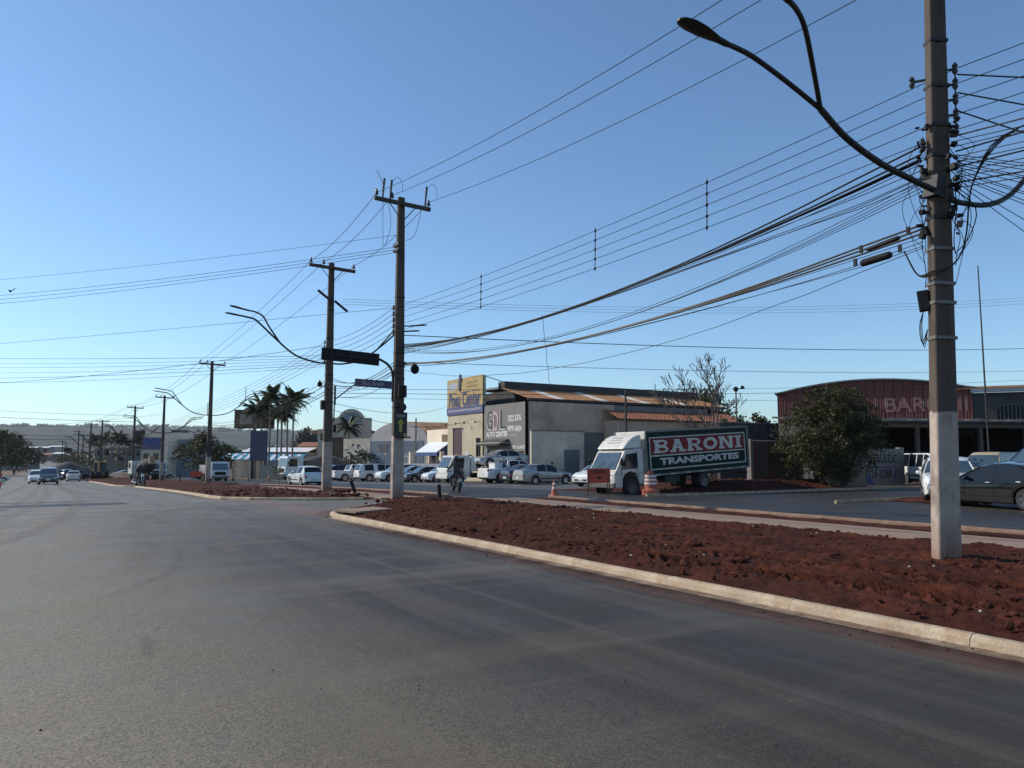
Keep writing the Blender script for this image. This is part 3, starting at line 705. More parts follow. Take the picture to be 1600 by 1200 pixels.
mb = MB()
for k in range(3): mb.tube(bez([(-.12, .2, 4.0), (-.16+.03*k, .24, 3.75), (-.14+.03*k, .22, 3.5-.04*k), (-.1, .15, 3.7)], 5), .006, 4)
mb.build('cable_loop', 'wire', p1)

# ---- second pole: fuse gear, boxes, arrow board
for z in (7.3, 5.3, 4.85, 4.4, 3.4): band(p2, z, .45-.018*z, .26-.008*z, 'steel_dark')
for x in (-.78, -.5, .86): MB().tube([(x, -.17, 10.7), (x+.05, -.2, 11.45)], [.03, .045], 6).build('fuse_holder', 'porcelain', p2)
mb = MB()
for x in (-.5, .86): mb.tube(bez([(x+.05, -.2, 11.45), (x+.1, -.25, 11.45), (x+.24, -.3, 11.55), (x+.4, -.3, 11.4), (x+.42, -.3, 11.05)], 5), .008, 4)
mb.tube([(-1.05, -.3, 11.65), (-.75, -.2, 11.2)], .012, 4)
mb.tube(bez([(-.78, -.2, 10.75), (-.8, -.3, 9.8), (-.82, -.4, 8.95)], 5), .008, 4); mb.tube(bez([(-.6, -.2, 10.75), (-.5, -.3, 9.8), (-.75, -.4, 8.95)], 5), .008, 4)
mb.tube(bez([(.75, -.2, 10.75), (.45, -.25, 9.6), (.13, -.15, 9.35)], 5), .008, 4)
mb.build('jumper_wire', 'wire', p2)
MB().box((-.14, 0, 9.2), (.1, .5, .12)).box((-.14, 0, 9.0), (.1, .5, .1)).build('dead_end_bracket', 'steel_dark', p2)
box_on(p2, 'meter_box', (.05, -.2, 3.95), (.3, .16, .42))
mb = MB(); mb.lathe([(.1, 0), (.14, .0), (.14, .03), (.1, .03)], 16, axis='y'); mb.build('ring_bracket', 'steel_dark', p2, loc=(.08, -.22, 3.4))
brd = thing('arrow_board', 'black board with a yellow upward arrow strapped to the pole', 'sign', (10.62, 24.95-.22, zgb(24.95)+2.8))
M('board_black', (.02, .022, .02), .6, var=.15); M('arrow_yellow', (.36, .32, .05), .6, var=.08); M('print_grey', (.3, .3, .28), .7, var=.1)
MB().box((0, 0, 0), (.5, .02, .84)).build('panel', 'board_black', brd, bevel=.004)
MB().prism([(-.055, -.27), (.055, -.27), (.055, .03), (.13, .03), (0, .2), (-.13, .03), (-.055, .03)], -.018, -.013).build('arrow', 'arrow_yellow', brd)
MB().box((0, -.014, .31), (.34, .006, .03)).box((0, -.014, .26), (.3, .006, .02)).build('small_print', 'print_grey', brd)
MB().box((.17, -.016, -.36), (.12, .006, .1)).build('sticker', 'arrow_yellow', brd)
box_on(p2, 'bracket_plate', (.1, -.2, 2.35), (.6, .03, .05), 'steel_dark')
# overhead traffic sign seen from behind, hung from pole 2
sg = thing('overhead_sign', 'long black overhead sign seen from behind, hung on a curved arm', 'sign', (10.62, 24.95, zgb(24.95)), 0)
MB().tube(bez([(-.2, .05, 3.6), (-.2, .05, 4.5), (-.35, .05, 4.85), (-.7, .05, 5.05), (-.95, .05, 5.06)], 6), .045, 8).build('arm', 'steel_dark', sg, smooth=60)
MB().box((0, 0, 0), (2.05, .03, .42)).build('panel', 'black_plastic', sg, loc=(-1.72, .1, 5.08), rot=(0, R(2.4), 0))
mb = MB().box((0, -.03, 0), (1.75, .03, .035))
for x in (-.7, 0, .7): mb.box((x, -.02, 0), (.04, .03, .4))
mb.build('back_frame', 'lamp_metal', sg, loc=(-1.72, .075, 5.08), rot=(0, R(2.4), 0))
# blue street-name sign on pole 3
M('sign_blue', (.035, .04, .11), .6, var=.12); M('sign_text', (.3, .3, .36), .6, var=.05)
sb = thing('street_name_sign', 'dark blue street name sign on a slanted rod from the second lamp pole', 'sign', (11.0, 33.8, zgb(33.8)))
MB().tube([(.22, -.12, 3.3), (.24, -.12, 4.3), (1.25, -.12, 5.1)], .03, 6).build('rod', 'steel_dark', sb)
MB().box((0, 0, 0), (1.85, .025, .36)).build('panel', 'sign_blue', sb, loc=(2.1, -.14, 5.12), rot=(0, R(1.2), 0), bevel=.004)
text_mesh('lettering', 'Rua Brasil', .27, 'sign_text', sb, (2.05, -.157, 5.12), FACE_NEG_Y, width=1.0, offset=.006)
box_on(p3, 'terminal_box', (-.3, -.1, 4.05), (.16, .2, .42)); box_on(p3, 'terminal_box', (.28, -.1, 3.0), (.1, .16, .35)); box_on(p3, 'terminal_box', (.26, -.1, 4.5), (.06, .14, .9), 'steel_dark')
for s in (-1, 1): MB().tube([(s*.1, -.25, 8.8), (s*.7, -.3, 9.2 if s < 0 else 8.35)], .06, 6).build('cutout_fuse', 'porcelain', p3)
for z in (8.7, 8.4, 7.1, 5.4, 5.0, 4.6, 4.2): band(p3, z, .45-.018*z, .26-.008*z, 'steel_dark')
MB().box((0, -.2, 3.15), (.5, .02, .8)).build('notice_plate', 'board_black', p4); band(p4, 5.3, .4, .26, 'steel_dark')

# ------------------------------------------------------------------ wires
def at(key, dx, dy, z):
    if key == 'p1': z *= .96
    return POLES[key][1]+POLES[key][3] @ Vector((dx, dy, z))
NW = 0
def wire(A, B, sag=.3, r=.008, label=None, group=None, mat='wire', n=18, name='power_line', wob=0., core=None):
    A, B = Vector(A), Vector(B); pts = []
    for k in range(n+1):
        t = k/n; p = A.lerp(B, t); p.z -= sag*4*t*(1-t)
        if core:                                    # lashed to the bundle in mid-span, spread at the poles
            q = core[0].lerp(core[1], t); q.z -= core[2]*4*t*(1-t); wgt = min(1, .12+abs(2*t-1.05)**2.2); p = q.lerp(p, wgt)
        if wob and 0 < k < n: p += Vector((noise.noise((k*.7, A.z*9, 1)), 0, noise.noise((k*.6, B.z*7, 4))))*wob
        pts.append(p)
    o = MB().tube(pts, r, 5).build(name, mat, smooth=80)
    return tag(o, label, 'cable' if 'cable' in name else 'wire', group)
# high-voltage: three conductors along the avenue
PN = dict(p1='near pole', p2='arrow board pole', p3='street sign pole', p4='four-lamp pole', p5='slim pole', p6='transformer pole', f1='left far twin pole', f2='thin far pole')
class _S(dict):
    def __missing__(s, k): return 'between the %s and the %s' % (PN[k[0]], PN[k[1]])
SPAN = _S()
chain = ['p1', 'p2', 'p3', 'p4', 'p5', 'p6', 'f1', 'f2']
p0 = Vector((12.3, -22, 0))
for ix, x in enumerate(XS):
    nm = ('left', 'middle', 'right')[ix]
    for a, b in zip(chain, chain[1:]):
        wire(at(a, x, -.17, POLES[a][2]-.05), at(b, x, -.17, POLES[b][2]-.05), .25 if b != 'p2' else .35, .009 if a in ('p1',) else (.011 if a in ('p2', 'p3') else .016),
             nm+' of three high-voltage conductors '+SPAN[a, b], 'high-voltage conductors along the pole tops')
# low-voltage: five conductors one above the other
lv = {'p1': (.13, 7.85, .25), 'p2': (-.25, 6.9, .215), 'p3': (-.25, 6.9, .215), 'p4': (-.25, 6.9, .215), 'p5': (-.25, 6.9, .215), 'p6': (-.25, 6.9, .215)}
for a, b in zip(['p1', 'p2', 'p3', 'p4', 'p5'], ['p2', 'p3', 'p4', 'p5', 'p6']):
    for i in range(5):
        wire(at(a, lv[a][0], -.05 if a != 'p1' else -.22, lv[a][1]-lv[a][2]*i), at(b, lv[b][0], -.05, lv[b][1]-lv[b][2]*i), .22, .007 if a == 'p1' else .009, ('topmost', 'second', 'middle', 'fourth', 'lowest')[i]+' of five low-voltage conductors '+SPAN[a, b], 'low-voltage conductors')
def wp(A, B, sag, t): p = Vector(A).lerp(Vector(B), t); p.z -= sag*4*t*(1-t); return p
for t, lab in ((.30, 'vertical spacer rod on the wires, nearest the second pole'), (.565, 'vertical spacer rod on the wires, middle of three'), (.745, 'vertical spacer rod on the wires, nearest the camera')):
    q = [wp(at('p1', .13, -.22, 7.85-.25*i), at('p2', -.25, -.05, 6.9-.215*i), .22, 1-t) for i in range(5)]
    s = thing('line_spacer', lab, 'spacer', q[4], 0, 'spacer rods on the low-voltage wires')
    MB().tube([(0, 0, -.06), q[0]-q[4]+Vector((0, 0, .07))], .011, 5).build('rod', 'black_plastic', s)
    for i in range(5): MB().lathe([(.02, -.03), (.03, 0), (.02, .03)], 6).build('clip', 'black_plastic', s, loc=q[i]-q[4])
q = [wp(at('p3', -.25, -.05, 6.9-.215*i), at('p4', -.25, -.05, 6.9-.215*i), .22, .52) for i in range(5)]
s = thing('line_spacer', 'vertical spacer rod on the wires beyond the second lamp pole', 'spacer', q[4]); MB().tube([(0, 0, -.06), q[0]-q[4]+Vector((0, 0, .07))], .02, 5).build('rod', 'black_plastic', s)
# telephone and data cables, upper and lower bundle
rng = random.Random(11)
for k in range(9):
    thick = k < 4
    wire(at('p1', -.1-.05*rng.random(), .14+.06*rng.random(), 6.62-.07*k+rng.uniform(-.04, .04)), at('p2', .14, -.12, 5.62-.04*k), rng.uniform(.5, .62) if thick else rng.uniform(.35, .75), .016 if thick else .007,
         'upper bundle of black data cables sagging to the near pole', 'upper data cable bundle', name='data_cable', core=(at('p1', -.12, .16, 6.5), at('p2', .14, -.12, 5.5), .56))
for k in range(4):
    wire(at('p1', -.12, .18, 6.1-.06*k), at('p2', .14, -.12, 5.5-.05*k), rng.uniform(.55, .95), .006, 'slack thin wire hanging under the upper cable bundle', 'slack wires under the upper bundle', name='data_cable')
for k in range(6):
    thick = k < 3
    wire(at('p1', -.12, .18, 5.38-.07*k), at('p2', .14, -.14, 4.95-.02*k), rng.uniform(.42, .52) if thick else rng.uniform(.4, .7), .018 if thick else .006,
         'lower bundle of grey data cables between the two nearest poles', 'lower data cable bundle', 'cable_old' if thick else 'wire', name='data_cable', core=(at('p1', -.12, .18, 5.25), at('p2', .14, -.14, 4.92), .47))
wire(at('p1', -.12, .18, 5.0), at('p2', .14, -.14, 4.7), .85, .006, 'single slack wire dipping lowest between the two nearest poles', None, name='data_cable', wob=.05)
a_, b_ = at('p1', -.15, -.1, 6.5), at('p2', .14, -.12, 5.62)
q = wp(a_, b_, .55, .55)
wire(q, q+Vector((.05, -.3, -2.1)), -.02, .006, 'loose wire end hanging straight down from the upper bundle', None, name='loose_cable', wob=.06)
for (aa, bb) in (('p2', 'p3'), ('p3', 'p4'), ('p4', 'p5'), ('p5', 'p6')):
    for k in range(7 if aa != 'p5' else 3):
        wire(at(aa, rng.uniform(-.1, .2), -.12, 5.2-.1*k+rng.uniform(-.05, .05)), at(bb, rng.uniform(-.2, .1), -.12, 5.3-.11*k), rng.uniform(.25, .6)*(1 if aa == 'p2' else 1.6), .014 if k < 3 else .009, 'data cables slung '+SPAN[aa, bb], 'data cables beyond the second pole', name='data_cable')
mb = None
# splice closures and slack coils hung on the cables
def closure(name, lab, A, B, r, mat='black_plastic'):
    A, B = Vector(A), Vector(B); d = (B-A).normalized(); L = (B-A).length
    s = thing(name, lab, 'cable splice', A)
    MB().tube([(0, 0, 0), d*.03, d*.05, d*(L-.05), d*(L-.03), d*L], [r*.6, r*.95, r, r, r*.95, r*.6], 12).build('case', mat, s, smooth=50)
    for t in (-.14, L+.1): MB().box(d*t+Vector((0, 0, .05)), (.035, .05, .12)).build('hanger', 'black_plastic', s)
    return s
la, lb = at('p1', -.12, .18, 5.28), at('p2', .14, -.14, 4.95)
closure('cable_splice', 'long slim black splice case under the cables by the near pole', wp(la, lb, .45, .02)+Vector((0, 0, .02)), wp(la, lb, .45, .05)+Vector((0, 0, .0)), .04)
closure('cable_splice', 'fat grey splice case hanging lowest by the near pole', wp(la, lb, .45, .028)+Vector((0, 0, -.2)), wp(la, lb, .45, .056)+Vector((0, 0, -.19)), .06, 'wire')
def coil(lab, c, r=.2):
    s = thing('cable_coil', lab, 'cable coil', c)
    mb = MB()
    for k in range(7): mb.tube([(math.cos(t*math.pi/8)*r*(.25+.12*k), .02*(k % 3), math.sin(t*math.pi/8)*r*(.3+.13*k)) for t in range(17)], .035, 5)
    mb.build('windings', 'wire', s); MB().box((0, .05, r*1.2), (.06, .06, .16)).build('hook', 'steel_dark', s)
coil('round black slack coil just right of the second pole', wp(la, lb, .45, .955)+Vector((0, -.05, -.22)), .13)
coil('round black slack coil left of the street sign pole', at('p3', -.36, .15, 5.0), .09)
# lines across the avenue, to the left
LA = {}
def far_left(px, py, d): return sight(px, py, d)
for k in range(3): wire(at('p2', -.2, .1+.12*k, 9.12-.08*k), far_left(-260, 478+7*k, 40), .35, .009, 'triple service conductors crossing the avenue high on the left', 'triple conductors crossing left')
wire(at('p2', -.15, 0, 9.55), far_left(-260, 455, 40), .25, .007, 'single thin line above the triple conductors on the left', None)
wire(at('p2', -.25, -.05, 6.9), far_left(-260, 556, 46), .1, .008, 'single line from the second pole sloping to the left edge', None)
wire(at('p3', -.25, -.05, 6.75), far_left(-260, 600, 60), .75, .012, 'sagging cable from the second lamp pole towards the left edge', None)
for k, (py, pz) in enumerate(((551, 6.3), (560, 6.2), (566, 6.1), (586, 5.9), (573, 6.0), (592, 5.8))):
    wire(at('p3', -.2, 0, pz), far_left(-300, py, 62), .3+.05*k, .011 if k in (0, 3) else .008, 'crossing cables fanning from the second lamp pole to the left', 'cables crossing left at mid height', name='crossing_cable')
for k, (py, r) in enumerate(((624, .02), (634, .028))): wire(at('p6', 0, 0, 9.2-.9*k), far_left(-250, py, 120), .4, r, 'pair of far cables crossing just above the hills on the left', 'far crossing cables left', name='crossing_cable')
for k, (py, r) in enumerate(((661, .02), (672, .03), (690, .015))): wire(at('p6', 0, 0, 6.2-.4*k), far_left(-250, py, 115), .5, r, 'far cables crossing before the hills on the left', 'far cables before the hills', name='crossing_cable')
wire(at('p5', 0, 0, 8.3), far_left(-250, 662, 95), 1., .012, 'thin far line sloping down left above the hills', None)
# lines across to the right
def far_right(px, py, d): return sight(px, py, d)
for k in range(3): wire(at('p3', .5, -.1, 8.95-.12*k), far_right(1900, 436+5*k, 58), 1.1, .007, 'three thin lines crossing the sky behind the near pole', 'thin lines crossing right')
wire(at('p2', .15, -.1, 5.95), far_right(1900, 527, 60), .75, .016, 'thick twisted cable crossing right at mid height', None, name='crossing_cable')
for k, (py, r) in enumerate(((556, .01), (566, .01), (574, .012), (590, .008))): wire(at('p3' if k else 'p2', .15, -.1, 5.0-.2*k), far_right(1950, py, 75), .9, r, 'low thin lines crossing right above the rooftops', 'low lines crossing right')
wire(at('p3', 0, 0, 4.2), (36.3, 70.5, 7.3), .8, .012, 'service cable from the sign pole to the tyre shop corner', None, name='service_cable')
wire(at('p3', 0, 0, 3.9), (36.3, 66, 5.6), .9, .012, 'lower service cable from the sign pole to the tyre shop', None, name='service_cable')
# near pole: on to the next pole beside the camera, and service drops to the right
for i in range(5): wire(at('p1', .13, -.22, 7.85-.25*i), Vector((12.9, -16, 8.2-.25*i)), .3, .007, ('topmost', 'second', 'middle', 'fourth', 'lowest')[i]+' low-voltage conductor leaving the near pole towards the right edge', 'low-voltage conductors right of the near pole')
for k in range(11):
    wire(at('p1', .12, -.2, 6.75-.12*k*.7), Vector((12.6+.2*rng.random(), -16, 6.9-.12*k+rng.uniform(-.1, .1))), rng.uniform(.2, .8), .013 if k % 3 == 0 else .007, 'data cables leaving the near pole towards the right edge', 'data cables right of the near pole', 'cable_old' if k % 4 == 0 else 'wire', name='data_cable')
for k in range(12):
    wire(at('p1', .14, -.2, 6.45-.04*k), Vector((30+rng.uniform(-2, 3), -6+k*1.1, 5.3-.13*k+rng.uniform(-.3, .3))), rng.uniform(.1, .6), .0065, 'thin service drops fanning out right of the near pole', 'service drops right of the near pole', name='service_drop')
for k in range(3):
    wire(at('p1', .14, -.24, 7.75-.3*k), Vector((26+3*k, -4+3*k, 7.0-.55*k)), .25, .012, 'thick service drops running down to the right edge from the near pole', 'thick service drops', name='service_drop')
# ------------------------------------------------------------------ cars
def interp(P, x):
    P = sorted(P)
    if x <= P[0][0]: return P[0][1]
    for (a, va), (b, vb) in zip(P, P[1:]):
        if x <= b: return va+(vb-va)*(x-a)/(b-a)
    return P[-1][1]
WHEEL_CACHE = {}
def wheel(parent, x, y, r, w, rim='rim', sgn=1, spokes=7):
    key = (round(r, 3), round(w, 3), rim, spokes)
    if key not in WHEEL_CACHE:
        o = MB().lathe([(r*.62, -w/2+.01), (r*.9, -w/2), (r*.985, -w/2+.03), (r, -w*.2), (r, w*.2), (r*.985, w/2-.03), (r*.9, w/2), (r*.62, w/2-.01)], 22, axis='y').build('wheel', 'rubber', None, smooth=40)
        t = o.data; bpy.data.objects.remove(o)
        mb = MB()
        mb.lathe([(r*.64, w/2+.002), (r*.66, w/2+.006), (r*.58, w/2+.004), (r*.56, w/2-.03)], 22, axis='y', cap=False)
        for k in range(spokes):
            a = k*2*math.pi/spokes
            c, s = math.cos(a), math.sin(a); q = .055
            mb.add([(c*r*.12-s*q, w/2-.01, s*r*.12+c*q), (c*r*.12+s*q, w/2-.01, s*r*.12-c*q), (c*r*.6+s*q*.8, w/2+.002, s*r*.6-c*q*.8), (c*r*.6-s*q*.8, w/2+.002, s*r*.6+c*q*.8)], [(0, 1, 2, 3)])
        mb.lathe([(r*.2, w/2-.02), (r*.18, w/2+.004), (.001, w/2+.012)], 12, axis='y')
        o = mb.build('rim', rim, None, recalc=False); rm = o.data; bpy.data.objects.remove(o)
        o = MB().lathe([(r*.63, 0), (.01, .003)], 20, axis='y').build('rim_back', 'black_plastic', None, recalc=False); bk = o.data; bpy.data.objects.remove(o)
        WHEEL_CACHE[key] = (t, rm, bk)
    t, rm, bk = WHEEL_CACHE[key]
    wo = child('wheel', t, None, parent, (x, y, r), (0, 0, 0 if sgn > 0 else math.pi))
    child('rim', rm, None, wo); child('rim_well', bk, None, wo, (0, w/2-.045, 0))
    return wo
KINDS = {}
# profiles: top line (x, z) front to rear, belt line, window x-ranges, screens
KINDS['sedan'] = dict(L=4.15, W=1.64, r=.29, fx=1.3, rx=-1.12, low=.2,
    top=[(2.075, .56), (2.04, .66), (1.9, .74), (1.5, .82), (.98, .9), (.32, 1.33), (.0, 1.40), (-.45, 1.41), (-.85, 1.37), (-1.0, 1.32), (-1.5, 1.04), (-1.62, 1.02), (-1.95, 1.0), (-2.05, .92), (-2.075, .62)],
    belt=[(2.075, .54), (1.5, .74), (.98, .83), (-1.6, .93), (-2.075, .6)], wind=(.32, .98), rear=(-1.5, -.95), side=[(.62, -.2), (-.26, -.98)])
KINDS['sedan_big'] = dict(L=4.75, W=1.82, r=.335, fx=1.5, rx=-1.3, low=.2,
    top=[(2.375, .56), (2.34, .68), (2.15, .78), (1.7, .87), (1.15, .95), (.35, 1.36), (0, 1.44), (-.45, 1.455), (-.9, 1.41), (-1.2, 1.33), (-1.85, 1.08), (-2.2, 1.06), (-2.34, 1.0), (-2.375, .65)],
    belt=[(2.375, .54), (1.7, .8), (1.15, .88), (-1.9, 1.0), (-2.375, .63)], wind=(.35, 1.15), rear=(-1.85, -1.1), side=[(.75, -.22), (-.28, -1.3)])
KINDS['hatch'] = dict(L=3.75, W=1.66, r=.29, fx=1.15, rx=-1.2, low=.2,
    top=[(1.875, .58), (1.83, .7), (1.65, .8), (1.3, .88), (.95, .96), (.3, 1.38), (0, 1.47), (-.6, 1.49), (-1.2, 1.46), (-1.4, 1.4), (-1.7, 1.02), (-1.8, .95), (-1.86, .8), (-1.875, .55)],
    belt=[(1.875, .56), (1.3, .8), (.95, .88), (-1.65, .98), (-1.875, .53)], wind=(.3, .95), rear=(-1.7, -1.38), side=[(.6, -.2), (-.26, -1.22)])
KINDS['suv'] = dict(L=4.35, W=1.8, r=.35, fx=1.35, rx=-1.28, low=.28,
    top=[(2.175, .7), (2.14, .85), (1.95, .97), (1.5, 1.03), (1.05, 1.08), (.5, 1.52), (.2, 1.63), (-.6, 1.67), (-1.5, 1.63), (-1.75, 1.56), (-2.0, 1.15), (-2.1, 1.05), (-2.15, .9), (-2.175, .6)],
    belt=[(2.175, .68), (1.5, .95), (1.05, 1.0), (-1.95, 1.1), (-2.175, .58)], wind=(.5, 1.05), rear=(-2.0, -1.73), side=[(.75, -.15), (-.22, -1.1), (-1.18, -1.68)])
KINDS['pickup'] = dict(L=5.2, W=1.84, r=.38, fx=1.65, rx=-1.5, low=.36,
    top=[(2.6, .75), (2.56, .92), (2.35, 1.05), (1.9, 1.1), (1.45, 1.15), (.85, 1.62), (.5, 1.74), (-.3, 1.77), (-.75, 1.72), (-.98, 1.2), (-1.02, 1.14), (-2.5, 1.14), (-2.58, 1.08), (-2.6, .7)],
    belt=[(2.6, .73), (1.9, 1.02), (1.45, 1.08), (-2.5, 1.12), (-2.6, .68)], wind=(.85, 1.45), rear=(-.98, -.75), side=[(1.1, .25), (.18, -.65)])
KINDS['pickup_cap'] = dict(KINDS['pickup'], top=[(2.6, .75), (2.56, .92), (2.35, 1.05), (1.9, 1.1), (1.45, 1.15), (.85, 1.62), (.5, 1.74), (-.3, 1.79), (-1.0, 1.8), (-2.2, 1.76), (-2.35, 1.7), (-2.55, 1.15), (-2.6, .7)], rear=(-2.55, -2.34), side=[(1.1, .25), (.18, -.6), (-1.05, -2.0)])
KINDS['kombi'] = dict(L=4.4, W=1.7, r=.32, fx=1.25, rx=-1.15, low=.3,
    top=[(2.2, .55), (2.19, .8), (2.12, 1.15), (1.78, 1.72), (1.6, 1.86), (1.2, 1.92), (-1.9, 1.92), (-2.08, 1.8), (-2.19, 1.1), (-2.2, .55)],
    belt=[(2.2, .53), (2.1, 1.05), (-2.15, 1.08), (-2.2, .53)], wind=(1.72, 2.12), rear=(-2.19, -2.07), side=[(1.68, 1.0), (.92, .1), (0, -.9), (-1.0, -1.85)])
def car(kind, name, label, x, y, heading, paint, rim='rim', group=None, z=None, rot=None, cat='car', details=True, plate_mat='plate'):
    """heading: compass angle from +Y towards +X of the way the car points"""
    K = KINDS[kind]; L, W, r = K['L'], K['W'], K['r']; low = K['low']
    zz = zr(y)+.006 if z is None else z
    root = thing(name, label, cat, (x, y, zz), 0, group, rot=rot or (0, 0, R(90)-heading))
    hw = W/2; ar = r+.055
    xs = set()
    for key in ('top', 'belt'): xs |= {p[0] for p in K[key]}
    for cxx in (K['fx'], K['rx']):
        for k in range(13): xs.add(cxx+ar*math.cos(k*math.pi/12))
    for a, b in K['side']: xs |= {a, b}
    xs |= set(K['wind'])|set(K['rear'])
    s = sorted(xs); full = [s[0]]
    for q in s[1:]:
        if q-full[-1] < .012: continue
        n = max(1, math.ceil((q-full[-1])/.13)); p0 = full[-1]
        for k in range(1, n+1): full.append(p0+(q-p0)*k/n)
    Hmax = max(p[1] for p in K['top'])
    secs = []
    for q in full:
        e = max(0, (abs(q)-L/2+.55)/.55); w = hw*(1-.13*e**2.6)
        t = interp(K['top'], q); b = min(interp(K['belt'], q), t-.015)
        zb = low+.1*max(0, (abs(q)-L/2+.25)/.25)**2
        for cxx in (K['fx'], K['rx']):
            dx = abs(q-cxx)
            if dx < ar: zb = max(zb, r+math.sqrt(max(0, ar*ar-dx*dx))-.0)
        zb = min(zb, b-.03)
        cab = max(0, min(1, (t-b)/max(.01, Hmax-b)))
        ry = w-.03-(t-b)*(.34 if kind != 'kombi' else .13)-.02
        mid = zb+(b-zb)*.55; crown = .03+.012*cab
        secs.append([(w-.14, zb+.0), (w-.03, zb+.012), (w, mid), (w-.006, b-.07 if b-.07 > mid else (b+mid)/2), (w-.03, b), (ry, b+(t-b)*(.9 if t-b > .1 else .6)), (ry*.9, t-crown*.35), (ry*.55, t-.006), (0, t)])
    nr = len(secs[0]); nfull = nr*2-1
    body, vs = MB(), []
    for q, sc in zip(full, secs):
        for yy, z_ in sc: vs.append((q, yy, z_))
        for yy, z_ in sc[-2::-1]: vs.append((q, -yy, z_))
    wins = {}
    fs = []
    def put(win, f): wins.setdefault(win, []).append(f)
    for i in range(len(full)-1):
        xm = (full[i]+full[i+1])/2
        for k in range(nfull-1):
            f = (i*nfull+k, i*nfull+k+1, (i+1)*nfull+k+1, (i+1)*nfull+k)
            kk = k if k < nr-1 else nfull-2-k
            side = 'l' if k < nr-1 else 'r'
            tgt = None
            if kk == 4:
                for j, (a, b) in enumerate(K['side']):
                    if b < xm < a: tgt = (side, j)
            elif kk >= 5:
                if K['wind'][0] < xm < K['wind'][1]: tgt = ('w', 0) if kk > 5 or kind == 'x' else ('w', 0)
                elif K['rear'][0] < xm < K['rear'][1]: tgt = ('b', 0)
            if tgt: put(tgt, f)
            else: fs.append(f)
    n0 = len(full)-1
    fs.append(tuple(range(nfull))); fs.append(tuple(n0*nfull+k for k in range(nfull))[::-1])
    body.add(vs, fs)
    # pillars beside the screens
    for sg in (1, -1):
        for (a, b) in (K['wind'], K['rear']):
            pts = []
            for q, sc in zip(full, secs):
                if a-.01 <= q <= b+.01: pts.append((q, sg*(sc[5][0]+.002), sc[5][1]))
            if len(pts) > 1: body.tube(pts, .028, 5)
    body.build('body', paint, root, smooth=32)
    for key, fl in wins.items():
        used = sorted({i for f in fl for i in f}); mp = {u: k for k, u in enumerate(used)}
        nm = {'w': 'windscreen', 'b': 'rear_window', 'l': 'side_window', 'r': 'side_window'}[key[0]]
        MB().add([vs[u] for u in used], [tuple(mp[i] for i in f) for f in fl]).build(nm, 'glass_blue' if key[0] == 'w' else 'glass', root, smooth=60)
    # dark underside and wheel wells
    u = MB().span((-L/2+.15, -hw+.16, low-.03), (L/2-.15, hw-.16, min(.75, interp(K['belt'], 0)-.1)))
    u.build('underbody', 'black_plastic', root)
    sp = 5 if rim == 'rim_dark' else 8
    for cxx in (K['fx'], K['rx']):
        for sg in (1, -1): wheel(root, cxx, sg*(hw-.12), r, .21, rim, sg, sp)
    # lights, grille, plates, mirrors, handles
    fz = interp(K['belt'], L/2-.1); bz = interp(K['belt'], -L/2+.08)
    for sg in (1, -1):
        MB().add(*blob((L/2-.15, sg*(hw-.27), fz-.02), (.19, .2, .085), -sg*.35)).build('headlight', 'lamp_clear', root, smooth=60)
        MB().add(*blob((-L/2+.1, sg*(hw-.2), bz-.04), (.11, .15, .14 if kind in ('hatch', 'suv') else .1), sg*.3)).build('taillight', 'lamp_red', root, smooth=60)
        mx = K['side'][0][0]-.08; mw = hw+.08; mz = interp(K['belt'], mx)+.06
        MB().add(*blob((mx, sg*mw, mz), (.07, .11, .075), 0)).build('mirror', paint, root, smooth=60)
        if details:
            for a, b in K['side'][:2]:
                hx = b+.16; MB().box((hx, sg*(hw+.004), interp(K['belt'], hx)-.1), (.17, .03, .03)).build('door_handle', paint if 'black' not in paint else 'chrome', root, bevel=.008)
            dm = MB()
            for xx in [K['side'][0][0]+.1]+[b-.03 for a, b in K['side'][:2]]:
                dm.box((xx, sg*(hw-.004), low+.42*(interp(K['belt'], xx)-low)+.12), (.012, .02, (interp(K['belt'], xx)-low)*.72))
            dm.build('door_gap', 'black_plastic', root)
            MB().box((0.1, sg*(hw-.002), low+.22), (abs(K['fx']-K['rx'])-ar*2-.1, .03, .06)).build('side_moulding', 'black_plastic' if kind != 'sedan_big' else paint, root, bevel=.01)
    MB().box((L/2-.03, 0, low+.2), (.09, W*.62, .12)).build('lower_grille', 'black_plastic', root, bevel=.02)
    MB().box((L/2-.055, 0, fz-.05), (.08, W*.42, .09)).build('grille', 'black_plastic', root, bevel=.02)
    MB().box((L/2+.012, 0, low+.24), (.02, .4, .12)).build('number_plate', plate_mat, root)
    MB().box((-L/2-.008, 0, (bz+low)/2+.02), (.02, .4, .12)).build('number_plate', plate_mat, root)
    return root
def blob(c, d, rz=0, n=8, m=5):
    vs = []; fs = []
    q = Matrix.Rotation(rz, 3, 'Z')
    for i in range(m+1):
        a = -math.pi/2+math.pi*i/m
        for k in range(n):
            t = k*2*math.pi/n
            p = Vector((math.cos(a)*math.cos(t), math.cos(a)*math.sin(t), math.sin(a)))
            p = Vector((math.copysign(abs(p.x)**.7, p.x)*d[0], math.copysign(abs(p.y)**.7, p.y)*d[1], math.copysign(abs(p.z)**.8, p.z)*d[2]))
            vs.append(tuple(q @ p+Vector(c)))
    for i in range(m):
        for k in range(n): fs.append((i*n+k, i*n+(k+1) % n, (i+1)*n+(k+1) % n, (i+1)*n+k))
    return vs, fs
EAST, WEST, NORTH, SOUTH = R(90), R(-90), 0., R(180)
PARK = 'cars parked on the shop forecourts'
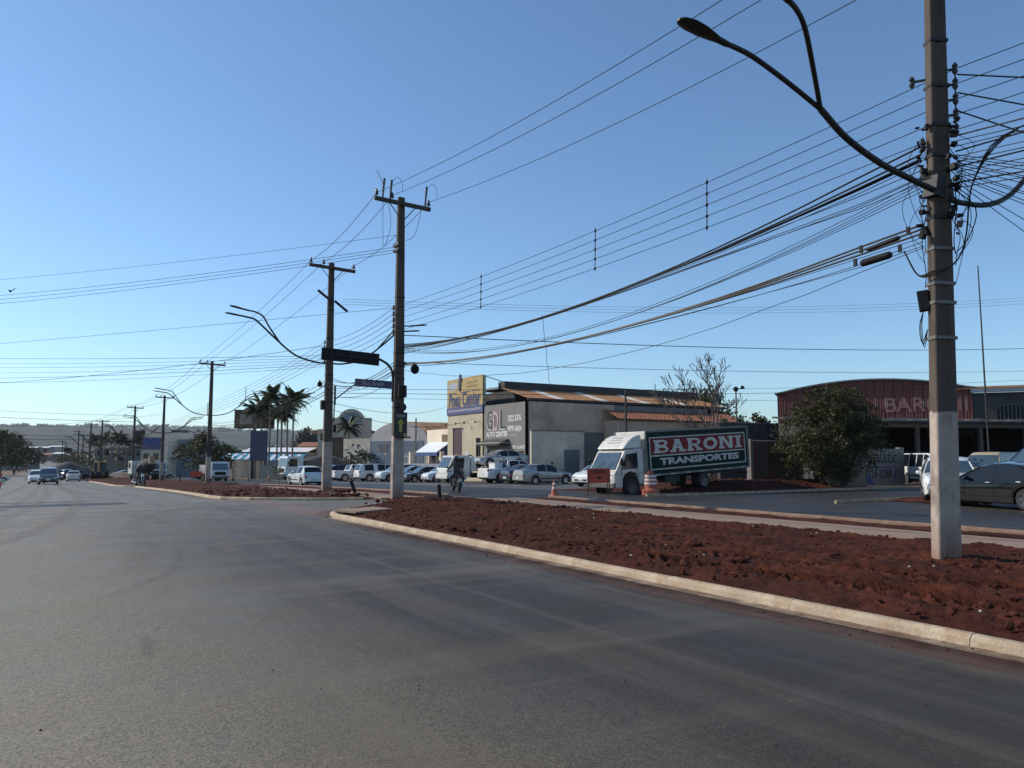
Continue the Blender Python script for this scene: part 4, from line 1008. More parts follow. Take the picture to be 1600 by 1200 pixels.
# right foreground
car('sedan_big', 'car', 'glossy black sedan parked at the right edge beside the near pole', 27.0, 13.1, R(14), 'paint_black', 'rim_dark')
car('suv', 'car', 'white off-roader facing the street, half hidden behind the near pole', 29.3, 16.3, R(238), 'paint_white')
v_ = car('suv', 'van', 'tall dark blue van behind the black sedan at the right edge', 34.6, 14.9, R(292), 'paint_blue', 'rim_dark', cat='van'); v_.scale = (1.2, 1.1, 1.42)
car('kombi', 'van', 'rusty beige van under the open shed', 43.6, 21.6, R(262), 'paint_beige', cat='van')
car('kombi', 'van', 'white and blue van parked behind the painted wall', 47.5, 27.6, R(215), 'paint_white', cat='van')
car('suv', 'car', 'white jeep between the van and the near pole', 42.5, 23.0, R(205), 'paint_offwhite')
# forecourt of the tyre and car shops
car('sedan', 'car', 'silver sedan parked first in the row, tail to the street', 29.7, 44.3, R(92), 'paint_silver', group=PARK)
car('sedan', 'car', 'dark blue sedan beside the silver sedan', 30.8, 47.9, R(90), 'paint_navy', group=PARK)
car('pickup', 'pickup_truck', 'white pickup with boxes and a bicycle heaped in its bed', 31.0, 50.6, R(90), 'paint_white', group=PARK, cat='pickup')
car('hatch', 'car', 'small white car peeping out in front of the box truck', 28.8, 36.6, R(262), 'paint_white', group=PARK)
car('hatch', 'car', 'white hatchback nearest the tow truck, nose to the street', 30.2, 60.6, WEST, 'paint_white', group=PARK)
car('sedan', 'car', 'dark grey car second left of the tow truck', 29.6, 63.4, WEST, 'paint_grey', group=PARK)
car('hatch', 'car', 'silver hatchback third left of the tow truck', 29.6, 66.0, WEST, 'paint_silver', group=PARK)
car('suv', 'car', 'white compact car just right of the second pole', 29.4, 68.6, WEST, 'paint_white', group=PARK)
car('pickup_cap', 'pickup_truck', 'white pickup with a canopy, tail to the street beside the second pole', 29.9, 74.6, EAST, 'paint_white', group=PARK, cat='pickup')
car('pickup', 'pickup_truck', 'white pickup with red tail lamps, left of the canopied one', 28.6, 78.2, EAST, 'paint_white', group=PARK, cat='pickup')
car('pickup', 'pickup_truck', 'grey pickup in front of the dump truck body', 28.0, 82.5, R(-100), 'paint_grey', group=PARK, cat='pickup')
car('hatch', 'car', 'white hatchback driving away in the right carriageway', 18.0, 60.8, R(-6), 'paint_white')
# the avenue ahead
car('suv', 'car', 'dark off-roader driving towards the camera in the avenue', .9, 90.5, R(181), 'paint_grey', 'rim_dark')
car('hatch', 'car', 'white car close behind the dark off-roader', -.1, 101, R(180), 'paint_white')
car('sedan', 'car', 'pale sedan driving away by the third median', 4.1, 119.5, R(4), 'paint_offwhite')
car('suv', 'car', 'dark car standing ahead of the pale sedan', 4.6, 134, R(60), 'paint_navy')
car('sedan', 'car', 'white car jutting in at the left edge', -5.3, 124, R(80), 'paint_white')
car('sedan_big', 'car', 'silver car behind the soil mound right of the excavator', 12.7, 141, R(80), 'paint_silver')
car('sedan_big', 'car', 'pale car ahead of the silver one behind the soil', 17.2, 141, R(80), 'paint_gold_silver')
car('sedan_big', 'car', 'dark blue car crossing behind the second median', 21.0, 117, R(85), 'paint_navy')
# ------------------------------------------------------------------ box truck with BARONI TRANSPORTES on its side
M('truck_green', (.005, .018, .012), .6, var=.15, dirt=(.03, .025, .02), dirt_amt=.25, spec=.15)
M('truck_red', (.22, .016, .02), .6, var=.12, dirt=(.1, .03, .03), dirt_amt=.3, spec=.15)
M('truck_white', (.5, .47, .43), .5, var=.08, dirt=(.3, .25, .2), dirt_amt=.4)
M('truck_cab', (.55, .52, .47), .4, var=.08, coat=.4, dirt=(.3, .22, .15), dirt_amt=.5)
M('box_white', (.68, .66, .61), .5, var=.06, dirt=(.4, .33, .25), dirt_amt=.5)
def truck_wheels(root, xs, hw, r=.4, dual=()):
    for i, x in enumerate(xs):
        for s in (1, -1):
            wheel(root, x, s*(hw-.14), r, .24, 'rim_dark', s, 6)
            if i in dual: wheel(root, x, s*(hw-.42), r, .24, 'rim_dark', s, 6)
def cab(root, x0, prof, hw, paint, win_z, ws, side_win, bevel=.05, wheel_x=None, wr=.45):
    """tilt cab: side profile (x forward, z) drawn across the width; ws = windscreen (xa,za,xb,zb)"""
    MB().prism([(x0+a, b) for a, b in prof], -hw, hw).build('cab', paint, root, bevel=bevel)
    (xa, za), (xb, zb) = ws; nrm = Vector((zb-za, 0, xa-xb)).normalized()*.02
    if nrm.x < 0: nrm = -nrm
    a = [Vector((x0+xa, -hw+.12, za)), Vector((x0+xa, hw-.12, za)), Vector((x0+xb, hw-.16, zb)), Vector((x0+xb, -hw+.16, zb))]
    MB().add([p+nrm for p in a]+[p-nrm*.5 for p in a], [(0, 1, 2, 3), (7, 6, 5, 4), (0, 4, 5, 1), (1, 5, 6, 2), (2, 6, 7, 3), (3, 7, 4, 0)]).build('windscreen', 'glass_blue', root)
    for s in (1, -1):
        MB().prism([(x0+p, q) for p, q in side_win], s*(hw-.03), s*(hw+.014)).build('side_window', 'glass', root)
        MB().add(*blob((x0+side_win[0][0]+.1, s*(hw+.17), (side_win[0][1]+side_win[2][1])/2), (.06, .08, .17))).build('mirror', 'black_plastic', root, smooth=60)
        MB().box((x0+side_win[0][0]-.75, s*(hw+.01), side_win[0][1]-.22), (.16, .03, .04)).build('door_handle', 'black_plastic', root)
    return root
TX, TY, TH = 25.2, 27.75, R(-91)
bt = thing('box_truck', 'white box truck with BARONI TRANSPORTES lettered on its red and green side', 'truck', (TX, TY, zr(TY)+.06), 0, rot=(0, R(3.3), R(90)-TH))
HW = 1.05
# chassis frame
mb = MB(); mb.span((-4.3, -.42, .62), (3.3, -.32, .82)); mb.span((-4.3, .32, .62), (3.3, .42, .82))
for x in (-2.9, -1.4, 0, 1.4): mb.span((x, -.33, .66), (x+.1, .33, .78))
mb.span((-.4, .5, .45), (.5, 1.0, .75)); mb.span((-.4, -1.0, .45), (.5, -.5, .75)); mb.build('chassis', 'steel_dark', bt)
truck_wheels(bt, (2.55, -2.0), HW, .4, (1,))
cab(bt, 1.75, [(-.02, .55), (.35, .5), (.36, .8), (.52, 1.02), (.8, 1.1), (1.08, 1.02), (1.25, .8), (1.28, .42), (1.72, .42), (1.74, .7), (1.72, 1.08), (1.62, 1.18), (1.08, 2.0), (.95, 2.1), (.05, 2.12), (-.02, 2.05)], .97, 'truck_cab', 0, ((1.6, 1.24), (1.11, 1.97)), [(1.32, 1.22), (1.0, 1.9), (.36, 1.92), (.36, 1.22)], .05)
for s in (1, -1):
    MB().box((3.47, s*.68, .84), (.06, .36, .18)).build('headlight', 'lamp_clear', bt, bevel=.03)
    MB().lathe([(.5, -.03), (.52, 0), (.5, .03)], 20, (2.55, s*.95, .42), 'y').build('wheel_arch', 'black_plastic', bt)
MB().box((3.5, 0, .55), (.12, 1.95, .26)).build('bumper', 'paint_grey', bt, bevel=.04)
MB().box((3.47, 0, .92), (.05, .9, .16)).build('grille', 'black_plastic', bt, bevel=.02)
mb = MB(); 
for s in (-.35, .3): mb.tube([(3.42, s, 1.26), (3.22, s+.3, 1.6)], .012, 4)
mb.build('wiper', 'black_plastic', bt)
# roof fairing
MB().prism([(1.78, 2.13), (2.88, 2.13), (2.8, 2.22), (2.55, 2.46), (2.3, 2.62), (2.0, 2.71), (1.78, 2.73)], -.93, .93).build('roof_fairing', 'box_white', bt, bevel=.07)
fl = MB()
for k in range(3): fl.box((2.62-.13*k+.0, 0, 2.41+.1*k), (.012, .9-.1*k, .05), ry=R(-38))
fl.build('fairing_lettering', 'print_grey', bt)
# cargo box
BX0, BX1, BZ0, BZ1 = -5.2, 1.62, .86, 2.86
MB().span((BX0, -HW, BZ0), (BX1, HW, BZ1)).build('cargo_box', 'box_white', bt, bevel=.02)
mb = MB()
for s in (1, -1):
    mb.span((BX0-.015, s*HW-.03, BZ1-.04), (BX1+.015, s*HW+.03, BZ1+.03)); mb.span((BX0-.015, s*HW-.03, BZ0-.05), (BX1+.015, s*HW+.03, BZ0+.03))
    for x in (BX0, BX1): mb.span((x-.03, s*HW-.03, BZ0+.031), (x+.03, s*HW+.033, BZ1-.041))
mb.build('box_rail', 'galv', bt)
yl = HW+.004       # the left side of the truck, turned to the camera
n3 = (BX1-BX0-.12)/3
for s in (1, -1):
    for k in range(3):
        MB().span((BX0+.06+n3*k+.006, s*(HW+.001), BZ0+.035), (BX0+.06+n3*(k+1)-.006, s*(HW+.012), BZ1-.045)).build('side_panel', 'truck_green', bt)
yl = HW+.013
ix0, ix1 = BX0+.22, BX1-.2
mb = MB(); t = .055
z0, z1, zm = BZ0+.22, BZ1-.28, BZ0+.86
for a, b in (((ix0, z0), (ix1, z0+t)), ((ix0, z1-t), (ix1, z1)), ((ix0, z0+t), (ix0+t, z1-t)), ((ix1-t, z0+t), (ix1, z1-t)), ((ix0+t, zm-t/2), (ix1-t, zm+t/2))):
    mb.span((a[0], yl, a[1]), (b[0], yl+.004, b[1]))
mb.build('border_stripe', 'truck_white', bt)
MB().span((ix0+t+.04, yl-.0005, zm+t/2+.03), (ix1-t-.04, yl+.003, z1-t-.03)).build('red_field', 'truck_red', bt)
# slab-serif letters, drawn as polygons on a unit cell (w x 1); read from +Y side: x runs to the rear
def slab_letters(word, x_left, x_right, zb, zt, yp, parent, mat):
    G = {'B': (1.0, lambda m, S: (S(.08, 0, .34, 1), S(0, 0, .5, .17), S(0, .83, .5, 1), m.append(('ring', .34, .0, 1.0, .53, .2)), m.append(('ring', .34, .47, .95, 1.0, .2)))),
         'A': (1.12, lambda m, S: (m.append(('poly', [(.1, .0), (.32, 0), (.68, 1), (.4, 1)])), m.append(('poly', [(.72, 0), (1.0, 0), (.68, 1), (.42, 1)])), S(.3, .26, .8, .42), S(0, 0, .42, .16), S(.62, 0, 1.12, .16), S(.3, .88, .7, 1))),
         'R': (1.08, lambda m, S: (S(.08, 0, .34, 1), S(0, 0, .46, .17), S(0, .83, .5, 1), m.append(('ring', .34, .42, .96, 1.0, .2)), m.append(('poly', [(.42, .46), (.66, .5), (1.0, .1), (.72, .1)])), S(.66, 0, 1.08, .16))),
         'O': (1.05, lambda m, S: m.append(('oval', .52, .5, .52, .5, .24))),
         'N': (1.15, lambda m, S: (S(.08, 0, .32, 1), S(.82, 0, 1.06, 1), m.append(('poly', [(.14, 1), (.42, 1), (1.02, 0), (.76, 0)])), S(0, 0, .44, .16), S(0, .84, .38, 1), S(.7, .84, 1.15, 1))),
         'I': (.52, lambda m, S: (S(.13, 0, .39, 1), S(0, 0, .52, .17), S(0, .83, .52, 1)))}
    tot = sum(G[c][0] for c in word)+.1*(len(word)-1); k = (x_right-x_left)/tot; cur = 0
    for c in word:
        w, fn = G[c]; m = []
        fn(m, lambda a, b, cc, d: m.append(('poly', [(a, b), (cc, b), (cc, d), (a, d)])))
        mb = MB(); lay = 0
        X = lambda u: x_left+(cur+u)*k
        Z = lambda v: zb+v*(zt-zb)
        def poly(P):
            nonlocal lay
            lay += 1; h = yp+.003+.0006*lay
            mb.add([(X(a), h, Z(b)) for a, b in P], [tuple(range(len(P)))])
        def strip(O, I):
            nonlocal lay
            lay += 1; h = yp+.003+.0006*lay; n = len(O)
            mb.add([(X(a), h, Z(b)) for a, b in O+I], [(i, i+1, n+i+1, n+i) for i in range(n-1)])
        for q in m:
            if q[0] == 'poly': poly(q[1])
            elif q[0] == 'oval':
                _, a, b, ra, rb, t_ = q; O = [(a+ra*math.cos(u*math.pi/10), b+rb*math.sin(u*math.pi/10)) for u in range(21)]; I = [(a+(ra-t_)*math.cos(u*math.pi/10), b+(rb-t_)*math.sin(u*math.pi/10)) for u in range(21)]
                strip(O, I)
            else:
                _, xl, b0, xr, b1, t_ = q; cy, rb = (b0+b1)/2, (b1-b0)/2; cxm = xl+(xr-xl)*.42; ra = xr-cxm
                O = [(xl, b0)]+[(cxm+ra*math.sin(u*math.pi/10), cy-rb*math.cos(u*math.pi/10)) for u in range(11)]+[(xl, b1)]
                I = [(xl, b0+t_*.72)]+[(cxm+(ra-t_)*math.sin(u*math.pi/10), cy-(rb-t_*.72)*math.cos(u*math.pi/10)) for u in range(11)]+[(xl, b1-t_*.72)]
                strip(O, I)
        mb.build('letter', mat, parent, recalc=False)
        cur += w+.1
# truck local +x is forward; seen from its left (+y) side forward is on the left of the picture
slab_letters('BARONI', ix1-t-.2, ix0+t+.2, zm+.12, z1-t-.09, yl+.004, bt, 'truck_white')
text_mesh('lettering', 'TRANSPORTES', .4, 'truck_white', bt, ((ix0+ix1)/2-.05, yl+.006, (z0+zm)/2+.03), (R(90), 0, R(180)), width=5.3, offset=.018)
MB().span((BX0+.1, -1.0, .5), (BX0+.2, 1.0, .62)).build('rear_bumper', 'steel_dark', bt)
for s in (1, -1): MB().box((BX0-.03, s*.85, .85), (.05, .3, .12)).build('taillight', 'lamp_red', bt)
mb = MB()
for k in range(7): mb.box((-4.7+.95*k, HW+.034, BZ0-.01), (.3, .008, .05))
mb.build('reflector_tape', 'truck_white', bt)
mb = MB()
for x in (1.78+.33, 1.78+1.3): mb.box((x, .976, 1.45), (.012, .012, 1.2))
mb.box((2.45, .976, 1.02), (1.2, .012, .014)); mb.build('door_gap', 'black_plastic', bt)
MB().box((2.1, .985, .48), (.5, .06, .06)).build('step', 'steel_dark', bt)
mb = MB()
for k in range(12):
    for z in (BZ0+.08, BZ1-.1): mb.box((BX0+.3+.58*k, HW+.016, z), (.025, .008, .025))
tag(mb.build('rivets', 'galv', bt), kind='stuff')

# ------------------------------------------------------------------ tow truck with flat bed and the car it carries
tt = thing('tow_truck', 'off-white flatbed tow truck parked nose to the street with a silver car aboard', 'truck', (29.8, 53.9, zr(53.9)+.006), 0, rot=(0, 0, R(90)-R(-92)))
mb = MB(); mb.span((-3.2, -.42, .6), (2.6, -.3, .8)); mb.span((-3.2, .3, .6), (2.6, .42, .8)); mb.span((-1.0, .5, .4), (.3, .95, .75)); mb.span((-1.0, -.95, .4), (.3, -.5, .75)); mb.build('chassis', 'steel_dark', tt)
truck_wheels(tt, (2.1, -1.6), 1.0, .37, (1,))
cab(tt, 1.2, [(0, .6), (.45, .55), (.5, .85), (.7, 1.0), (1.15, 1.0), (1.32, .8), (1.35, .45), (2.0, .45), (2.02, .85), (1.96, 1.15), (1.5, 2.05), (1.35, 2.16), (.1, 2.18), (0, 2.1)], .92, 'paint_offwhite', 0, ((1.93, 1.22), (1.53, 2.02)), [(1.55, 1.25), (1.25, 1.98), (.55, 1.98), (.55, 1.25)])
MB().box((3.22, 0, .52), (.14, 1.85, .28)).build('bumper', 'paint_offwhite', tt, bevel=.04)
for s in (1, -1): MB().box((3.2, s*.68, .95), (.05, .3, .18)).build('headlight', 'lamp_clear', tt, bevel=.02)
MB().prism([(1.1, .95), (1.1, 2.1), (.85, 2.1), (.6, 1.1), (.6, .95)], -.9, .9).build('headboard', 'paint_offwhite', tt, bevel=.03)
MB().span((-3.6, -1.05, .95), (.6, 1.05, 1.05)).span((-3.6, 1.0, 1.05), (.6, 1.05, 1.17)).span((-3.6, -1.05, 1.05), (.6, -1.0, 1.17)).build('flat_bed', 'paint_offwhite', tt, bevel=.01)
MB().lathe([(.08, 0), (.08, .1), (.05, .14)], 10, (1.9, 0, 2.19)).build('beacon', 'lamp_amber', tt)
car('sedan_big', 'car', 'silver saloon riding on the flatbed tow truck', 32.0, 54.1, R(-92), 'paint_silver', rot=(0, R(-1), R(90)-R(-92)), z=zr(54)+1.2)
# load in the white pickup
ld = thing('storage_box', 'white plastic box standing in the pickup bed', 'box', (29.5, 50.5, zr(50.6)+1.0)); MB().box((0, 0, .25), (.7, .9, .5)).build('tub', 'paint_white', ld, bevel=.04); MB().box((0, 0, .52), (.74, .94, .06)).build('lid', 'white_band', ld, bevel=.02)
bk = thing('bicycle', 'small bicycle lying on the load of the white pickup', 'bicycle', (30.3, 50.4, zr(50.6)+1.42), 0, rot=(0, 0, R(20)))
for x in (-.5, .5):
    MB().tube([(x+.3*math.cos(t*math.pi/9), 0, .3*math.sin(t*math.pi/9)) for t in range(19)], .02, 5).build('wheel', 'rubber', bk)
MB().tube([(-.5, 0, 0), (-.1, 0, -.02), (.35, 0, .32), (-.2, 0, .34), (-.5, 0, 0)], .016, 5).tube([(.5, 0, 0), (.33, 0, .45)], .016, 5).tube([(-.1, 0, 0), (-.22, 0, .45)], .014, 5).build('frame', 'truck_red', bk)
MB().box((-.23, 0, .47), (.22, .1, .05)).build('saddle', 'black_plastic', bk); MB().tube([(.33, -.25, .48), (.33, .25, .48)], .014, 5).build('handlebar', 'chrome', bk)

M('beige_hopper', (.35, .22, .12), .7)
M('dark_wall', (.07, .062, .058), .9, var=.3, scale=.9, dirt=(.03, .03, .03), dirt_amt=.7, bump=.2)
M('grime_wall', (.22, .195, .175), .9, var=.15, scale=.7, dirt=(.14, .12, .1), dirt_amt=.7, bump=.15)
# ------------------------------------------------------------------ dump truck, mixer, excavator, small road works trucks
def dump_truck(lab, x, y, hd, paint='paint_white', name='dump_truck', bedmat='brown_plaster', soil=True):
    d = thing(name, lab, 'truck', (x, y, zr(y)+.006), 0, rot=(0, 0, R(90)-hd))
    MB().span((-3.6, -.45, .75), (2.6, .45, .98)).span((-.6, -1.1, .5), (.6, 1.1, .9)).build('chassis', 'steel_dark', d)
    truck_wheels(d, (2.5, -1.5, -2.75), 1.2, .5, (1, 2))
    cab(d, 1.45, [(0, .8), (.5, .8), (.62, 1.1), (1.5, 1.1), (1.62, .8), (1.65, .5), (2.15, .5), (2.18, 1.5), (1.98, 2.75), (1.85, 2.85), (.1, 2.85), (0, 2.75)], 1.2, paint, 0, ((2.16, 1.65), (2.0, 2.6)), [(1.8, 1.65), (1.65, 2.55), (.75, 2.55), (.75, 1.65)])
    MB().box((3.65, 0, 1.2), (.08, 1.5, .45)).build('grille', 'black_plastic', d); MB().box((3.66, 0, .65), (.12, 2.4, .3)).build('bumper', 'paint_grey', d, bevel=.04)
    for s in (1, -1): MB().box((3.68, s*.9, .95), (.06, .35, .18)).build('headlight', 'lamp_clear', d)
    b = MB().prism([(-4.3, 1.05), (1.2, 1.05), (1.3, 2.35), (-4.4, 2.35)], -1.25, 1.25)
    for k in range(7): b.span((-4.1+.8*k, -1.31, 1.05), (-4.0+.8*k, 1.31, 2.36))
    b.build('tipper_body', bedmat, d, bevel=.02)
    if soil:
        vs, fs = [], []
        for i in range(15):
            for j in range(7):
                u, v = i/14, j/6; vs.append((-4.3+5.5*u, -1.2+2.4*v, 2.3+.65*math.sin(u*math.pi)**.7*math.sin(v*math.pi)**.7+.1*noise.noise((u*6, v*4, 2))))
        for i in range(14):
            for j in range(6): fs.append((i*7+j, (i+1)*7+j, (i+1)*7+j+1, i*7+j+1))
        MB().add(vs, fs).build('soil_load', 'gravel', d, smooth=50)
    return d
dump_truck('white dump truck carrying dark soil behind the white hatchback', 27.8, 91.5, R(-97))
sw_ = dump_truck('small white truck standing behind the four-lamp pole', 17.6, 95.5, R(178), 'paint_white', 'dump_truck', 'truck_white', False); sw_.scale = (.8, .8, .8)
dump_truck('far white truck parked among the trees on the left verge', -6.8, 330, R(180), 'paint_offwhite', 'delivery_truck', 'truck_white', False)
dump_truck('pale truck standing beyond the slim pole', 16.9, 147, R(170), 'paint_offwhite', 'delivery_truck', 'white_band', False)
mx = thing('mixer_truck', 'concrete mixer truck with a grey drum behind the motorcycle', 'truck', (11.9, 112, zr(112)), 0, rot=(0, 0, R(100)))
MB().span((-3, -.45, .75), (3.2, .45, 1.0)).build('chassis', 'steel_dark', mx); truck_wheels(mx, (2.4, -1.3, -2.5), 1.2, .5, (1, 2))
cab(mx, 1.6, [(0, .8), (1.7, .8), (1.72, 1.5), (1.55, 2.6), (0, 2.6)], 1.15, 'paint_offwhite', 0, ((1.7, 1.6), (1.56, 2.45)), [(1.4, 1.6), (1.3, 2.4), (.5, 2.4), (.5, 1.6)])
MB().lathe([(.3, -1.9), (.65, -1.4), (.95, -.3), (.95, .4), (.65, 1.5), (.35, 1.8)], 16, axis='x').build('drum', 'dark_wall', mx, loc=(-1.1, 0, 1.95), rot=(0, R(12), 0), smooth=40)
MB().prism([(-3.2, 2.2), (-2.9, 3.2), (-2.6, 3.2), (-2.8, 2.2)], -.35, .35).build('hopper', 'beige_hopper', mx)
bh = thing('backhoe', 'yellow backhoe loader standing on the soil beside the gravel heap', 'digger', (7.9, 131, zr(131)), 0, rot=(0, 0, R(84)))
MB().prism([(-1.6, .7), (2.4, .6), (2.4, 1.35), (.9, 1.5), (-1.6, 1.2)], -.55, .55).build('body', 'yellow_paint', bh, bevel=.04)
for x, r in ((-.8, .75), (1.8, .5)):
    for s in (1, -1): wheel(bh, x, s*.95, r, .45, 'rim', s, 6)
MB().prism([(-1.4, 1.25), (.7, 1.3), (.5, 2.55), (-1.2, 2.55)], -.75, .75).build('cab_glass', 'glass', bh)
m_ = MB().span((-1.35, -.85, 2.55), (.65, .85, 2.75))
for x in (-1.32, .6):
    for s in (1, -1): m_.tube([(x, s*.77, 1.2), (x*.88, s*.77, 2.56)], .06, 5)
m_.build('cab_frame', 'yellow_paint', bh)
for s in (-1, 1): MB().box((-1.38, s*.6, 2.85), (.1, .22, .15)).build('work_lamp', 'lamp_clear', bh)
MB().tube([(-1.7, 0, .9), (-2.0, .1, 2.3), (-2.5, .1, 2.9)], [.18, .16, .12], 6).tube([(-2.5, .1, 2.9), (-2.8, .1, 1.3)], .11, 6).build('boom', 'yellow_paint', bh)
MB().prism([(-3.1, .7), (-2.55, .75), (-2.65, 1.3), (-2.95, 1.3)], -.3, .45).build('hoe_bucket', 'steel_dark', bh)
MB().prism([(2.7, .2), (3.3, .25), (3.2, .35), (2.8, .9), (2.6, .9)], -1.05, 1.05).build('loader_bucket', 'steel_dark', bh)
MB().tube([(1.2, .6, 1.3), (2.75, .6, .6)], .08, 5).tube([(1.2, -.6, 1.3), (2.75, -.6, .6)], .08, 5).build('loader_arm', 'yellow_paint', bh)
# ------------------------------------------------------------------ buildings
M('cream_wall', (.46, .4, .28), .85, var=.08, scale=.8, dirt=(.38, .31, .21), dirt_amt=.45, bump=.1)
M('sign_yellow', (.4, .29, .115), .75, var=.12, scale=1.2, dirt=(.36, .22, .1), dirt_amt=.6)
M('sign_navy', (.05, .06, .16), .7, var=.15, dirt=(.2, .18, .2), dirt_amt=.3)
M('print_navy', (.045, .055, .11), .75, var=.15); M('print_pale', (.5, .5, .52), .75, var=.15, scale=8); M('print_white', (.66, .66, .64), .7, var=.1)
M('print_red', (.4, .2, .2), .7, var=.1); M('print_black', (.02, .02, .022), .7, var=.1); M('print_faded', (.27, .2, .08), .8, var=.3, scale=6)
M('grey_wall', (.19, .178, .165), .85, var=.1, scale=.8, dirt=(.15, .14, .13), dirt_amt=.4)
M('brown_wall', (.64, .46, .33), .9, var=.12, scale=.6, dirt=(.13, .1, .085), dirt_amt=.6, bump=.15)
M('white_wall', (.8, .67, .51), .85, var=.08, scale=.7, dirt=(.3, .27, .22), dirt_amt=.6, bump=.1)
M('dark_wall', (.07, .065, .065), .9, var=.3, scale=.9, dirt=(.03, .03, .03), dirt_amt=.7, bump=.2)
M('beige_wall', (.5, .43, .33), .85, var=.1, dirt=(.33, .27, .2), dirt_amt=.5)
M('blue_grey_wall', (.22, .25, .3), .85, var=.1, dirt=(.15, .15, .15), dirt_amt=.5)
M('brick_wall', (.16, .085, .06), .9, var=.3, scale=5, dirt=(.08, .05, .04), dirt_amt=.6, bump=.3)
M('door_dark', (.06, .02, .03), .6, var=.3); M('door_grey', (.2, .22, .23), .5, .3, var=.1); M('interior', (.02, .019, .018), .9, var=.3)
M('roof_rust', (.36, .18, .075), .75, .1, var=.3, scale=1.2, dirt=(.2, .1, .05), dirt_amt=.7, stretch=(3, .5, 1))
M('roof_clear', (.62, .58, .52), .5, 0, var=.2, dirt=(.4, .3, .2), dirt_amt=.5)
M('roof_dark', (.045, .04, .04), .7, .2, var=.3); M('roof_grey', (.2, .2, .21), .7, .2, var=.2, scale=.8)
M('roof_white', (.78, .78, .76), .6, 0, var=.06); M('terracotta', (.34, .13, .07), .85, var=.3, scale=3, dirt=(.15, .08, .05), dirt_amt=.6)
M('red_sheet', (.2, .055, .045), .6, .2, var=.25, scale=1.3, dirt=(.2, .1, .08), dirt_amt=.55, stretch=(4, 4, .4)); M('white_sheet', (.5, .47, .43), .6, .2, var=.12, dirt=(.3, .2, .15), dirt_amt=.5)
M('grey_sheet', (.19, .2, .2), .55, .4, var=.15); M('rust_sheet', (.17, .06, .04), .75, .2, var=.35, scale=2.5, dirt=(.09, .045, .035), dirt_amt=.7, stretch=(5, 5, .5))
M('canopy_blue', (.06, .3, .42), .5, var=.1); M('canopy_white', (.7, .72, .73), .5, var=.06); M('awning_blue', (.03, .06, .2), .6, var=.1)
M('purple', (.085, .075, .125), .6, var=.15); M('billboard_brown', (.16, .09, .06), .6, var=.4, scale=.6); M('fence_metal', (.24, .26, .27), .6, .3, var=.1, dirt=(.15, .1, .08), dirt_amt=.5)
M('timber', (.1, .07, .05), .85, var=.3, scale=4, stretch=(1, 1, 8))
def holed_wall(name, parent, p0, u, L, z0, z1, holes, mat, t=.18):
    """wall from p0 along unit vector u, outside to the right of u; holes: (u0,u1,z0,z1) cut through it"""
    u = Vector(u); nrm = Vector((u.y, -u.x, 0)); mb = MB()
    us = sorted({0, L}|{h[0] for h in holes}|{h[1] for h in holes}); zs = sorted({z0, z1}|{h[2] for h in holes}|{h[3] for h in holes})
    P = lambda a, z, d: Vector((p0[0], p0[1], 0))+u*a-nrm*d+Vector((0, 0, z))
    for a, b in zip(us, us[1:]):
        for c, d in zip(zs, zs[1:]):
            am, cm = (a+b)/2, (c+d)/2
            if any(h[0] < am < h[1] and h[2] < cm < h[3] for h in holes): continue
            mb.quad(P(a, c, 0), P(b, c, 0), P(b, d, 0), P(a, d, 0)); mb.quad(P(b, c, t), P(a, c, t), P(a, d, t), P(b, d, t))
    for a, b, c, d in list(holes)+[(0, L, z0, z1)]:
        mb.quad(P(a, c, 0), P(a, d, 0), P(a, d, t), P(a, c, t)); mb.quad(P(b, c, 0), P(b, c, t), P(b, d, t), P(b, d, 0))
        mb.quad(P(a, d, 0), P(b, d, 0), P(b, d, t), P(a, d, t)); mb.quad(P(a, c, 0), P(a, c, t), P(b, c, t), P(b, c, 0))
    return mb.build(name, mat, parent, recalc=False)
def opening(parent, p0, u, h, kind, mat=None, bars=0):
    """window or door leaf set back in a hole; a frame and its pane"""
    u = Vector(u); nrm = Vector((u.y, -u.x, 0)); a, b, c, d = h
    P = lambda x, z, k: Vector((p0[0], p0[1], 0))+u*x-nrm*k+Vector((0, 0, z))
    ang = math.atan2(u.y, u.x); w, hh = b-a, d-c; cen = P((a+b)/2, (c+d)/2, .1)
    if kind == 'window':
        f = MB(); t = .06
        for q in ((0, hh/2-t/2, w, t), (0, -hh/2+t/2, w, t), (-w/2+t/2, 0, t, hh-2*t), (w/2-t/2, 0, t, hh-2*t)): f.box((q[0], 0, q[1]), (q[2], .06, q[3]))
        for k in range(bars): f.box((-w/2+(k+1)*w/(bars+1), 0, 0), (.04, .05, hh-2*t))
        fr = f.build('window', 'galv', parent, loc=cen, rot=(0, 0, ang))
        MB().box((0, .0, 0), (w-2*t, .02, hh-2*t)).build('pane', mat or 'glass', fr, loc=(0, .04, 0))
        return fr
    dl = MB().box((0, 0, 0), (w-.01, .05, hh-.01))
    if kind == 'shutter':
        for k in range(int(hh/.12)): dl.box((0, -.035, -hh/2+.06+k*.12), (w-.03, .02, .05))
    o = dl.build('door' if kind == 'door' else 'shutter', mat or 'door_grey', parent, loc=cen, rot=(0, 0, ang))
    if kind == 'door': MB().box((w*.38, -.045, -.05), (.04, .04, .12)).build('handle', 'steel_dark', o)
    return o
S_ = (0, -1, 0)       # a wall facing the avenue (-X): u runs towards -Y
E_ = (1, 0, 0)        # a wall facing the side street (-Y): u runs towards +X
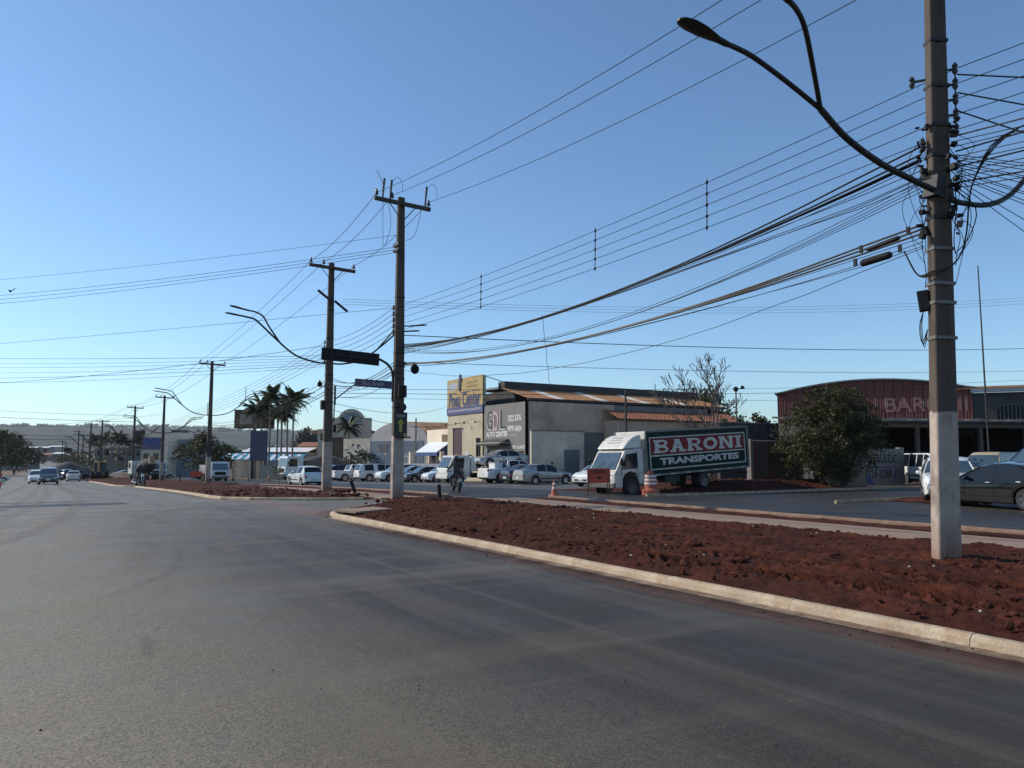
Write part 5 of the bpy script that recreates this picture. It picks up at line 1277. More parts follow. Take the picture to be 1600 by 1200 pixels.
def shell(root, x0, x1, y0, y1, z0, z1, mat, west=(), south=(), east_open=False, t=.18):
    holed_wall('wall', root, (x0, y1), S_, y1-y0, z0, z1, [h[:4] for h in west], mat, t)
    holed_wall('wall', root, (x0, y0), E_, x1-x0, z0, z1, [h[:4] for h in south], mat, t)
    MB().span((x1-.2, y0+t, z0), (x1, y1-.2, z1)).build('wall', mat, root); MB().span((x0+t, y1-.2, z0), (x1, y1, z1)).build('wall', mat, root)
    for h in west: opening(root, (x0, y1), S_, h[:4], h[4], h[5] if len(h) > 5 else None, h[6] if len(h) > 6 else 0)
    for h in south: opening(root, (x0, y0), E_, h[:4], h[4], h[5] if len(h) > 5 else None, h[6] if len(h) > 6 else 0)
def flat_roof(root, x0, x1, y0, y1, z, mat='roof_grey'): return MB().span((x0+.19, y0+.19, z-.35), (x1-.19, y1-.19, z-.25)).build('roof', mat, root)

# ---- tyre shop with the yellow sign wall
G0 = zg(66)-.3
ts = thing('tyre_shop', 'tall cream shop front with faded yellow Pneu Center sign and blue band', 'building', (0, 0, 0))
YA, YB = 63.95, 71.5
MB().span((36, YA, 6.7), (36.25, YB, 9.55)).build('parapet', 'cream_wall', ts)
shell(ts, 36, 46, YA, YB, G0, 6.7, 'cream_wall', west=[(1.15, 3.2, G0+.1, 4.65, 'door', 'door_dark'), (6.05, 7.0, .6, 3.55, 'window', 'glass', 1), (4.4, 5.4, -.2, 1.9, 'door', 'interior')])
flat_roof(ts, 36, 46, YA, YB, 6.6)
MB().span((35.9, YA+.02, 6.72), (35.99, YB-.02, 9.6)).build('sign_panel', 'sign_yellow', ts)
MB().span((35.88, YA-.02, 5.98), (35.988, YB+.02, 6.72)).build('blue_band', 'sign_navy', ts)
sx = 35.888
text_mesh('lettering', 'Pneu Center', 1.95, 'print_navy', ts, (sx, (YA+YB)/2, 7.4), FACE_NEG_X, width=6.7, offset=.085)
mb = MB(); mb.span((sx-.006, 70.9, 8.1), (sx, 69.4, 8.2)); mb.span((sx-.006, 68.4, 8.12), (sx, 66.5, 8.22)); mb.span((sx-.006, 66.2, 8.15), (sx, 64.6, 8.25)); mb.build('letter_bar', 'print_navy', ts)
MB().span((sx-.004, 71.1, 8.5), (sx, 69.3, 9.25)).build('notice_field', 'print_pale', ts)
mb = MB(); rng = random.Random(5)
for k in range(5):
    for j in range(3): mb.span((sx-.01, 71.0-.34*k, 9.1-.22*j), (sx-.004, 71.0-.34*k-rng.uniform(.15, .26), 9.1-.22*j+.09))
mb.build('notice_print', 'print_navy', ts)
mb = MB()
for j in range(2):
    for k in range(6): mb.span((sx-.006, 67.1-.38*k, 8.95-.38*j), (sx, 67.1-.38*k-.26, 8.95-.38*j+.2))
mb.build('faded_print', 'print_faded', ts)
mb = MB(); mb.prism([(68.75, 8.35), (68.55, 8.3), (68.4, 8.9), (68.35, 9.6), (68.42, 10.0), (68.62, 10.05), (68.78, 9.6), (68.8, 8.9)], 35.8, 35.87, 'x'); mb.prism([(68.2, 9.3), (68.28, 9.3), (68.3, 9.95), (68.2, 9.95)], 35.8, 35.87, 'x'); mb.build('sign_motif', 'print_navy', ts)
text_mesh('lettering', 'PNEUS RODAS ALINHAMENTO BALANCEAMENTO', .3, 'print_pale', ts, (35.878, (YA+YB)/2, 6.36), FACE_NEG_X, width=7.0, offset=.004)
for y in (70.9, 68.7, 66.9, 64.6):
    MB().tube([(36.02, y, 5.05), (35.5, y, 5.1)], .02, 5).build('lamp_bracket', 'steel_dark', ts); MB().lathe([(.04, .1), (.12, -.08), (.1, -.1)], 8, (35.45, y, 5.05)).build('lamp', 'black_plastic', ts)
MB().tube([(36.3, YA+.1, 9.45), (41, YA-.6, 8.2)], .04, 5).build('stay_rod', 'steel_dark', ts)
MB().span((35.96, 67.6, .9), (35.99, 66.9, 2.2)).build('poster', 'print_pale', ts)
MB().span((35.955, 67.55, 1.2), (35.96, 66.95, 1.9)).build('poster_print', 'print_red', ts)

# ---- car workshop next door
ac = thing('auto_shop', 'dark grey GDL Auto Center front with a long brown side wall', 'building', (0, 0, 0))
YC = 56.4; G1 = zg(60)-.3
shell(ac, 36.02, 58, YC, 63.9, G1, 6.55, 'grey_wall', west=[(.6, 1.9, G1+.1, 2.3, 'window', 'glass', 1), (2.4, 3.7, G1+.1, 2.3, 'window', 'glass', 1), (4.6, 7.1, .2, 2.2, 'door', 'interior')])
MB().span((36.3, YC-.03, 3.95), (45.8, YC-.004, 6.56)).build('plaster', 'brown_wall', ac); MB().span((45.81, YC-.03, 3.2), (58, YC-.004, 5.35)).build('plaster', 'brown_wall', ac)
flat_roof(ac, 36.02, 58, YC, 63.9, 6.4)
xx = 36.005
for i, (ch, dy) in enumerate((('G', 62.85), ('D', 61.65), ('L', 60.5))):
    text_mesh('letter', ch, 2.5, 'print_white', ac, (xx, dy, 4.95), FACE_NEG_X, width=.95, offset=.02)
    text_mesh('letter', ch, 2.5, 'print_red' if ch == 'D' else 'print_black', ac, (xx-.012, dy-.05, 5.02), FACE_NEG_X, width=.9, offset=-.005)
text_mesh('lettering', 'AUTO CENTER', .62, 'print_white', ac, (xx, 61.45, 3.78), FACE_NEG_X, width=3.9, offset=.02)
text_mesh('lettering', '3322 3376', .72, 'print_white', ac, (xx, 58.35, 5.15), FACE_NEG_X, width=2.2, offset=.02)
text_mesh('lettering', '99791-0424', .72, 'print_white', ac, (xx, 58.35, 4.2), FACE_NEG_X, width=2.3, offset=.02)
text_mesh('lettering', 'FONE E WHATS', .22, 'print_white', ac, (xx, 58.4, 3.65), FACE_NEG_X, width=1.3)
text_mesh('lettering', 'SOM E ALARMES', .4, 'print_white', ac, (xx, 57.7, 2.55), FACE_NEG_X, width=2.2, offset=.01)
aw = MB().prism([(36, 3.35), (35.0, 2.95), (35.0, 2.75), (36, 2.75)], 59.3, 63.6, 'y').build('awning', 'dark_wall', ac); MB().span((34.97, 59.2, 2.95), (36.0, 63.7, 3.0)).build('awning_edge', 'white_band', aw)
MB().prism([(35.9, .5), (36.001, .5), (36.001, 1.6), (35.9, 1.6)], 60.6, 61.2).build('notice', 'print_pale', ac)
# low annexe wall with a grey door
ax = thing('annexe', 'low off-white annexe with a grey steel door against the brown wall', 'building', (0, 0, 0))
holed_wall('wall', ax, (36.25, 55.95), E_, 5.7, zg(56)-.3, 3.98, [(3.45, 5.2, zg(56)-.2, 2.35)], 'white_wall', .4); opening(ax, (36.25, 55.95), E_, (3.45, 5.2, zg(56)-.2, 2.35), 'shutter', 'door_grey')
MB().span((36.25, 55.92, zg(56)-.3), (39.6, 55.948, .6)).build('dirty_plinth', 'grime_wall', ax)
MB().span((36.2, 55.85, 3.98), (42.0, 56.36, 4.06)).build('coping', 'grime_wall', ax); MB().box((38.4, 55.93, 1.15), (.18, .04, .22)).build('meter_plate', 'steel_dark', ax)
# big workshop shed behind: rusty roof with clear sheets
wh = thing('warehouse', 'long shed with rusty orange roof, pale skylight strips and dark ridge', 'building', (0, 0, 0))
MB().span((38.5, 58.6, 5.5), (62, 60, 6.9)).build('front_wall', 'interior', wh); MB().span((38.5, 62.3, 6), (62, 70.5, 8.1)).build('wall', 'dark_wall', wh)
MB().span((37.2, 62.05, 8.2), (62.3, 63.2, 8.85)).build('ridge_box', 'roof_dark', wh); MB().span((38.8, 63.2, 8.5), (62.3, 70.4, 8.7)).build('roof', 'roof_grey', wh)
shw, cnt = 1.04, 24
def roof_sheet(w, L, amp=.035, per=.26):
    mb = MB(); n = int(w/per)*4; vs = []; fs = []
    for i in range(n+1):
        x = -w/2+w*i/n; z = amp*(.5 if i % 4 in (1, 2) else -.5)
        vs += [(x, 0, z), (x, L, z)]
    for i in range(n): fs.append((2*i, 2*i+2, 2*i+3, 2*i+1))
    o = mb.add(vs, fs).build('x', 'roof_rust', recalc=False); me = o.data; bpy.data.objects.remove(o); return me
sl = math.hypot(4.6, 1.2); RS = roof_sheet(1.05, sl)
RSC = RS.copy(); RSC.materials.clear(); RSC.materials.append(MATS['roof_clear'])
for k in range(cnt):
    clear = k in (3, 8, 13, 18)
    child('roof_sheet', RSC if clear else RS, None, wh, (37.4+shw*k, 57.5, 6.98+random.uniform(-.012, .012)), (math.atan2(1.2, 4.6), random.uniform(-.004, .004), 0))
MB().span((36.9, 57.45, 6.75), (62.2, 57.6, 6.93)).build('gutter', 'roof_dark', wh)
# lower wing with clay tiles
lw = thing('tiled_wing', 'low wing with a terracotta tile roof behind the bare tree', 'building', (0, 0, 0))
MB().span((44.5, 54.6, zg(55)-.3), (60.5, 56.3, 5.0)).build('wall', 'brown_wall', lw)
vs, fs = [], []
NT, NRW = 150, 7
for j in range(NRW):
    for i in range(NT+1):
        x = 44.3+16.4*i/NT; s = .045*math.cos(i*math.pi/1.5)
        for q in (0, 1):
            f_ = (j+q*1.04)/NRW; vs.append((x, 54.0+2.3*f_, 5.15+.92*f_+s+(.05 if q == 0 else 0)))
    o_ = j*(NT+1)*2
    for i in range(NT): fs.append((o_+2*i, o_+2*i+2, o_+2*i+3, o_+2*i+1))
tag(MB().add(vs, fs).build('roof_tiles', 'terracotta', lw, recalc=False), kind='stuff')
for k in range(5): MB().lathe([(.5, 0), (.5, .3), (.35, .5), (.05, .58)], 10, (45.8+2.6*k+.5*(k % 2), 57.1, 5.6)).build('roof_vent', 'grime_wall', lw)

# ---- yard fence and rusty gate between annexe and truck
yf = thing('yard_fence', 'dark rusty sheet fence with slim posts beside the annexe', 'fence', (0, 0, 0))
for k in range(10):
    MB().box((42.4+.62*k, 51.2, 1.35), (.6, .03, 3.0+.08*math.sin(k*2))).build('sheet', 'rust_sheet', yf)
for x, h in ((42.0, 4.6), (42.05, 3.2), (45.0, 4.2), (48.6, 3.4)): MB().tube([(x, 51.1, -.5), (x, 51.1, h)], .05, 6).build('post', 'galv', yf)
MB().tube([(42.2, 51.05, 2.95), (48.5, 51.05, 2.95)], .03, 5).build('rail', 'galv', yf)
MB().prism([(44.6, 3.3), (49, 2.9), (49, 3.0), (44.6, 3.4)], 51.4, 54).build('lean_to_roof', 'galv', yf)
st = tag(MB().tube([(43.2, 51.6, -.5), (43.2, 51.6, 7.5)], [.11, .09], 8).build('steel_post', 'roof_dark'), 'tall dark post in front of the brown workshop wall', 'post')

# ---- walls along the side street
bw = thing('street_wall', 'brown plastered street wall under the big bush', 'wall', (0, 0, 0))
MB().span((36.7, 27.6, -.3), (41.1, 27.85, 2.3)).build('wall', 'brown_plaster', bw); MB().span((36.65, 27.56, 2.3), (41.15, 27.89, 2.36)).build('coping', 'grime_wall', bw)
gt = thing('rusty_gate', 'rusty brown plank gate behind the tail of the box truck', 'gate', (0, 0, 0))
for k in range(9): MB().box((33.0+.42*k, 28.7+random.uniform(-.01, .01), 1.3), (.4, .04, 2.5)).build('plank', ('rust_sheet', 'timber', 'brick_wall')[k % 3], gt)
MB().span((32.7, 28.76, 2.5), (36.65, 28.84, 2.6)).build('rail', 'white_band', gt); MB().span((32.7, 28.76, .2), (36.65, 28.84, .3)).build('rail', 'timber', gt)
for x in (32.65, 36.68): MB().span((x-.1, 28.6, -.3), (x+.1, 28.9, 2.65)).build('post', 'grime_wall', gt)
uw = thing('back_wall', 'tall shade-darkened wall rising behind the truck tail', 'wall', (0, 0, 0))
MB().span((46.5, 44, -.4), (60, 44.3, 4.45)).build('wall', 'dark_wall', uw); MB().span((46.4, 43.9, 4.45), (60.1, 44.4, 4.55)).build('coping', 'grime_wall', uw)  # wall colour made near-black for the shade it stands in
an = thing('painted_wall', 'grimy white wall lettered ACONSTRULOC with a phone number', 'wall', (0, 0, 0))
MB().span((41.4, 29.0, -.3), (47.0, 29.2, 2.2)).build('wall', 'grime_wall', an, bevel=.01); MB().span((46.7, 28.96, -.3), (47.15, 29.24, 2.3)).build('pier', 'grime_wall', an)
text_mesh('lettering', 'ACONSTRULOC', .78, 'print_black', an, (44.0, 28.99, 1.55), FACE_NEG_Y, width=4.9, offset=.01)
MB().span((41.7, 28.985, 1.02), (46.3, 28.998, 1.1)).build('blue_line', 'sign_navy', an)
text_mesh('lettering', '3324-5298', .75, 'print_black', an, (44.4, 28.99, .62), FACE_NEG_Y, width=2.7, offset=.008)
MB().prism([(42.6, 0), (44.0, 0), (43.5, .55), (43.2, .62)], 28.98, 28.998).prism([(45.9, .1), (46.0, .1), (46.35, .85), (46.5, .8), (46.4, .95), (46.2, .9)], 28.98, 28.998).build('painted_figure', 'sign_navy', an)

# ---- red corrugated hangar with faded BARONI
P1_, P2_ = Vector((57.3, 47.0, 0)), Vector((66.0, 34.3, 0)); hu = (P2_-P1_).normalized(); hl = (P2_-P1_).length
hg = thing('red_hangar', 'red corrugated hangar gable with faded BARONI letters and a low arched roof', 'building', P1_, math.atan2(hu.y, hu.x))
def gz(u): t = u/hl*2-1; return 7.45+1.0*(1-t*t)
pw = .7; n = int(hl/pw); pw = hl/n
for k in range(n):
    a, b = k*pw, (k+1)*pw
    hole = 4.9 < (a+b)/2 < 7.3
    for (z0, z1f, mat) in ((4.7, None, 'red_sheet'), (4.45, 4.7, 'white_sheet'), (3.4, 4.45, 'grey_sheet')):
        if hole and z1f is None: zlo = 6.2
        elif hole: continue
        else: zlo = z0
        vs, fs = [], []; m_ = 14
        for i in range(m_+1):
            u = a+.004+(b-a-.008)*i/m_; y = .028*(1 if i % 4 in (1, 2) else -1)
            vs += [(u, y, zlo), (u, y, z1f or gz(u))]
        for i in range(m_): fs.append((2*i, 2*i+2, 2*i+3, 2*i+1))
        MB().add(vs, fs).build('corrugated_panel', mat, hg, recalc=False)
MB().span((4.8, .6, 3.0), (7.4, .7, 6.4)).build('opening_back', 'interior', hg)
vs, fs = [], []
for i in range(25):
    u = -.25+(hl+.5)*i/24; z = gz(max(0, min(hl, u)))
    vs += [(u, -.35, z+.06), (u, 22, z+.06), (u, -.35, z-.06), (u, 22, z-.06)]
for i in range(24):
    o_ = 4*i; fs += [(o_, o_+4, o_+5, o_+1), (o_+2, o_+3, o_+7, o_+6), (o_, o_+2, o_+6, o_+4)]
MB().add(vs, fs).build('roof', 'grey_sheet', hg)
for s in (.05, hl-.05): MB().span((s-.1, .06, -.3), (s+.1, .4, 7.4)).build('column', 'steel_dark', hg)
MB().span((.0, .3, -.3), (.2, 22, 7.3)).span((hl-.2, .3, -.3), (hl, 22, 7.3)).span((0, 21.8, -.3), (hl, 22, 7.3)).build('side_wall', 'red_sheet', hg)
M('faded_white', (.27, .13, .115), .8, var=.3, scale=3)
text_mesh('lettering', 'BARONI', 1.75, 'faded_white', hg, (11.9, -.05, 6.1), (R(90), 0, 0), width=6.2, offset=.03, label='faded white BARONI lettering')
# dark workshop on the hangar's right
db = thing('dark_workshop', 'soot-dark workshop with barred window and rusty roof right of the hangar', 'building', P2_+hu*.02+Vector((.1, .06, 0)), math.atan2(hu.y, hu.x))
holed_wall('wall', db, (0, 0), E_, 16, 3.2, 7.0, [(1.6, 4.4, 4.3, 6.0), (6, 9, 4.3, 6.0)], 'dark_wall'); opening(db, (0, 0), E_, (1.6, 4.4, 4.3, 6.0), 'window', 'interior', 9); opening(db, (0, 0), E_, (6, 9, 4.3, 6.0), 'window', 'interior', 9)
MB().span((-.2, -.5, 7.0), (16, -.3, 7.3)).build('gutter', 'blue_grey_wall', db); MB().prism([(-.5, 7.3), (8, 8.1), (8, 8.2), (-.5, 7.4)], -1.2, 16, 'x').build('roof', 'roof_rust', db)
# open shed in front: tiled edge, black inside
osd = thing('open_shed', 'deep open shed with ragged tile edge, black inside, behind the parked vans', 'building', (0, 0, 0))
CX0, CX1, CY = 47.5, 84, 31.5
ANG = R(-22)
osd.location = (48.2, 32.8, 0); osd.rotation_euler = (0, 0, ANG)
MB().prism([(-.3, 4.05), (11, 4.9), (11, 5.05), (-.3, 4.2)], -.5, 34, 'x').build('roof', 'roof_dark', osd)
for k in range(30): MB().box((-.3+1.12*k, -.35, 4.27+.03*(k % 3)), (1.0, .5, .05), ry=R(-5)).build('roof_tile', 'grime_wall', osd)
MB().span((-.4, -.1, 3.75), (34, .05, 4.02)).build('beam', 'timber', osd)
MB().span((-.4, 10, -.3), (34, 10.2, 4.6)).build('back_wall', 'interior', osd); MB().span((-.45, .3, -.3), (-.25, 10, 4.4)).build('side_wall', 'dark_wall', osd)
for x in (4.5, 9.5, 13.2, 20, 27): MB().span((x-.12, -.08, -.3), (x+.12, .16, 3.75)).build('post', 'timber', osd)
MB().span((13.35, .2, -.3), (33, .4, 3.7)).build('brick_infill', 'brick_wall', osd)
ma = tag(MB().tube([(46.4, 23.4, -.3), (46.4, 23.4, 12.85)], [.07, .035], 6).build('antenna_mast', 'steel_dark'), 'thin antenna mast rising into the sky right of the near pole', 'mast')
am = tag(MB().tube([(58.2, 46, 4), (58.2, 46, 7.3)], .04, 5).tube([(57.0, 46.6, 7.25), (59.4, 45.4, 7.25)], .03, 5).build('tv_antenna', 'steel_dark'), 'small TV antenna left of the red hangar', 'antenna')
cl = thing('yard_lamp', 'dark lamp on a post at the warehouse corner beside the bare tree', 'lamp', (51.3, 46.5, 0)); MB().tube([(0, 0, -.3), (0, 0, 7.4)], .06, 6).build('post', 'timber', cl); MB().lathe([(.05, .3), (.2, .2), (.22, 0), (.1, -.15)], 8, (0, 0, 7.5)).build('head', 'black_plastic', cl)

# ------------------------------------------------------------------ farther shops on the right of the avenue
aw2 = thing('corner_shop', 'small white shop with blue and white awning left of the tyre shop', 'building', (0, 0, 0)); g = zg(76)-.3
shell(aw2, 37, 45, 72, 78.6, g, 4.7, 'white_wall', west=[(.6, 2.2, g+.1, 2, 'door', 'door_dark')])
flat_roof(aw2, 37, 45, 72, 78.6, 4.4)
MB().prism([(36.98, 3.3), (35.4, 2.2), (35.4, 1.85), (36.98, 1.85)], 72.8, 77.9).build('awning', 'awning_blue', aw2); MB().prism([(36.98, 3.36), (35.35, 2.26), (35.35, 2.2), (36.98, 3.28)], 72.7, 78.0).build('awning_top', 'canopy_white', aw2)
MB().span((36.9, 72.3, 2.9), (36.985, 74.7, 4.1)).build('sign_picture', 'billboard_brown', aw2)
fw_ = thing('gated_wall', 'blue-grey front wall with railing beside the parked hatchbacks', 'wall', (0, 0, 0))
MB().span((35.7, 72.5, zg(76)-.3), (35.9, 84, 1.0)).build('wall', 'blue_grey_wall', fw_)
for k in range(12): MB().box((35.8, 73+.95*k, 1.5), (.05, .05, 1.1)).build('railing_post', 'fence_metal', fw_)
MB().span((35.77, 72.6, 2.0), (35.83, 84, 2.06)).build('rail', 'fence_metal', fw_)
for y in (72.5, 80.2): MB().span((35.6, y-.2, zg(76)-.3), (36.0, y+.2, 2.3)).build('pillar', 'white_wall', fw_)
hb = thing('barrel_hangar', 'grey barrel-roofed hangar with orange side roof', 'building', (50, 106, 0)); g = zg(115)-.4
prof = [(0, g), (24, g), (24, 4.3)]+[(12+12*math.cos(R(a)), 4.3+3.1*math.sin(R(a))) for a in range(15, 180, 15)]+[(0, 4.3)]
MB().prism(prof, 0, .3, 'x').build('gable', 'roof_grey', hb); MB().prism([(-.5, 4.2)]+[(12+12.6*math.cos(R(a)), 4.35+3.2*math.sin(R(a))) for a in range(180, -1, -15)]+[(24.5, 4.2)], .3, 30, 'x').build('roof', 'roof_rust', hb)
MB().span((-.25, 3, 3.7), (-.01, 21, 4.3)).build('canopy_band', 'white_band', hb)
for k in range(4): MB().span((-.06, 3+5*k, g), (-.003, 6.5+5*k, 3.4)).build('shutter', ('glass', 'door_grey')[k % 2], hb)
ag = thing('arched_gable', 'cream building with a round arched parapet behind the palm', 'building', sight(548, 700, 150)); z_ = -3
arcp = [(-3.4, -6), (3.4, -6), (3.4, 5.0)]+[(2.7*math.cos(R(a)), 5.0+2.7*math.sin(R(a))) for a in range(0, 181, 20)]+[(-3.4, 5.0)]
MB().prism(arcp, 0, .6, 'x').build('parapet', 'beige_wall', ag, rot=(0, 0, R(62))); MB().prism([(2.2*math.cos(R(a)), 4.9+2.2*math.sin(R(a))) for a in range(0, 181, 20)], -.06, 0, 'x').build('arch_field', 'blue_grey_wall', ag, rot=(0, 0, R(62)))
for s in (-1, 1): MB().span((-.2, s*3.2-.7, -6), (.9, s*3.2+.7, 5.9)).build('pier', 'beige_wall', ag, rot=(0, 0, R(62)))
MB().prism([(-5, 3.2), (0, 4.6), (9, 3.2)], .7, 14, 'x').build('roof', 'terracotta', ag, rot=(0, 0, R(62)))
mw = thing('mural_wall', 'white printed billboard wall above the parked pickups', 'wall', (0, 0, 0))
A_, B_ = sight(537, 720, 108), sight(579, 720, 106)
def wall_between(root, a, b, z0, z1, t, mat, name='wall'):
    a, b = Vector(a), Vector(b); d = b-a; ang = math.atan2(d.y, d.x); L = math.hypot(d.x, d.y)
    return MB().box((0, 0, 0), (L, t, z1-z0)).build(name, mat, root, loc=((a.x+b.x)/2, (a.y+b.y)/2, (z0+z1)/2), rot=(0, 0, ang))
o = wall_between(mw, A_, B_, -.5, 4.3, .25, 'white_wall'); rng = random.Random(9); mb = MB()
for k in range(9): mb.box((rng.uniform(-1.6, 1.6), -.135, rng.uniform(-.2, 1.9)), (rng.uniform(.3, .8), .01, rng.uniform(.1, .35)))
mb.build('print', 'print_navy', o)
gw = thing('grey_mural_wall', 'grey yard wall with round emblem left of the second pole', 'wall', (0, 0, 0)); o = wall_between(gw, sight(579.5, 720, 106), sight(662, 720, 102), -1.6, 3.9, .25, 'blue_grey_wall')
MB().lathe([(.62, -.02), (.62, .0), (.45, 0), (.45, -.02)], 18, (1.6, -.14, .2), 'y').build('emblem', 'print_white', o); mb = MB()
for k in range(7): mb.box((-3+1.1*k, -.13, rng.uniform(.3, 1.8)), (rng.uniform(.3, .9), .01, rng.uniform(.15, .5)))
mb.build('print', 'print_pale', o); MB().box((-2.2, -.14, 1.8), (1.6, .02, 1.0)).build('sign_plate', 'grey_wall', o)
def block(name, lab, px0, px1, d, z1, mat, depth=8, roofmat=None, win=0, zb=-3., roof_h=0., cat='building', dd=0.):
    a, b = sight(px0, 700, d), sight(px1, 700, d+dd); v = (b-a); v.z = 0; L = v.length; ang = math.atan2(v.y, v.x)
    r = thing(name, lab, cat, (a.x, a.y, 0), ang)
    hs = []
    if win:
        w = L/(win*1.8); hs = [((k+.5)*L/win-w/2, (k+.5)*L/win+w/2, max(.2, z1-2.2), z1-.8) for k in range(win)]
    holed_wall('wall', r, (0, 0), E_, L, zb, z1, hs, mat)
    for h in hs: opening(r, (0, 0), E_, h, 'window')
    MB().span((0, .2, zb), (.2, depth, z1)).span((L-.2, .2, zb), (L, depth, z1)).span((.2, depth-.2, zb), (L-.2, depth, z1)).build('wall', mat, r)
    if roof_h: MB().prism([(-.4, z1), (depth/2, z1+roof_h), (depth+.4, z1), (depth+.4, z1+.08), (depth/2, z1+roof_h+.1), (-.4, z1+.08)], -.4, L+.4, 'x').build('roof', roofmat or 'terracotta', r)
    else: MB().span((.2, .2, z1-.3), (L-.2, depth-.2, z1-.2)).build('roof', roofmat or 'roof_grey', r)
    return r
block('house', 'brown house behind the sign pole', 517, 538, 112, 4.6, 'brick_wall', win=1)
block('house', 'tall beige house just left of the sign pole', 496, 514, 150, 7.2, 'beige_wall', 10, win=1)
block('house', 'low beige house with brown roof under the distant domed building', 466, 497, 158, 3.9, 'beige_wall', 10, 'terracotta', 2, roof_h=.9)
block('warehouse', 'long low warehouse with a bright white roof edge behind the palms', 377, 478, 150, 2.7, 'blue_grey_wall', 14, 'roof_white', roof_h=.9)
block('building', 'pale concrete building with blue glass front left of the four-lamp pole', 262, 308, 150, 5.2, 'blue_grey_wall', 12, win=3)
block('shop', 'white tower-like shop corner beside the slim pole', 255, 262.5, 146, 6.2, 'white_wall', 5)
block('shop', 'salmon shop with a white sign band behind the mixer truck', 221, 252, 170, 3.4, 'beige_wall', 9, win=2)
block('building', 'dark blue-topped building behind the salmon shop', 222, 250, 200, 6.9, 'sign_navy', 10)
block('building', 'dark grey building beyond the palms in the avenue', 150, 222, 235, 4.5, 'grey_wall', 14, win=6)
bb = thing('billboard', 'brown billboard on a post beside the palm trees', 'billboard', sight(398, 652, 116)); bb.rotation_euler = (0, 0, R(-20)); bb.location.z = 0
MB().span((-2.9, -.1, 6.1), (2.9, .1, 8.75)).build('panel', 'billboard_brown', bb); MB().span((-2.95, -.15, 6.0), (2.95, .15, 6.15)).span((-2.95, -.15, 8.7), (2.95, .15, 8.82)).build('frame', 'steel_dark', bb); MB().tube([(0, .2, -3), (0, .2, 8.5)], .2, 8).build('post', 'steel_dark', bb); MB().box((-1.2, -.11, 7.4), (1.8, .01, 1.5)).build('picture', 'beige_wall', bb)
pb = thing('billboard', 'tall purple sign panel standing before the palms', 'billboard', sight(404.5, 700, 110)); pb.rotation_euler = (0, 0, R(-25)); pb.location.z = 0
MB().span((-1.2, -.12, 1.2), (1.2, .12, 5.5)).build('panel', 'purple', pb); MB().span((-1.0, -.1, -3), (-.8, .1, 1.2)).span((.8, -.1, -3), (1.0, .1, 1.2)).build('leg', 'steel_dark', pb)
def canopy(lab, px0, px1, d, z):
    a, b = sight(px0, 715, d), sight(px1, 715, d); v = b-a; L = math.hypot(v.x, v.y); ang = math.atan2(v.y, v.x)
    r = thing('canopy', lab, 'canopy', (a.x, a.y, 0), ang); n = 9
    for k in range(n):
        w = L/n; MB().prism([(0, z-.6), (3, z+.35), (6, z+.1), (6, z+.2), (3, z+.45), (0, z-.5)], k*w+.02, (k+1)*w-.02, 'x').build('panel', ('canopy_blue', 'canopy_white')[k % 2], r)
    for k in range(4): MB().tube([(.2+k*(L-.4)/3, .3, -3), (.2+k*(L-.4)/3, .3, z-.5)], .08, 6).build('post', 'white_band', r)
    MB().span((0, 6.5, -3), (L, 6.7, z-.6)).build('back_wall', 'white_wall', r)
canopy('blue and white striped canopy left of the purple sign', 340, 392, 124, 1.9); canopy('blue and white canopy roof behind the palm trunks', 412, 470, 124, 1.75)
mf = thing('metal_fence', 'grey vertical-slat fence between purple sign and dump truck', 'fence', (0, 0, 0)); a, b = sight(408, 730, 104), sight(447, 730, 98)
for k in range(26):
    p = a.lerp(b, k/25); MB().box((p.x, p.y, -.55), (.14, .05, 2.3)).build('slat', 'fence_metal', mf)
lw2 = sheet('lawn', 19, 27, 100, 105, M('grass', (.09, .12, .03), .9, var=.4, scale=2, bump=.5), ROAD+.05, edge0=lambda y: 22, edge1=lambda y: 29); tag(lw2, kind='structure')
uc = thing('utility_column', 'slim concrete service pole with a bracket left of the tyre shop', 'pole', (0, 0, 0)); c_ = sight(649, 740, 92)
MB().tube([(c_.x, c_.y, -2), (c_.x, c_.y, 6.4)], [.14, .1], 8).build('shaft', 'grime_wall', uc); MB().box((c_.x, c_.y, 5.3), (.8, .06, .06)).build('bracket', 'steel_dark', uc)
# far overhead signs above the avenue
for lab, px, py, d, w, h in (('dark far overhead direction sign among the distant palms', 194, 690, 140, 2.8, .5), ('small grey overhead sign left of the four-lamp pole', 281, 674, 118, 2.5, .42), ('tiny dark square sign far down the avenue', 106, 703, 260, 2.3, 1.3), ('blue far traffic sign beside the slim pole', 238, 690, 160, 2.4, .9)):
    c = sight(px, py, d); s = thing('overhead_sign', lab, 'sign', (c.x, c.y, c.z)); MB().box((0, 0, 0), (w, .05, h)).build('panel', 'awning_blue' if 'blue' in lab else ('grey_wall' if 'grey' in lab else 'black_plastic'), s)
    MB().tube(bez([(w/2-.1, .06, 0), (w/2+.6, .06, -.1), (w/2+.9, .06, -.9), (w/2+.9, .06, -c.z+zg(c.y))], 4), .05, 5).build('arm', 'steel_dark', s)
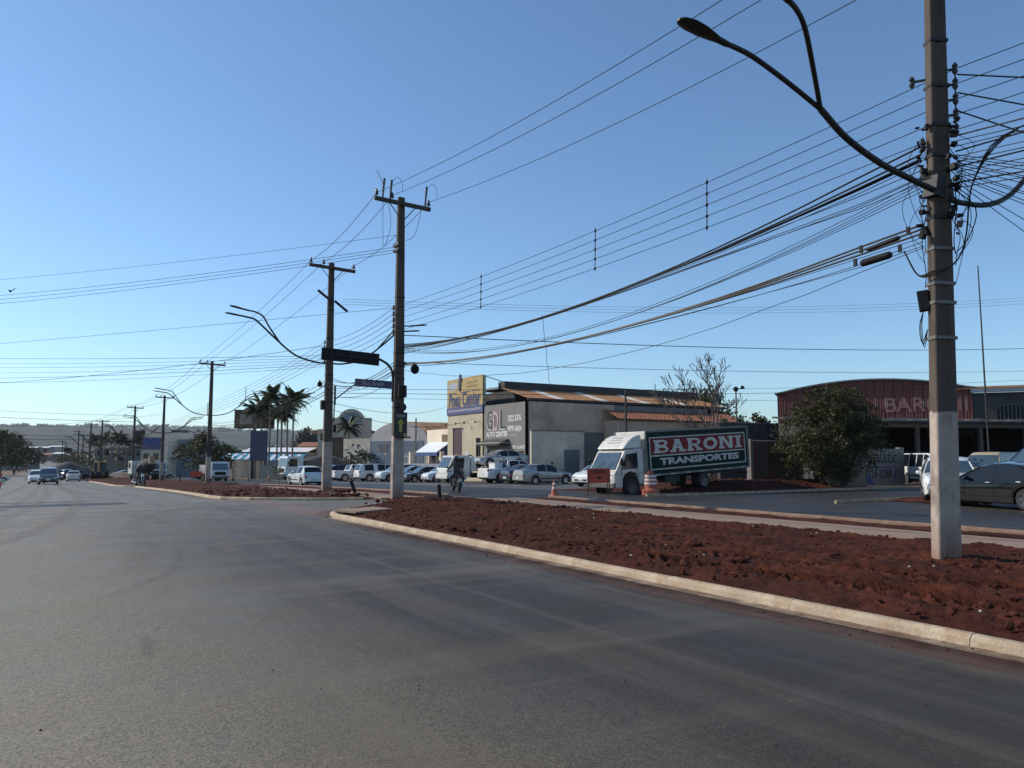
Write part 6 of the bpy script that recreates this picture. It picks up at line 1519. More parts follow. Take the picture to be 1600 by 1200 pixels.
# faraway roofs in the valley
for i, (px, d, w, z, mt, rt) in enumerate(((44, 620, 13, 9.5, 'grime_wall', 'roof_white'), (62, 640, 14, 9.8, 'grime_wall', 'roof_white'), (86, 1300, 26, 20, 'grime_wall', 'roof_white'), (8, 300, 9, 2.5, 'grime_wall', 'terracotta'), (30, 330, 10, 1.5, 'grime_wall', 'roof_grey'), (58, 520, 18, 3.5, 'grime_wall', 'terracotta'), (100, 480, 14, 4, 'grime_wall', 'roof_white'), (118, 420, 12, 3, 'grime_wall', 'roof_grey'), (133, 360, 12, 2.6, 'grime_wall', 'terracotta'), (150, 320, 12, 2.0, 'grime_wall', 'roof_grey'))):
    half = w/2/d*1200
    labs = ('white-roofed shed above the left trees', 'second white-roofed shed right of the first', 'faint white building low on the hill', 'beige house hidden by the left trees', 'grey shed among the left trees', 'far tiled house at the end of the avenue', 'far pale house right of the road end', 'far white house behind the gravel heap', 'far dull house behind the backhoe', 'far pale house left of the distant palms')
    block('house', labs[i], px-half, px+half, d, z, mt, w*.7, rt, win=3, zb=-8, roof_h=w*.07)
# ------------------------------------------------------------------ trees and plants
def leaf_mat(name, rgb, var=.5, trans=.25):
    m = bpy.data.materials.new(name); m.use_nodes = True; nt = m.node_tree; n, l = nt.nodes, nt.links; p = n['Principled BSDF']
    g = n.new('ShaderNodeNewGeometry'); r = n.new('ShaderNodeValToRGB')
    r.color_ramp.elements[0].color = [c*(1-var) for c in rgb]+[1]; r.color_ramp.elements[1].color = [min(1, c*(1+var)) for c in rgb]+[1]
    l.new(g.outputs['Random Per Island'], r.inputs[0]); l.new(r.outputs[0], p.inputs['Base Color']); p.inputs['Roughness'].default_value = .6; p.inputs['Specular IOR Level'].default_value = .25
    p.inputs['Subsurface Weight'].default_value = 0
    t = n.new('ShaderNodeBsdfTranslucent'); l.new(r.outputs[0], t.inputs[0]); mx = n.new('ShaderNodeMixShader'); mx.inputs[0].default_value = trans
    l.new(p.outputs[0], mx.inputs[1]); l.new(t.outputs[0], mx.inputs[2]); l.new(mx.outputs[0], n['Material Output'].inputs[0]); MATS[name] = m
leaf_mat('leaf_olive', (.062, .06, .022), .6); leaf_mat('leaf_dark', (.04, .055, .02)); leaf_mat('leaf_mid', (.06, .085, .025)); leaf_mat('leaf_palm', (.055, .075, .028)); leaf_mat('leaf_far', (.04, .05, .025))
M('bark', (.13, .1, .08), .95, var=.35, scale=6, bump=.6, stretch=(1, 1, .3)); M('bark_pale', (.2, .17, .14), .95, var=.3, scale=6, bump=.4); M('twig', (.12, .095, .085), .9, var=.3)
def leaves(mb, c, rad, n, size, rng, flat=.8):
    for _ in range(n):
        d = Vector((rng.gauss(0, 1), rng.gauss(0, 1), rng.gauss(0, 1))); d.normalize(); d *= rng.random()**.4
        p = Vector(c)+Vector((d.x*rad[0], d.y*rad[1], d.z*rad[2]))
        a = Vector((rng.gauss(0, 1), rng.gauss(0, 1), rng.gauss(0, .6))).normalized(); b = a.orthogonal().normalized(); b = (b*math.cos(rng.random()*6)+a.cross(b)*math.sin(rng.random()*6)) if False else b
        q = Matrix.Rotation(rng.random()*6.28, 3, a); b = q @ b
        s = size*rng.uniform(.6, 1.4); w = s*.38
        mb.add([p, p+a*s*.5+b*w, p+a*s, p+a*s*.5-b*w], [(0, 1, 2, 3)])
def branch(mb, p, d, L, r, depth, rng, tips, spread=.5, up=.15, seg=4, shrink=.68, nb=(2, 3), rmin=0):
    pts = [Vector(p)]; dd = Vector(d).normalized(); rr = [r]
    for k in range(seg):
        dd = (dd+Vector((rng.gauss(0, .12), rng.gauss(0, .12), rng.gauss(0, .08)+up*.15))).normalized()
        pts.append(pts[-1]+dd*L/seg); rr.append(max(rmin, r*(1-.45*(k+1)/seg)))
    mb.tube(pts, rr, 6 if r > .03 else (4 if r > .012 else 3), cap=False)
    if depth == 0: tips.append((pts[-1], dd)); return
    for k in range(rng.randint(*nb)):
        nd = (dd+Vector((rng.gauss(0, spread), rng.gauss(0, spread), rng.gauss(0, spread*.6)+up))).normalized()
        branch(mb, pts[-1 if k == 0 else rng.randint(2, seg)], nd, L*shrink*rng.uniform(.8, 1.15), rr[-1]*.78, depth-1, rng, tips, spread, up, seg, shrink, nb, rmin)
def leafy_tree(name, lab, x, y, h, rx, ry, trunk_h, nclump, nleaf, size, mat, seed, z=None, group=None, cat='tree', squash=1., low=.25, core=True):
    rng = random.Random(seed); z = zg(y) if z is None else z
    t = thing(name, lab, cat, (x, y, z), 0, group)
    mb = MB(); tips = []
    for k in range(rng.randint(2, 4)):
        branch(mb, (rng.uniform(-.1, .1), rng.uniform(-.1, .1), -.2), (rng.gauss(0, .25), rng.gauss(0, .25), 1), h*.42, .02*h, 3, rng, tips, .55, .2)
    mb.build('trunk', 'bark', t, smooth=60)
    cm = MB(); cl = []
    for k in range(nclump):
        a = rng.random()*6.283; q = math.sqrt(rng.random()); v = rng.random()
        zz = trunk_h+(h-trunk_h)*v; wid = math.sin(min(1, (v*.82+low))*math.pi)**.7
        cl.append((Vector((math.cos(a)*q*rx*wid, math.sin(a)*q*ry*wid, zz)), rng.uniform(.5, 1.1)))
    for p, s in cl:
        rr = min(rx, ry)*.34*s; leaves(cm, p, (rr, rr, rr*.75*squash), int(nleaf*s), size, rng)
    cm.build('crown', mat, t, recalc=False)
    return t
# the big bush by the side street
rng = random.Random(21)
bt_ = thing('roadside_tree', 'large unkempt olive-green bush tree in front of the brown wall', 'tree', (36.1, 26.0, .05))
mb = MB(); tips = []
for k in range(7):
    a = k*.9; branch(mb, (math.cos(a)*.35, math.sin(a)*.3, -.2), (math.cos(a)*.45, math.sin(a)*.35, 1), 1.7, .07, 4, rng, tips, .5, .16, nb=(2, 3))
branch(mb, (-1.0, -.5, -.2), (-.25, 0, 1), 1.2, .04, 3, rng, tips, .45, .1)
mb.build('trunk', 'bark', bt_, smooth=60)
cm = MB()
LOBES = [((0, 0, 2.9), (2.2, 1.9, 2.3), 120), ((-2.1, -.4, 2.0), (1.35, 1.2, 1.2), 46), ((1.8, .1, 2.7), (1.5, 1.4, 1.5), 56), ((-.6, 0, 4.4), (1.5, 1.2, 1.0), 36), ((.7, .1, 4.5), (1.1, 1.0, 1.1), 26), ((-.1, -.3, 1.1), (1.2, 1.0, 1.0), 34), ((-1.0, -.7, 1.2), (.7, .6, .7), 14)]
for (c0, rd, nn) in LOBES:
    for k in range(nn):
        d = Vector((rng.gauss(0, 1), rng.gauss(0, 1), rng.gauss(0, 1))).normalized()*rng.random()**.42
        q = 1+.5*noise.noise(d*2.4+Vector(c0))
        c = Vector((c0[0]*1.2+d.x*rd[0]*1.12*q, c0[1]+d.y*rd[1]*q, max(.25, c0[2]+d.z*rd[2]*q)))
        rr = rng.uniform(.2, .5); leaves(cm, c, (rr, rr, rr*.9), int(300*rr*rr)+18, .12, rng)
for p, d in tips: 
    if p.length < 6: leaves(cm, p+d*.2, (.3, .3, .3), 24, .12, rng)
for k in range(60):                                         # shoots that stick out of the outline
    a = rng.random()*6.283; e = rng.uniform(.2, 1.3); d = Vector((math.cos(a)*math.cos(e), math.sin(a)*math.cos(e), math.sin(e))); p = Vector((0, 0, 2.7))+Vector((d.x*2.5, d.y*2.0, d.z*2.55))
    for j in range(8): leaves(cm, p+d*.1*j+Vector((0, 0, -.012*j*j)), (.1, .1, .1), 7, .1, rng)
cm.build('crown', 'leaf_olive', bt_, recalc=False)
leafy_tree('shrub', 'weedy shrub at the foot of the big bush', 32.6, 26.1, 1.5, .6, .5, .1, 16, 60, .1, 'leaf_olive', 31, cat='shrub')
leafy_tree('shrub', 'dry scrub beside the silver sedan before the annexe', 35.2, 44.0, 1.9, 1.6, .8, .1, 20, 45, .12, 'leaf_olive', 33, cat='shrub')
# bare tree behind the truck
bare = thing('bare_tree', 'leafless tree standing in the yard behind the box truck', 'tree', (44.1, 42.9, zg(42.9))); bare.scale = (1.2, 1.2, 1.08); mb = MB(); tips = []; rng = random.Random(77)
branch(mb, (0, 0, -.3), (.02, 0, 1), 3.6, .2, 0, rng, [], .3, .1)
for k in range(8):
    a = k*.785; branch(mb, (rng.uniform(-.08, .08), rng.uniform(-.08, .08), 2.2+.15*k), (math.cos(a)*.75, math.sin(a)*.75, 1), 2.1, .1, 5, rng, tips, .27, .2, nb=(2, 3), shrink=.68, rmin=.017)
mb.build('branches', 'twig', bare, smooth=70)
# greenery beyond the back wall
leafy_tree('garden_tree', 'rounded green tree left of the red hangar', 64, 62, 9.4, 4.6, 4.6, 3, 60, 60, .4, 'leaf_mid', 41)
leafy_tree('garden_tree', 'dark garden shrub above the shade-darkened wall', 54.5, 49, 5.4, 2.6, 2, 2, 34, 60, .25, 'leaf_dark', 42)
leafy_tree('garden_tree', 'yellowish garden shrub beside the hangar corner', 58.5, 50.5, 6.0, 2.6, 2, 2, 34, 60, .25, 'leaf_olive', 43)
leafy_tree('garden_tree', 'garden shrub behind the warehouse corner lamp', 51.5, 48.2, 5.3, 2, 1.6, 2, 26, 60, .22, 'leaf_mid', 44)
# palms
def frond_mesh(L=2.6, n=18, droop=1.2, w=.62, mat='leaf_palm'):
    mb = MB(); pts = []
    for k in range(n+1):
        t = k/n; pts.append(Vector((L*t*(1-.18*t), 0, .75*t-droop*t*t*1.25)))
    mb.tube(pts, [.035*(1-.8*k/n) for k in range(n+1)], 3, cap=False)
    for k in range(1, n+1):
        t = k/n; ll = w*math.sin(min(1, t*1.15+.12)*math.pi)**.6+.1
        for s in (1, -1):
            a = pts[k]; e = a+Vector((.3*ll, s*ll*.75, -.55*ll)); mb.add([a, a+Vector((.13, 0, 0)), e], [(0, 1, 2)])
            a = a-Vector((L/n*.5, 0, -.0)); e = a+Vector((.28*ll, s*ll*.7, -.35*ll)); mb.add([a, a+Vector((.13, 0, 0)), e], [(0, 1, 2)])
    o = mb.build('frond', mat, recalc=False); me = o.data; bpy.data.objects.remove(o); return me
FR = [frond_mesh(2.6, 18, 1.2), frond_mesh(2.3, 18, 1.9), frond_mesh(2.7, 18, .7)]
def palm(lab, x, y, h, z=None, seed=0, s=1., n=27, group='palm trees by the billboard'):
    rng = random.Random(seed); z = zg(y) if z is None else z
    p = thing('palm_tree', lab, 'palm tree', (x, y, z), 0, group); lean = (rng.uniform(-.02, .02)*h, rng.uniform(-.02, .02)*h)
    MB().tube([(lean[0]*t*t, lean[1]*t*t, -1+(h+1)*t) for t in (0, .2, .4, .6, .8, .93, 1)], [.2, .15, .13, .125, .12, .15, .1], 8, cap=False).build('trunk', 'bark_pale', p, smooth=60)
    for k in range(n):
        e = rng.choice((R(-55), R(-25), R(0), R(10), R(30))); child('frond', FR[rng.randrange(3)], None, p, (lean[0], lean[1], h), (0, e, k*2.399+rng.uniform(-.2, .2)), (s*rng.uniform(.85, 1.1),)*3)
    return p
for i, (px, top, d, s, lab) in enumerate(((401, 640, 112, 1.1, 'leftmost palm of the clump beside the billboard'), (410, 634, 114, 1.15, 'second palm from the billboard, crown overlapping it'), (423, 622, 108, 1.2, 'tallest palm in the middle of the clump'), (434, 648, 116, 1.0, 'low palm behind the tallest one'), (441, 645, 106, 1.15, 'palm with a ragged low crown right of the tallest'), (451, 632, 109, 1.1, 'palm second from the right of the clump'), (459, 626, 104, 1.2, 'rightmost palm with an airy crown'))):
    c = sight(px, top, d); palm(lab, c.x, c.y, c.z-zg(c.y), seed=i+3, s=s)
c = sight(546, 668, 118); palm('short bushy palm in front of the arched gable', c.x, c.y, c.z-zg(c.y), seed=40, s=1.25, n=22, group=None)
for i, (px, top, d) in enumerate(((150, 690, 230), (163, 686, 225), (184, 684, 215), (197, 690, 220))):
    c = sight(px, top, d); palm(('first', 'second', 'third', 'fourth')[i]+' far palm from the left along the avenue', c.x, c.y, c.z-zg(c.y), seed=60+i, s=1.5, group='far palms along the avenue')
# other trees
def px_tree(lab, px, top, d, rx, size, mat, seed, n=40, nl=60, name='tree', low=.25):
    c = sight(px, top, d); return leafy_tree(name, lab, c.x, c.y, c.z-zg(c.y), rx, rx, (c.z-zg(c.y))*.3, n, nl, size, mat, seed, low=low)
px_tree('spreading olive tree left of the four-lamp pole', 316, 682, 112, 4.2, .35, 'leaf_olive', 81, 60, 60)
px_tree('green tree behind the blue striped canopy', 352, 697, 150, 4, .4, 'leaf_mid', 82)
px_tree('rounded dark tree on the far ridge above the low beige house', 479, 671, 420, 9, 1.3, 'leaf_far', 83, 36, 50)
px_tree('large dark tree at the left edge of the verge', 4, 676, 190, 6.5, .6, 'leaf_dark', 84, 60, 70)
px_tree('dark spreading tree second on the left verge', 25, 683, 215, 6, .6, 'leaf_dark', 85, 60, 70)
px_tree('small dusty tree behind the left verge heap', 44, 702, 260, 5, .6, 'leaf_far', 86, 36, 60)
px_tree('green garden tree behind the mural wall', 566, 706, 100, 2.6, .25, 'leaf_olive', 87, 30, 50)
px_tree('tall slim tree behind the salmon shop', 222, 672, 240, 3.0, .6, 'leaf_far', 88, 40, 60)
for i, (px, top, d, lab) in enumerate(((389, 712, 70, 'thin staked sapling on the second median nearest the palms'), (437, 735, 62, 'low wispy sapling beside the white hatchback'), (369, 730, 66, 'very small sapling on the second median'))):
    c = sight(px, top, d); h = c.z-zg(c.y); t = thing('sapling', lab, 'sapling', (c.x, c.y, zg(c.y)+.1), 0, 'saplings on the second median'); mb = MB(); tips = []; rng = random.Random(90+i); branch(mb, (0, 0, 0), (0, 0, 1), h*.6, .025, 2, rng, tips, .5, .2); mb.build('stem', 'twig', t)
    cm = MB(); [leaves(cm, p, (.25, .25, .25), 14, .12, rng) for p, d in tips]; cm.build('crown', 'leaf_olive', t, recalc=False)
# the wooded valley and ridge read as one mass
cm = MB(); rng = random.Random(101)
def far_tree(x, y, z, h, w, n=26):
    cs = [Vector((x+rng.gauss(0, w*.28), y+rng.gauss(0, w*.28), z+h*rng.uniform(.35, .9))) for _ in range(5)]
    for c in cs: leaves(cm, c, (w*.35, w*.35, h*.22), n//5, h*(.16 if n < 80 else .3), rng)
for k in range(900):
    a = R(rng.uniform(-33.5, 8)); d = 190+rng.random()**1.3*1500; aa = YAW+a; x, y = math.sin(aa)*d, math.cos(aa)*d
    if 11 < x < 40 and d < 250: continue
    if -8-.008*d < x < 10.5 and d < 1000: continue
    far_tree(x, y, zg(y), rng.uniform(4, 8.5), rng.uniform(6, 12), 30)
for k in range(150):
    px, d = rng.uniform(-10, 235), rng.uniform(245, 470); c = sight(px, 720, d)
    if -9 < c.x < 9.5 or (c.x < 13 and d < 300): continue
    far_tree(c.x, c.y, zg(c.y), rng.uniform(4.5, 9), rng.uniform(5, 9), 60)
tag(cm.build('distant_woodland', 'leaf_far', recalc=False), 'mass of distant trees filling the valley below the hills', 'woodland', kind='stuff')
cm = MB()
for k in range(420):
    a = R(rng.uniform(-4, 34)); d = 2200+7*320-rng.uniform(0, 30); x, y = math.sin(a)*d, math.cos(a)*d
    far_tree(x, y, hill_h(a, 1)-4, rng.uniform(9, 24), rng.uniform(20, 60), 90)
tag(cm.build('ridge_woodland', 'leaf_far', recalc=False), 'thin line of trees along the distant ridge', 'woodland', kind='stuff')
# ------------------------------------------------------------------ street works furniture
def cone(lab, x, y, h=.72):
    c = thing('traffic_cone', lab, 'traffic cone', (x, y, zr(y)+.008)); MB().box((0, 0, .02), (h*.52, h*.52, .04)).build('base', 'orange_plastic', c, bevel=.01)
    MB().lathe([(h*.2, .04), (h*.045, h), (h*.03, h)], 14).build('cone', 'orange_plastic', c, smooth=50)
    for z in (.42, .66): MB().lathe([(h*(.2-.155*z)+.004, h*z), (h*(.2-.155*(z+.12))+.004, h*(z+.12))], 14, cap=False).build('band', 'white_band', c)
cone('worn orange traffic cone in the right carriageway', 18.85, 27.3)
for i, (px, d) in enumerate(((364, 92), (388, 90), (420, 88))):
    q = sight(px, 750, d); cone(('first', 'second', 'third')[i]+' far orange cone from the left before the striped canopy', q.x, q.y, .8)
M('barrel_red', (.36, .085, .05), .6, var=.15, dirt=(.25, .12, .08), dirt_amt=.5)
br = thing('traffic_barrel', 'orange and white striped traffic barrel at the kerb before the truck', 'traffic barrel', (22.55, 25.35, zr(25.3)+.03)); br.scale = (.88, .88, .92)
MB().lathe([(.42, 0), (.43, .22), (.36, .3), (.3, .31)], 18).build('base', 'barrel_red', br, smooth=40); MB().lathe([(.31, .3), (.27, .95), (.24, .98), (.14, 1.0), (.13, 1.08), (.05, 1.1)], 18).build('drum', 'barrel_red', br, smooth=40)
for z in (.5, .67, .84): MB().lathe([(.317-.04*(z-.3)/.65, z), (.317-.04*(z-.215)/.65, z+.085)], 18, cap=False).build('stripe', 'white_band', br, smooth=40)
MB().box((0, 0, 1.12), (.3, .04, .08)).build('handle', 'barrel_red', br)
M('sign_orange', (.55, .06, .02), .55, var=.12, dirt=(.3, .06, .03), dirt_amt=.4)
def board(lab, x, y, rz, text=True, s=1.):
    b = thing('works_sign', lab, 'sign', (x, y, zr(y)+.006), rz)
    MB().box((0, 0, .85), (1.0*s, .03, .62)).build('panel', 'sign_orange', b, bevel=.005)
    for sx in (-.42, .42): MB().tube([(sx*s, .02, 1.1), (sx*s*1.08, -.12, 0)], .022, 5).build('leg', 'timber', b); MB().tube([(sx*s, .02, 1.1), (sx*s*1.02, .45, 0)], .022, 5).build('leg', 'timber', b)
    if text:
        text_mesh('lettering', 'DESVIO', .24, 'print_black', b, (0, -.02, 1.02), FACE_NEG_Y, width=.66, offset=.006)
        MB().prism([(-.11, .74), (.02, .74), (.02, .68), (.13, .77), (.02, .86), (.02, .8), (-.11, .8)], -.024, -.018).build('arrow', 'print_black', b)
board('orange DESVIO detour sign with arrow on legs before the box truck', 20.55, 26.4, R(-28))
q = sight(306, 753, 88); board('plain red works board on legs left of the four-lamp pole', q.x, q.y, R(-25), False, 1.3)
def bollard(lab, x, y, h, tilt, mat='black_plastic'):
    z = zg(y)+.12
    o = thing('guide_post', lab, 'post', (x, y, z-.2), rot=(tilt[0], tilt[1], 0)); MB().span((-.06, -.06, 0), (.06, .06, h)).build('post', mat, o, bevel=.015); MB().span((-.05, -.05, h), (.05, .05, h+.03)).build('cap', 'steel_dark', o)
bollard('short dark post standing at the corner of the near median', 12.75, 25.9, .72, (0, R(-5))); bollard('dark leaning post on the second median beside the footpath', 11.3, 30.6, .85, (0, R(-22))); bollard('dark post fallen almost flat on the second median', 10.8, 30.9, .6, (0, R(-62)))
for px, lab in ((254, 'tiny dark post on the median beside the slim pole'), (281, 'tiny dark post near the red works board')):
    q = sight(px, 745, 80); bollard(lab, q.x, q.y, 1.0, (0, 0))
# ------------------------------------------------------------------ people
M('helmet', (.02, .02, .022), .2, var=.1, coat=.6); M('jacket', (.05, .042, .04), .85, var=.25, scale=10); M('jeans', (.035, .045, .075), .9, var=.2, scale=10); M('skin', (.3, .17, .11), .6, var=.08); M('hivis', (.05, .07, .12), .8, var=.2); M('shoe', (.03, .028, .027), .7)
def figure(root, J, E, rad, zsplit, top, bottom, name='body'):
    """one continuous skinned body: J joints, E edges, rad radii"""
    names = list(J); me = bpy.data.meshes.new(name); me.from_pydata([J[k] for k in names], [(names.index(a), names.index(b)) for a, b in E], [])
    o = bpy.data.objects.new('tmp_body', me); COL.objects.link(o); sk = o.modifiers.new('s', 'SKIN'); sk.use_smooth_shade = True
    for i, k in enumerate(names):
        sv = me.skin_vertices[0].data[i]; r = rad[k]; sv.radius = r if isinstance(r, tuple) else (r, r); sv.use_root = (k == 'pelvis')
    ss = o.modifiers.new('u', 'SUBSURF'); ss.levels = 1; ss.render_levels = 1
    bpy.context.view_layer.update(); ev = o.evaluated_get(bpy.context.evaluated_depsgraph_get()); m2 = bpy.data.meshes.new_from_object(ev); bpy.data.objects.remove(o)
    m2.name = name; m2.materials.clear()
    for mm in (top, bottom, 'skin'): m2.materials.append(MATS[mm])
    for p in m2.polygons: p.material_index = zsplit(p.center); p.use_smooth = True
    b = bpy.data.objects.new(name, m2); COL.objects.link(b); b.parent = root; return b
def hand(parent, p, d, up, s):
    d, up = Vector(d).normalized(), Vector(up).normalized(); side = d.cross(up).normalized(); p = Vector(p); mb = MB()
    mb.tube([p-d*.02, p+d*.03, p+d*.085], [.026, .036, .034], 6)
    for k in range(4):
        b = p+d*.08+side*(.027-.018*k); L = (.07, .078, .074, .058)[k]; mb.tube([b, b+d*L*.5-up*.008, b+d*L*.75-up*.03, b+d*L*.7-up*.055], [.0095, .009, .008, .007], 5)
    b = p+d*.015+side*.034*s; mb.tube([b, b+d*.035+side*.02*s, b+d*.06+side*.012*s-up*.02], [.011, .01, .008], 5)
    return mb.build('hand', 'skin', parent, smooth=60)
EDG = [('pelvis', 'belly'), ('belly', 'chest'), ('chest', 'neck'), ('neck', 'head'), ('head', 'crown')]
for s in 'lr': EDG += [('chest', 'sh'+s), ('sh'+s, 'el'+s), ('el'+s, 'wr'+s), ('pelvis', 'hip'+s), ('hip'+s, 'kn'+s), ('kn'+s, 'an'+s), ('an'+s, 'to'+s)]
RAD = dict(pelvis=(.15, .12), belly=(.15, .11), chest=(.18, .12), neck=.055, head=.085, crown=.07)
for s in 'lr': RAD.update({'sh'+s: .075, 'el'+s: .052, 'wr'+s: .034, 'hip'+s: .095, 'kn'+s: .068, 'an'+s: .045, 'to'+s: .038})
def rider_bike(lab_b, lab_p, x, y, hd, top='jacket', bottom='jeans', z=None):
    zz = zr(y)+.006 if z is None else z
    m = thing('motorcycle', lab_b, 'motorcycle', (x, y, zz), 0, rot=(0, 0, R(90)-hd))
    for wx in (-.62, .66):
        w = MB().lathe([(.2, -.06), (.26, -.075), (.3, -.05), (.31, 0), (.3, .05), (.26, .075), (.2, .06)], 18, axis='y').build('wheel', 'rubber', m, loc=(wx, 0, .31), smooth=40)
        mb = MB().lathe([(.03, -.06), (.04, 0), (.03, .06)], 8, axis='y')
        for k in range(6): mb.tube([(0, 0, 0), (math.cos(k*1.047)*.24, 0, math.sin(k*1.047)*.24)], .012, 4)
        mb.build('rim', 'rim', w)
    MB().prism([(-.2, .3), (.25, .3), (.32, .55), (.05, .66), (-.2, .6)], -.12, .12).build('engine', 'steel_dark', m, bevel=.02)
    MB().add(*blob((.2, 0, .78), (.27, .13, .12))).build('fuel_tank', 'paint_black', m, smooth=60); MB().prism([(-.72, .82), (-.6, .76), (.02, .74), (.02, .8), (-.3, .82), (-.68, .9)], -.12, .12).build('seat', 'black_plastic', m, bevel=.02)
    MB().prism([(-.95, .72), (-.55, .68), (-.5, .76), (-.9, .84)], -.08, .08).build('tail', 'paint_black', m, bevel=.02); MB().box((-.95, 0, .76), (.04, .14, .08)).build('tail_lamp', 'lamp_red', m); MB().box((-.93, 0, .58), (.02, .19, .16), ry=R(-15)).build('number_plate', 'plate', m)
    MB().tube([(.66, .09, .31), (.45, .09, .95)], .025, 6).tube([(.66, -.09, .31), (.45, -.09, .95)], .025, 6).build('fork', 'chrome', m); MB().tube([(.36, -.36, 1.02), (.44, -.12, .98), (.44, .12, .98), (.36, .36, 1.02)], .014, 5).build('handlebar', 'steel_dark', m)
    MB().add(*blob((.58, 0, .88), (.09, .1, .1))).build('headlight', 'lamp_clear', m, smooth=60)
    MB().tube([(-.1, -.14, .3), (-.45, -.17, .32), (-.85, -.18, .42)], [.03, .045, .05], 8).build('exhaust', 'chrome', m); MB().tube([(-.62, .07, .31), (-.05, .1, .38)], .025, 5).tube([(-.62, -.07, .31), (-.05, -.1, .38)], .025, 5).tube([(-.55, .08, .35), (-.4, .1, .72)], .025, 5).build('swing_arm', 'steel_dark', m)
    for s in (1, -1):
        MB().tube([(.4, s*.3, 1.02), (.42, s*.36, 1.16)], .008, 4).build('mirror_stem', 'steel_dark', m); MB().add(*blob((.42, s*.38, 1.19), (.02, .06, .04))).build('mirror', 'black_plastic', m, smooth=60)
    p = thing('person', lab_p, 'person', (x, y, zz), 0, rot=(0, 0, R(90)-hd))
    J = dict(pelvis=(-.22, 0, .9), belly=(-.2, 0, 1.1), chest=(-.1, 0, 1.33), neck=(-.03, 0, 1.48), head=(.0, 0, 1.57), crown=(.02, 0, 1.68))
    for s, g in (('l', 1), ('r', -1)):
        J.update({'sh'+s: (-.08, g*.19, 1.39), 'el'+s: (.1, g*.36, 1.15), 'wr'+s: (.33, g*.35, 1.06), 'hip'+s: (-.18, g*.12, .86), 'kn'+s: (.22, g*.25, .74), 'an'+s: (-.02, g*.22, .33), 'to'+s: (.14, g*.23, .29)})
    figure(p, J, EDG, RAD, lambda c: 1 if c.z < .93 and abs(c.y) < .4 else 0, top, bottom)
    for g in (1, -1): hand(p, (.33, g*.35, 1.06), (.6, -g*.1, -.3), (0, 0, 1), -g)
    hm = MB().add(*blob((.02, 0, 1.62), (.15, .135, .155))).build('helmet', 'helmet', p, smooth=70); MB().add(*blob((.1, 0, 1.61), (.075, .11, .05))).build('visor', 'glass', hm, smooth=60)
    for g in (1, -1): MB().add(*blob((.08, g*.225, .29), (.13, .05, .05))).build('shoe', 'shoe', p, smooth=60)
    return m
rider_bike('dark motorcycle riding away in the right carriageway', 'rider in dark jacket, jeans and black helmet on the near motorcycle', 17.7, 34.2, R(15))
rider_bike('dark motorcycle turning at the end of the second median', 'hunched rider in dark clothes at the end of the second median', 6.9, 68.2, R(160), z=zr(68)+.0)
rider_bike('tiny motorcycle far down the avenue beyond the off-roader', 'tiny distant rider far down the avenue', .6, 215, R(150))
def standing(lab, x, y, hd, top='hivis', bottom='jeans', step=.12, z=None):
    zz = zr(y) if z is None else z; p = thing('person', lab, 'person', (x, y, zz), 0, rot=(0, 0, R(90)-hd))
    J = dict(pelvis=(0, 0, .92), belly=(0, 0, 1.1), chest=(.02, 0, 1.32), neck=(.02, 0, 1.49), head=(.04, 0, 1.6), crown=(.04, 0, 1.7))
    for s, g in (('l', 1), ('r', -1)):
        J.update({'sh'+s: (.01, g*.19, 1.41), 'el'+s: (-.03+g*.05, g*.26, 1.13), 'wr'+s: (.08+g*.06, g*.26, .9), 'hip'+s: (0, g*.1, .88), 'kn'+s: (.03+g*step*.5, g*.11, .48), 'an'+s: (g*step, g*.11, .09), 'to'+s: (g*step+.15, g*.12, .045)})
    figure(p, J, EDG, RAD, lambda c: 2 if c.z > 1.47 else (1 if c.z < .93 and abs(c.y) < .22 else 0), top, bottom)
    for g in (1, -1): hand(p, (.08+g*.06, g*.26, .9), (.1, 0, -1), (1, 0, 0), g)
    MB().add(*blob((.03, 0, 1.67), (.105, .09, .09))).build('hair', 'helmet', p, smooth=60)
    for e in (-1, 1): MB().add(*blob((.118, e*.033, 1.62), (.012, .014, .008))).build('eye', 'print_white', p, smooth=60)
    MB().add(*blob((.13, 0, 1.585), (.02, .014, .025))).build('nose', 'skin', p, smooth=60); MB().add(*blob((.115, 0, 1.545), (.012, .03, .008))).build('mouth', 'truck_red', p, smooth=60)
standing('person in dark blue work clothes standing in the avenue near the gravel heap', 2.3, 114, R(170))
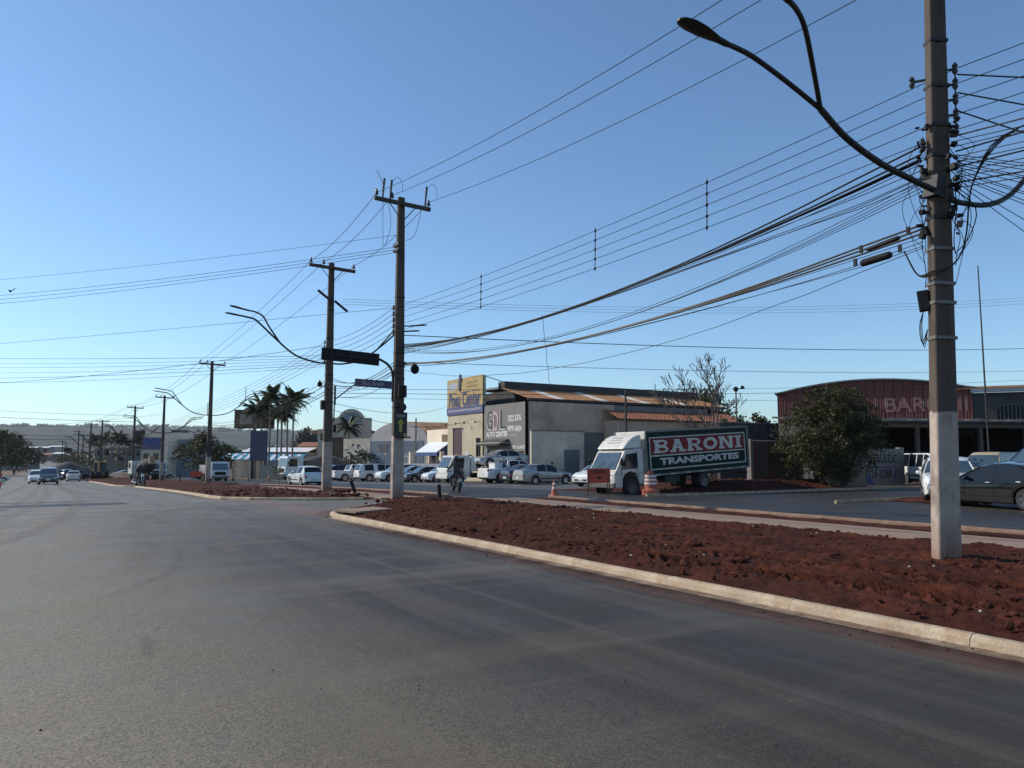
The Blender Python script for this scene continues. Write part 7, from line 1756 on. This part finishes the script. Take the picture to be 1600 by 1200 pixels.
for i, (px, d, lab) in enumerate(((352, 100, 'road worker in dark clothes nearest the far cones'), (344, 102, 'road worker standing beside the small white truck'), (336, 104, 'road worker at the back of the small white truck'))):
    q = sight(px, 740, d); standing(lab, q.x, q.y, R(150+40*i), 'jacket')
# birds
def bird(lab, c, s=.3, rz=0):
    b = thing('bird', lab, 'bird', c, rz); MB().add(*blob((0, 0, 0), (.5*s, .16*s, .15*s))).add(*blob((.5*s, 0, .06*s), (.16*s, .12*s, .12*s))).add([(-.45*s, -.1*s, 0), (-.45*s, .1*s, 0), (-.9*s, .16*s, .02), (-.9*s, -.16*s, .02)], [(0, 1, 2, 3)]).build('body', 'black_plastic', b, smooth=60)
    for g in (1, -1): MB().add([(.2*s, g*.1*s, .05*s), (-.25*s, g*.1*s, .05*s), (-.35*s, g*.6*s, .4*s), (-.1*s, g*1.0*s, .55*s), (.2*s, g*.6*s, .42*s)], [(0, 1, 2, 3, 4)]).build('wing', 'black_plastic', b)
bird('small dark bird flying between bare tree and red hangar', sight(1160, 607, 58), .38, R(120)); bird('dark bird perched on the crossing wires at the left edge', sight(16, 455, 38), .3, R(80))
# street sign and parked things at the left edge
ls = thing('striped_barrier', 'red and white striped barrier at the left edge', 'barrier', (-2.75, 68.0, zr(68)))
for z in (.2, .55, .9): MB().span((-.5, -.03, z), (.5, .03, z+.22)).build('rail', 'sign_orange' if z != .55 else 'white_band', ls)
for x in (-.4, .4): MB().span((x-.04, .03, 0), (x+.04, .09, 1.15)).build('post', 'timber', ls)
# ------------------------------------------------------------------ haze
hm = bpy.data.materials.new('haze'); hm.use_nodes = True; n = hm.node_tree.nodes; l = hm.node_tree.links
n.remove(n['Principled BSDF']); pv = n.new('ShaderNodeVolumePrincipled'); pv.inputs['Color'].default_value = (.7, .76, .82, 1); pv.inputs['Density'].default_value = .00009; pv.inputs['Anisotropy'].default_value = .2
l.new(pv.outputs[0], n['Material Output'].inputs['Volume']); MATS['haze'] = hm
tag(MB().span((-4200, -320, -12), (5600, 8100, 190)).build('haze', 'haze'), 'pale blue haze in the valley air', 'haze', kind='stuff')
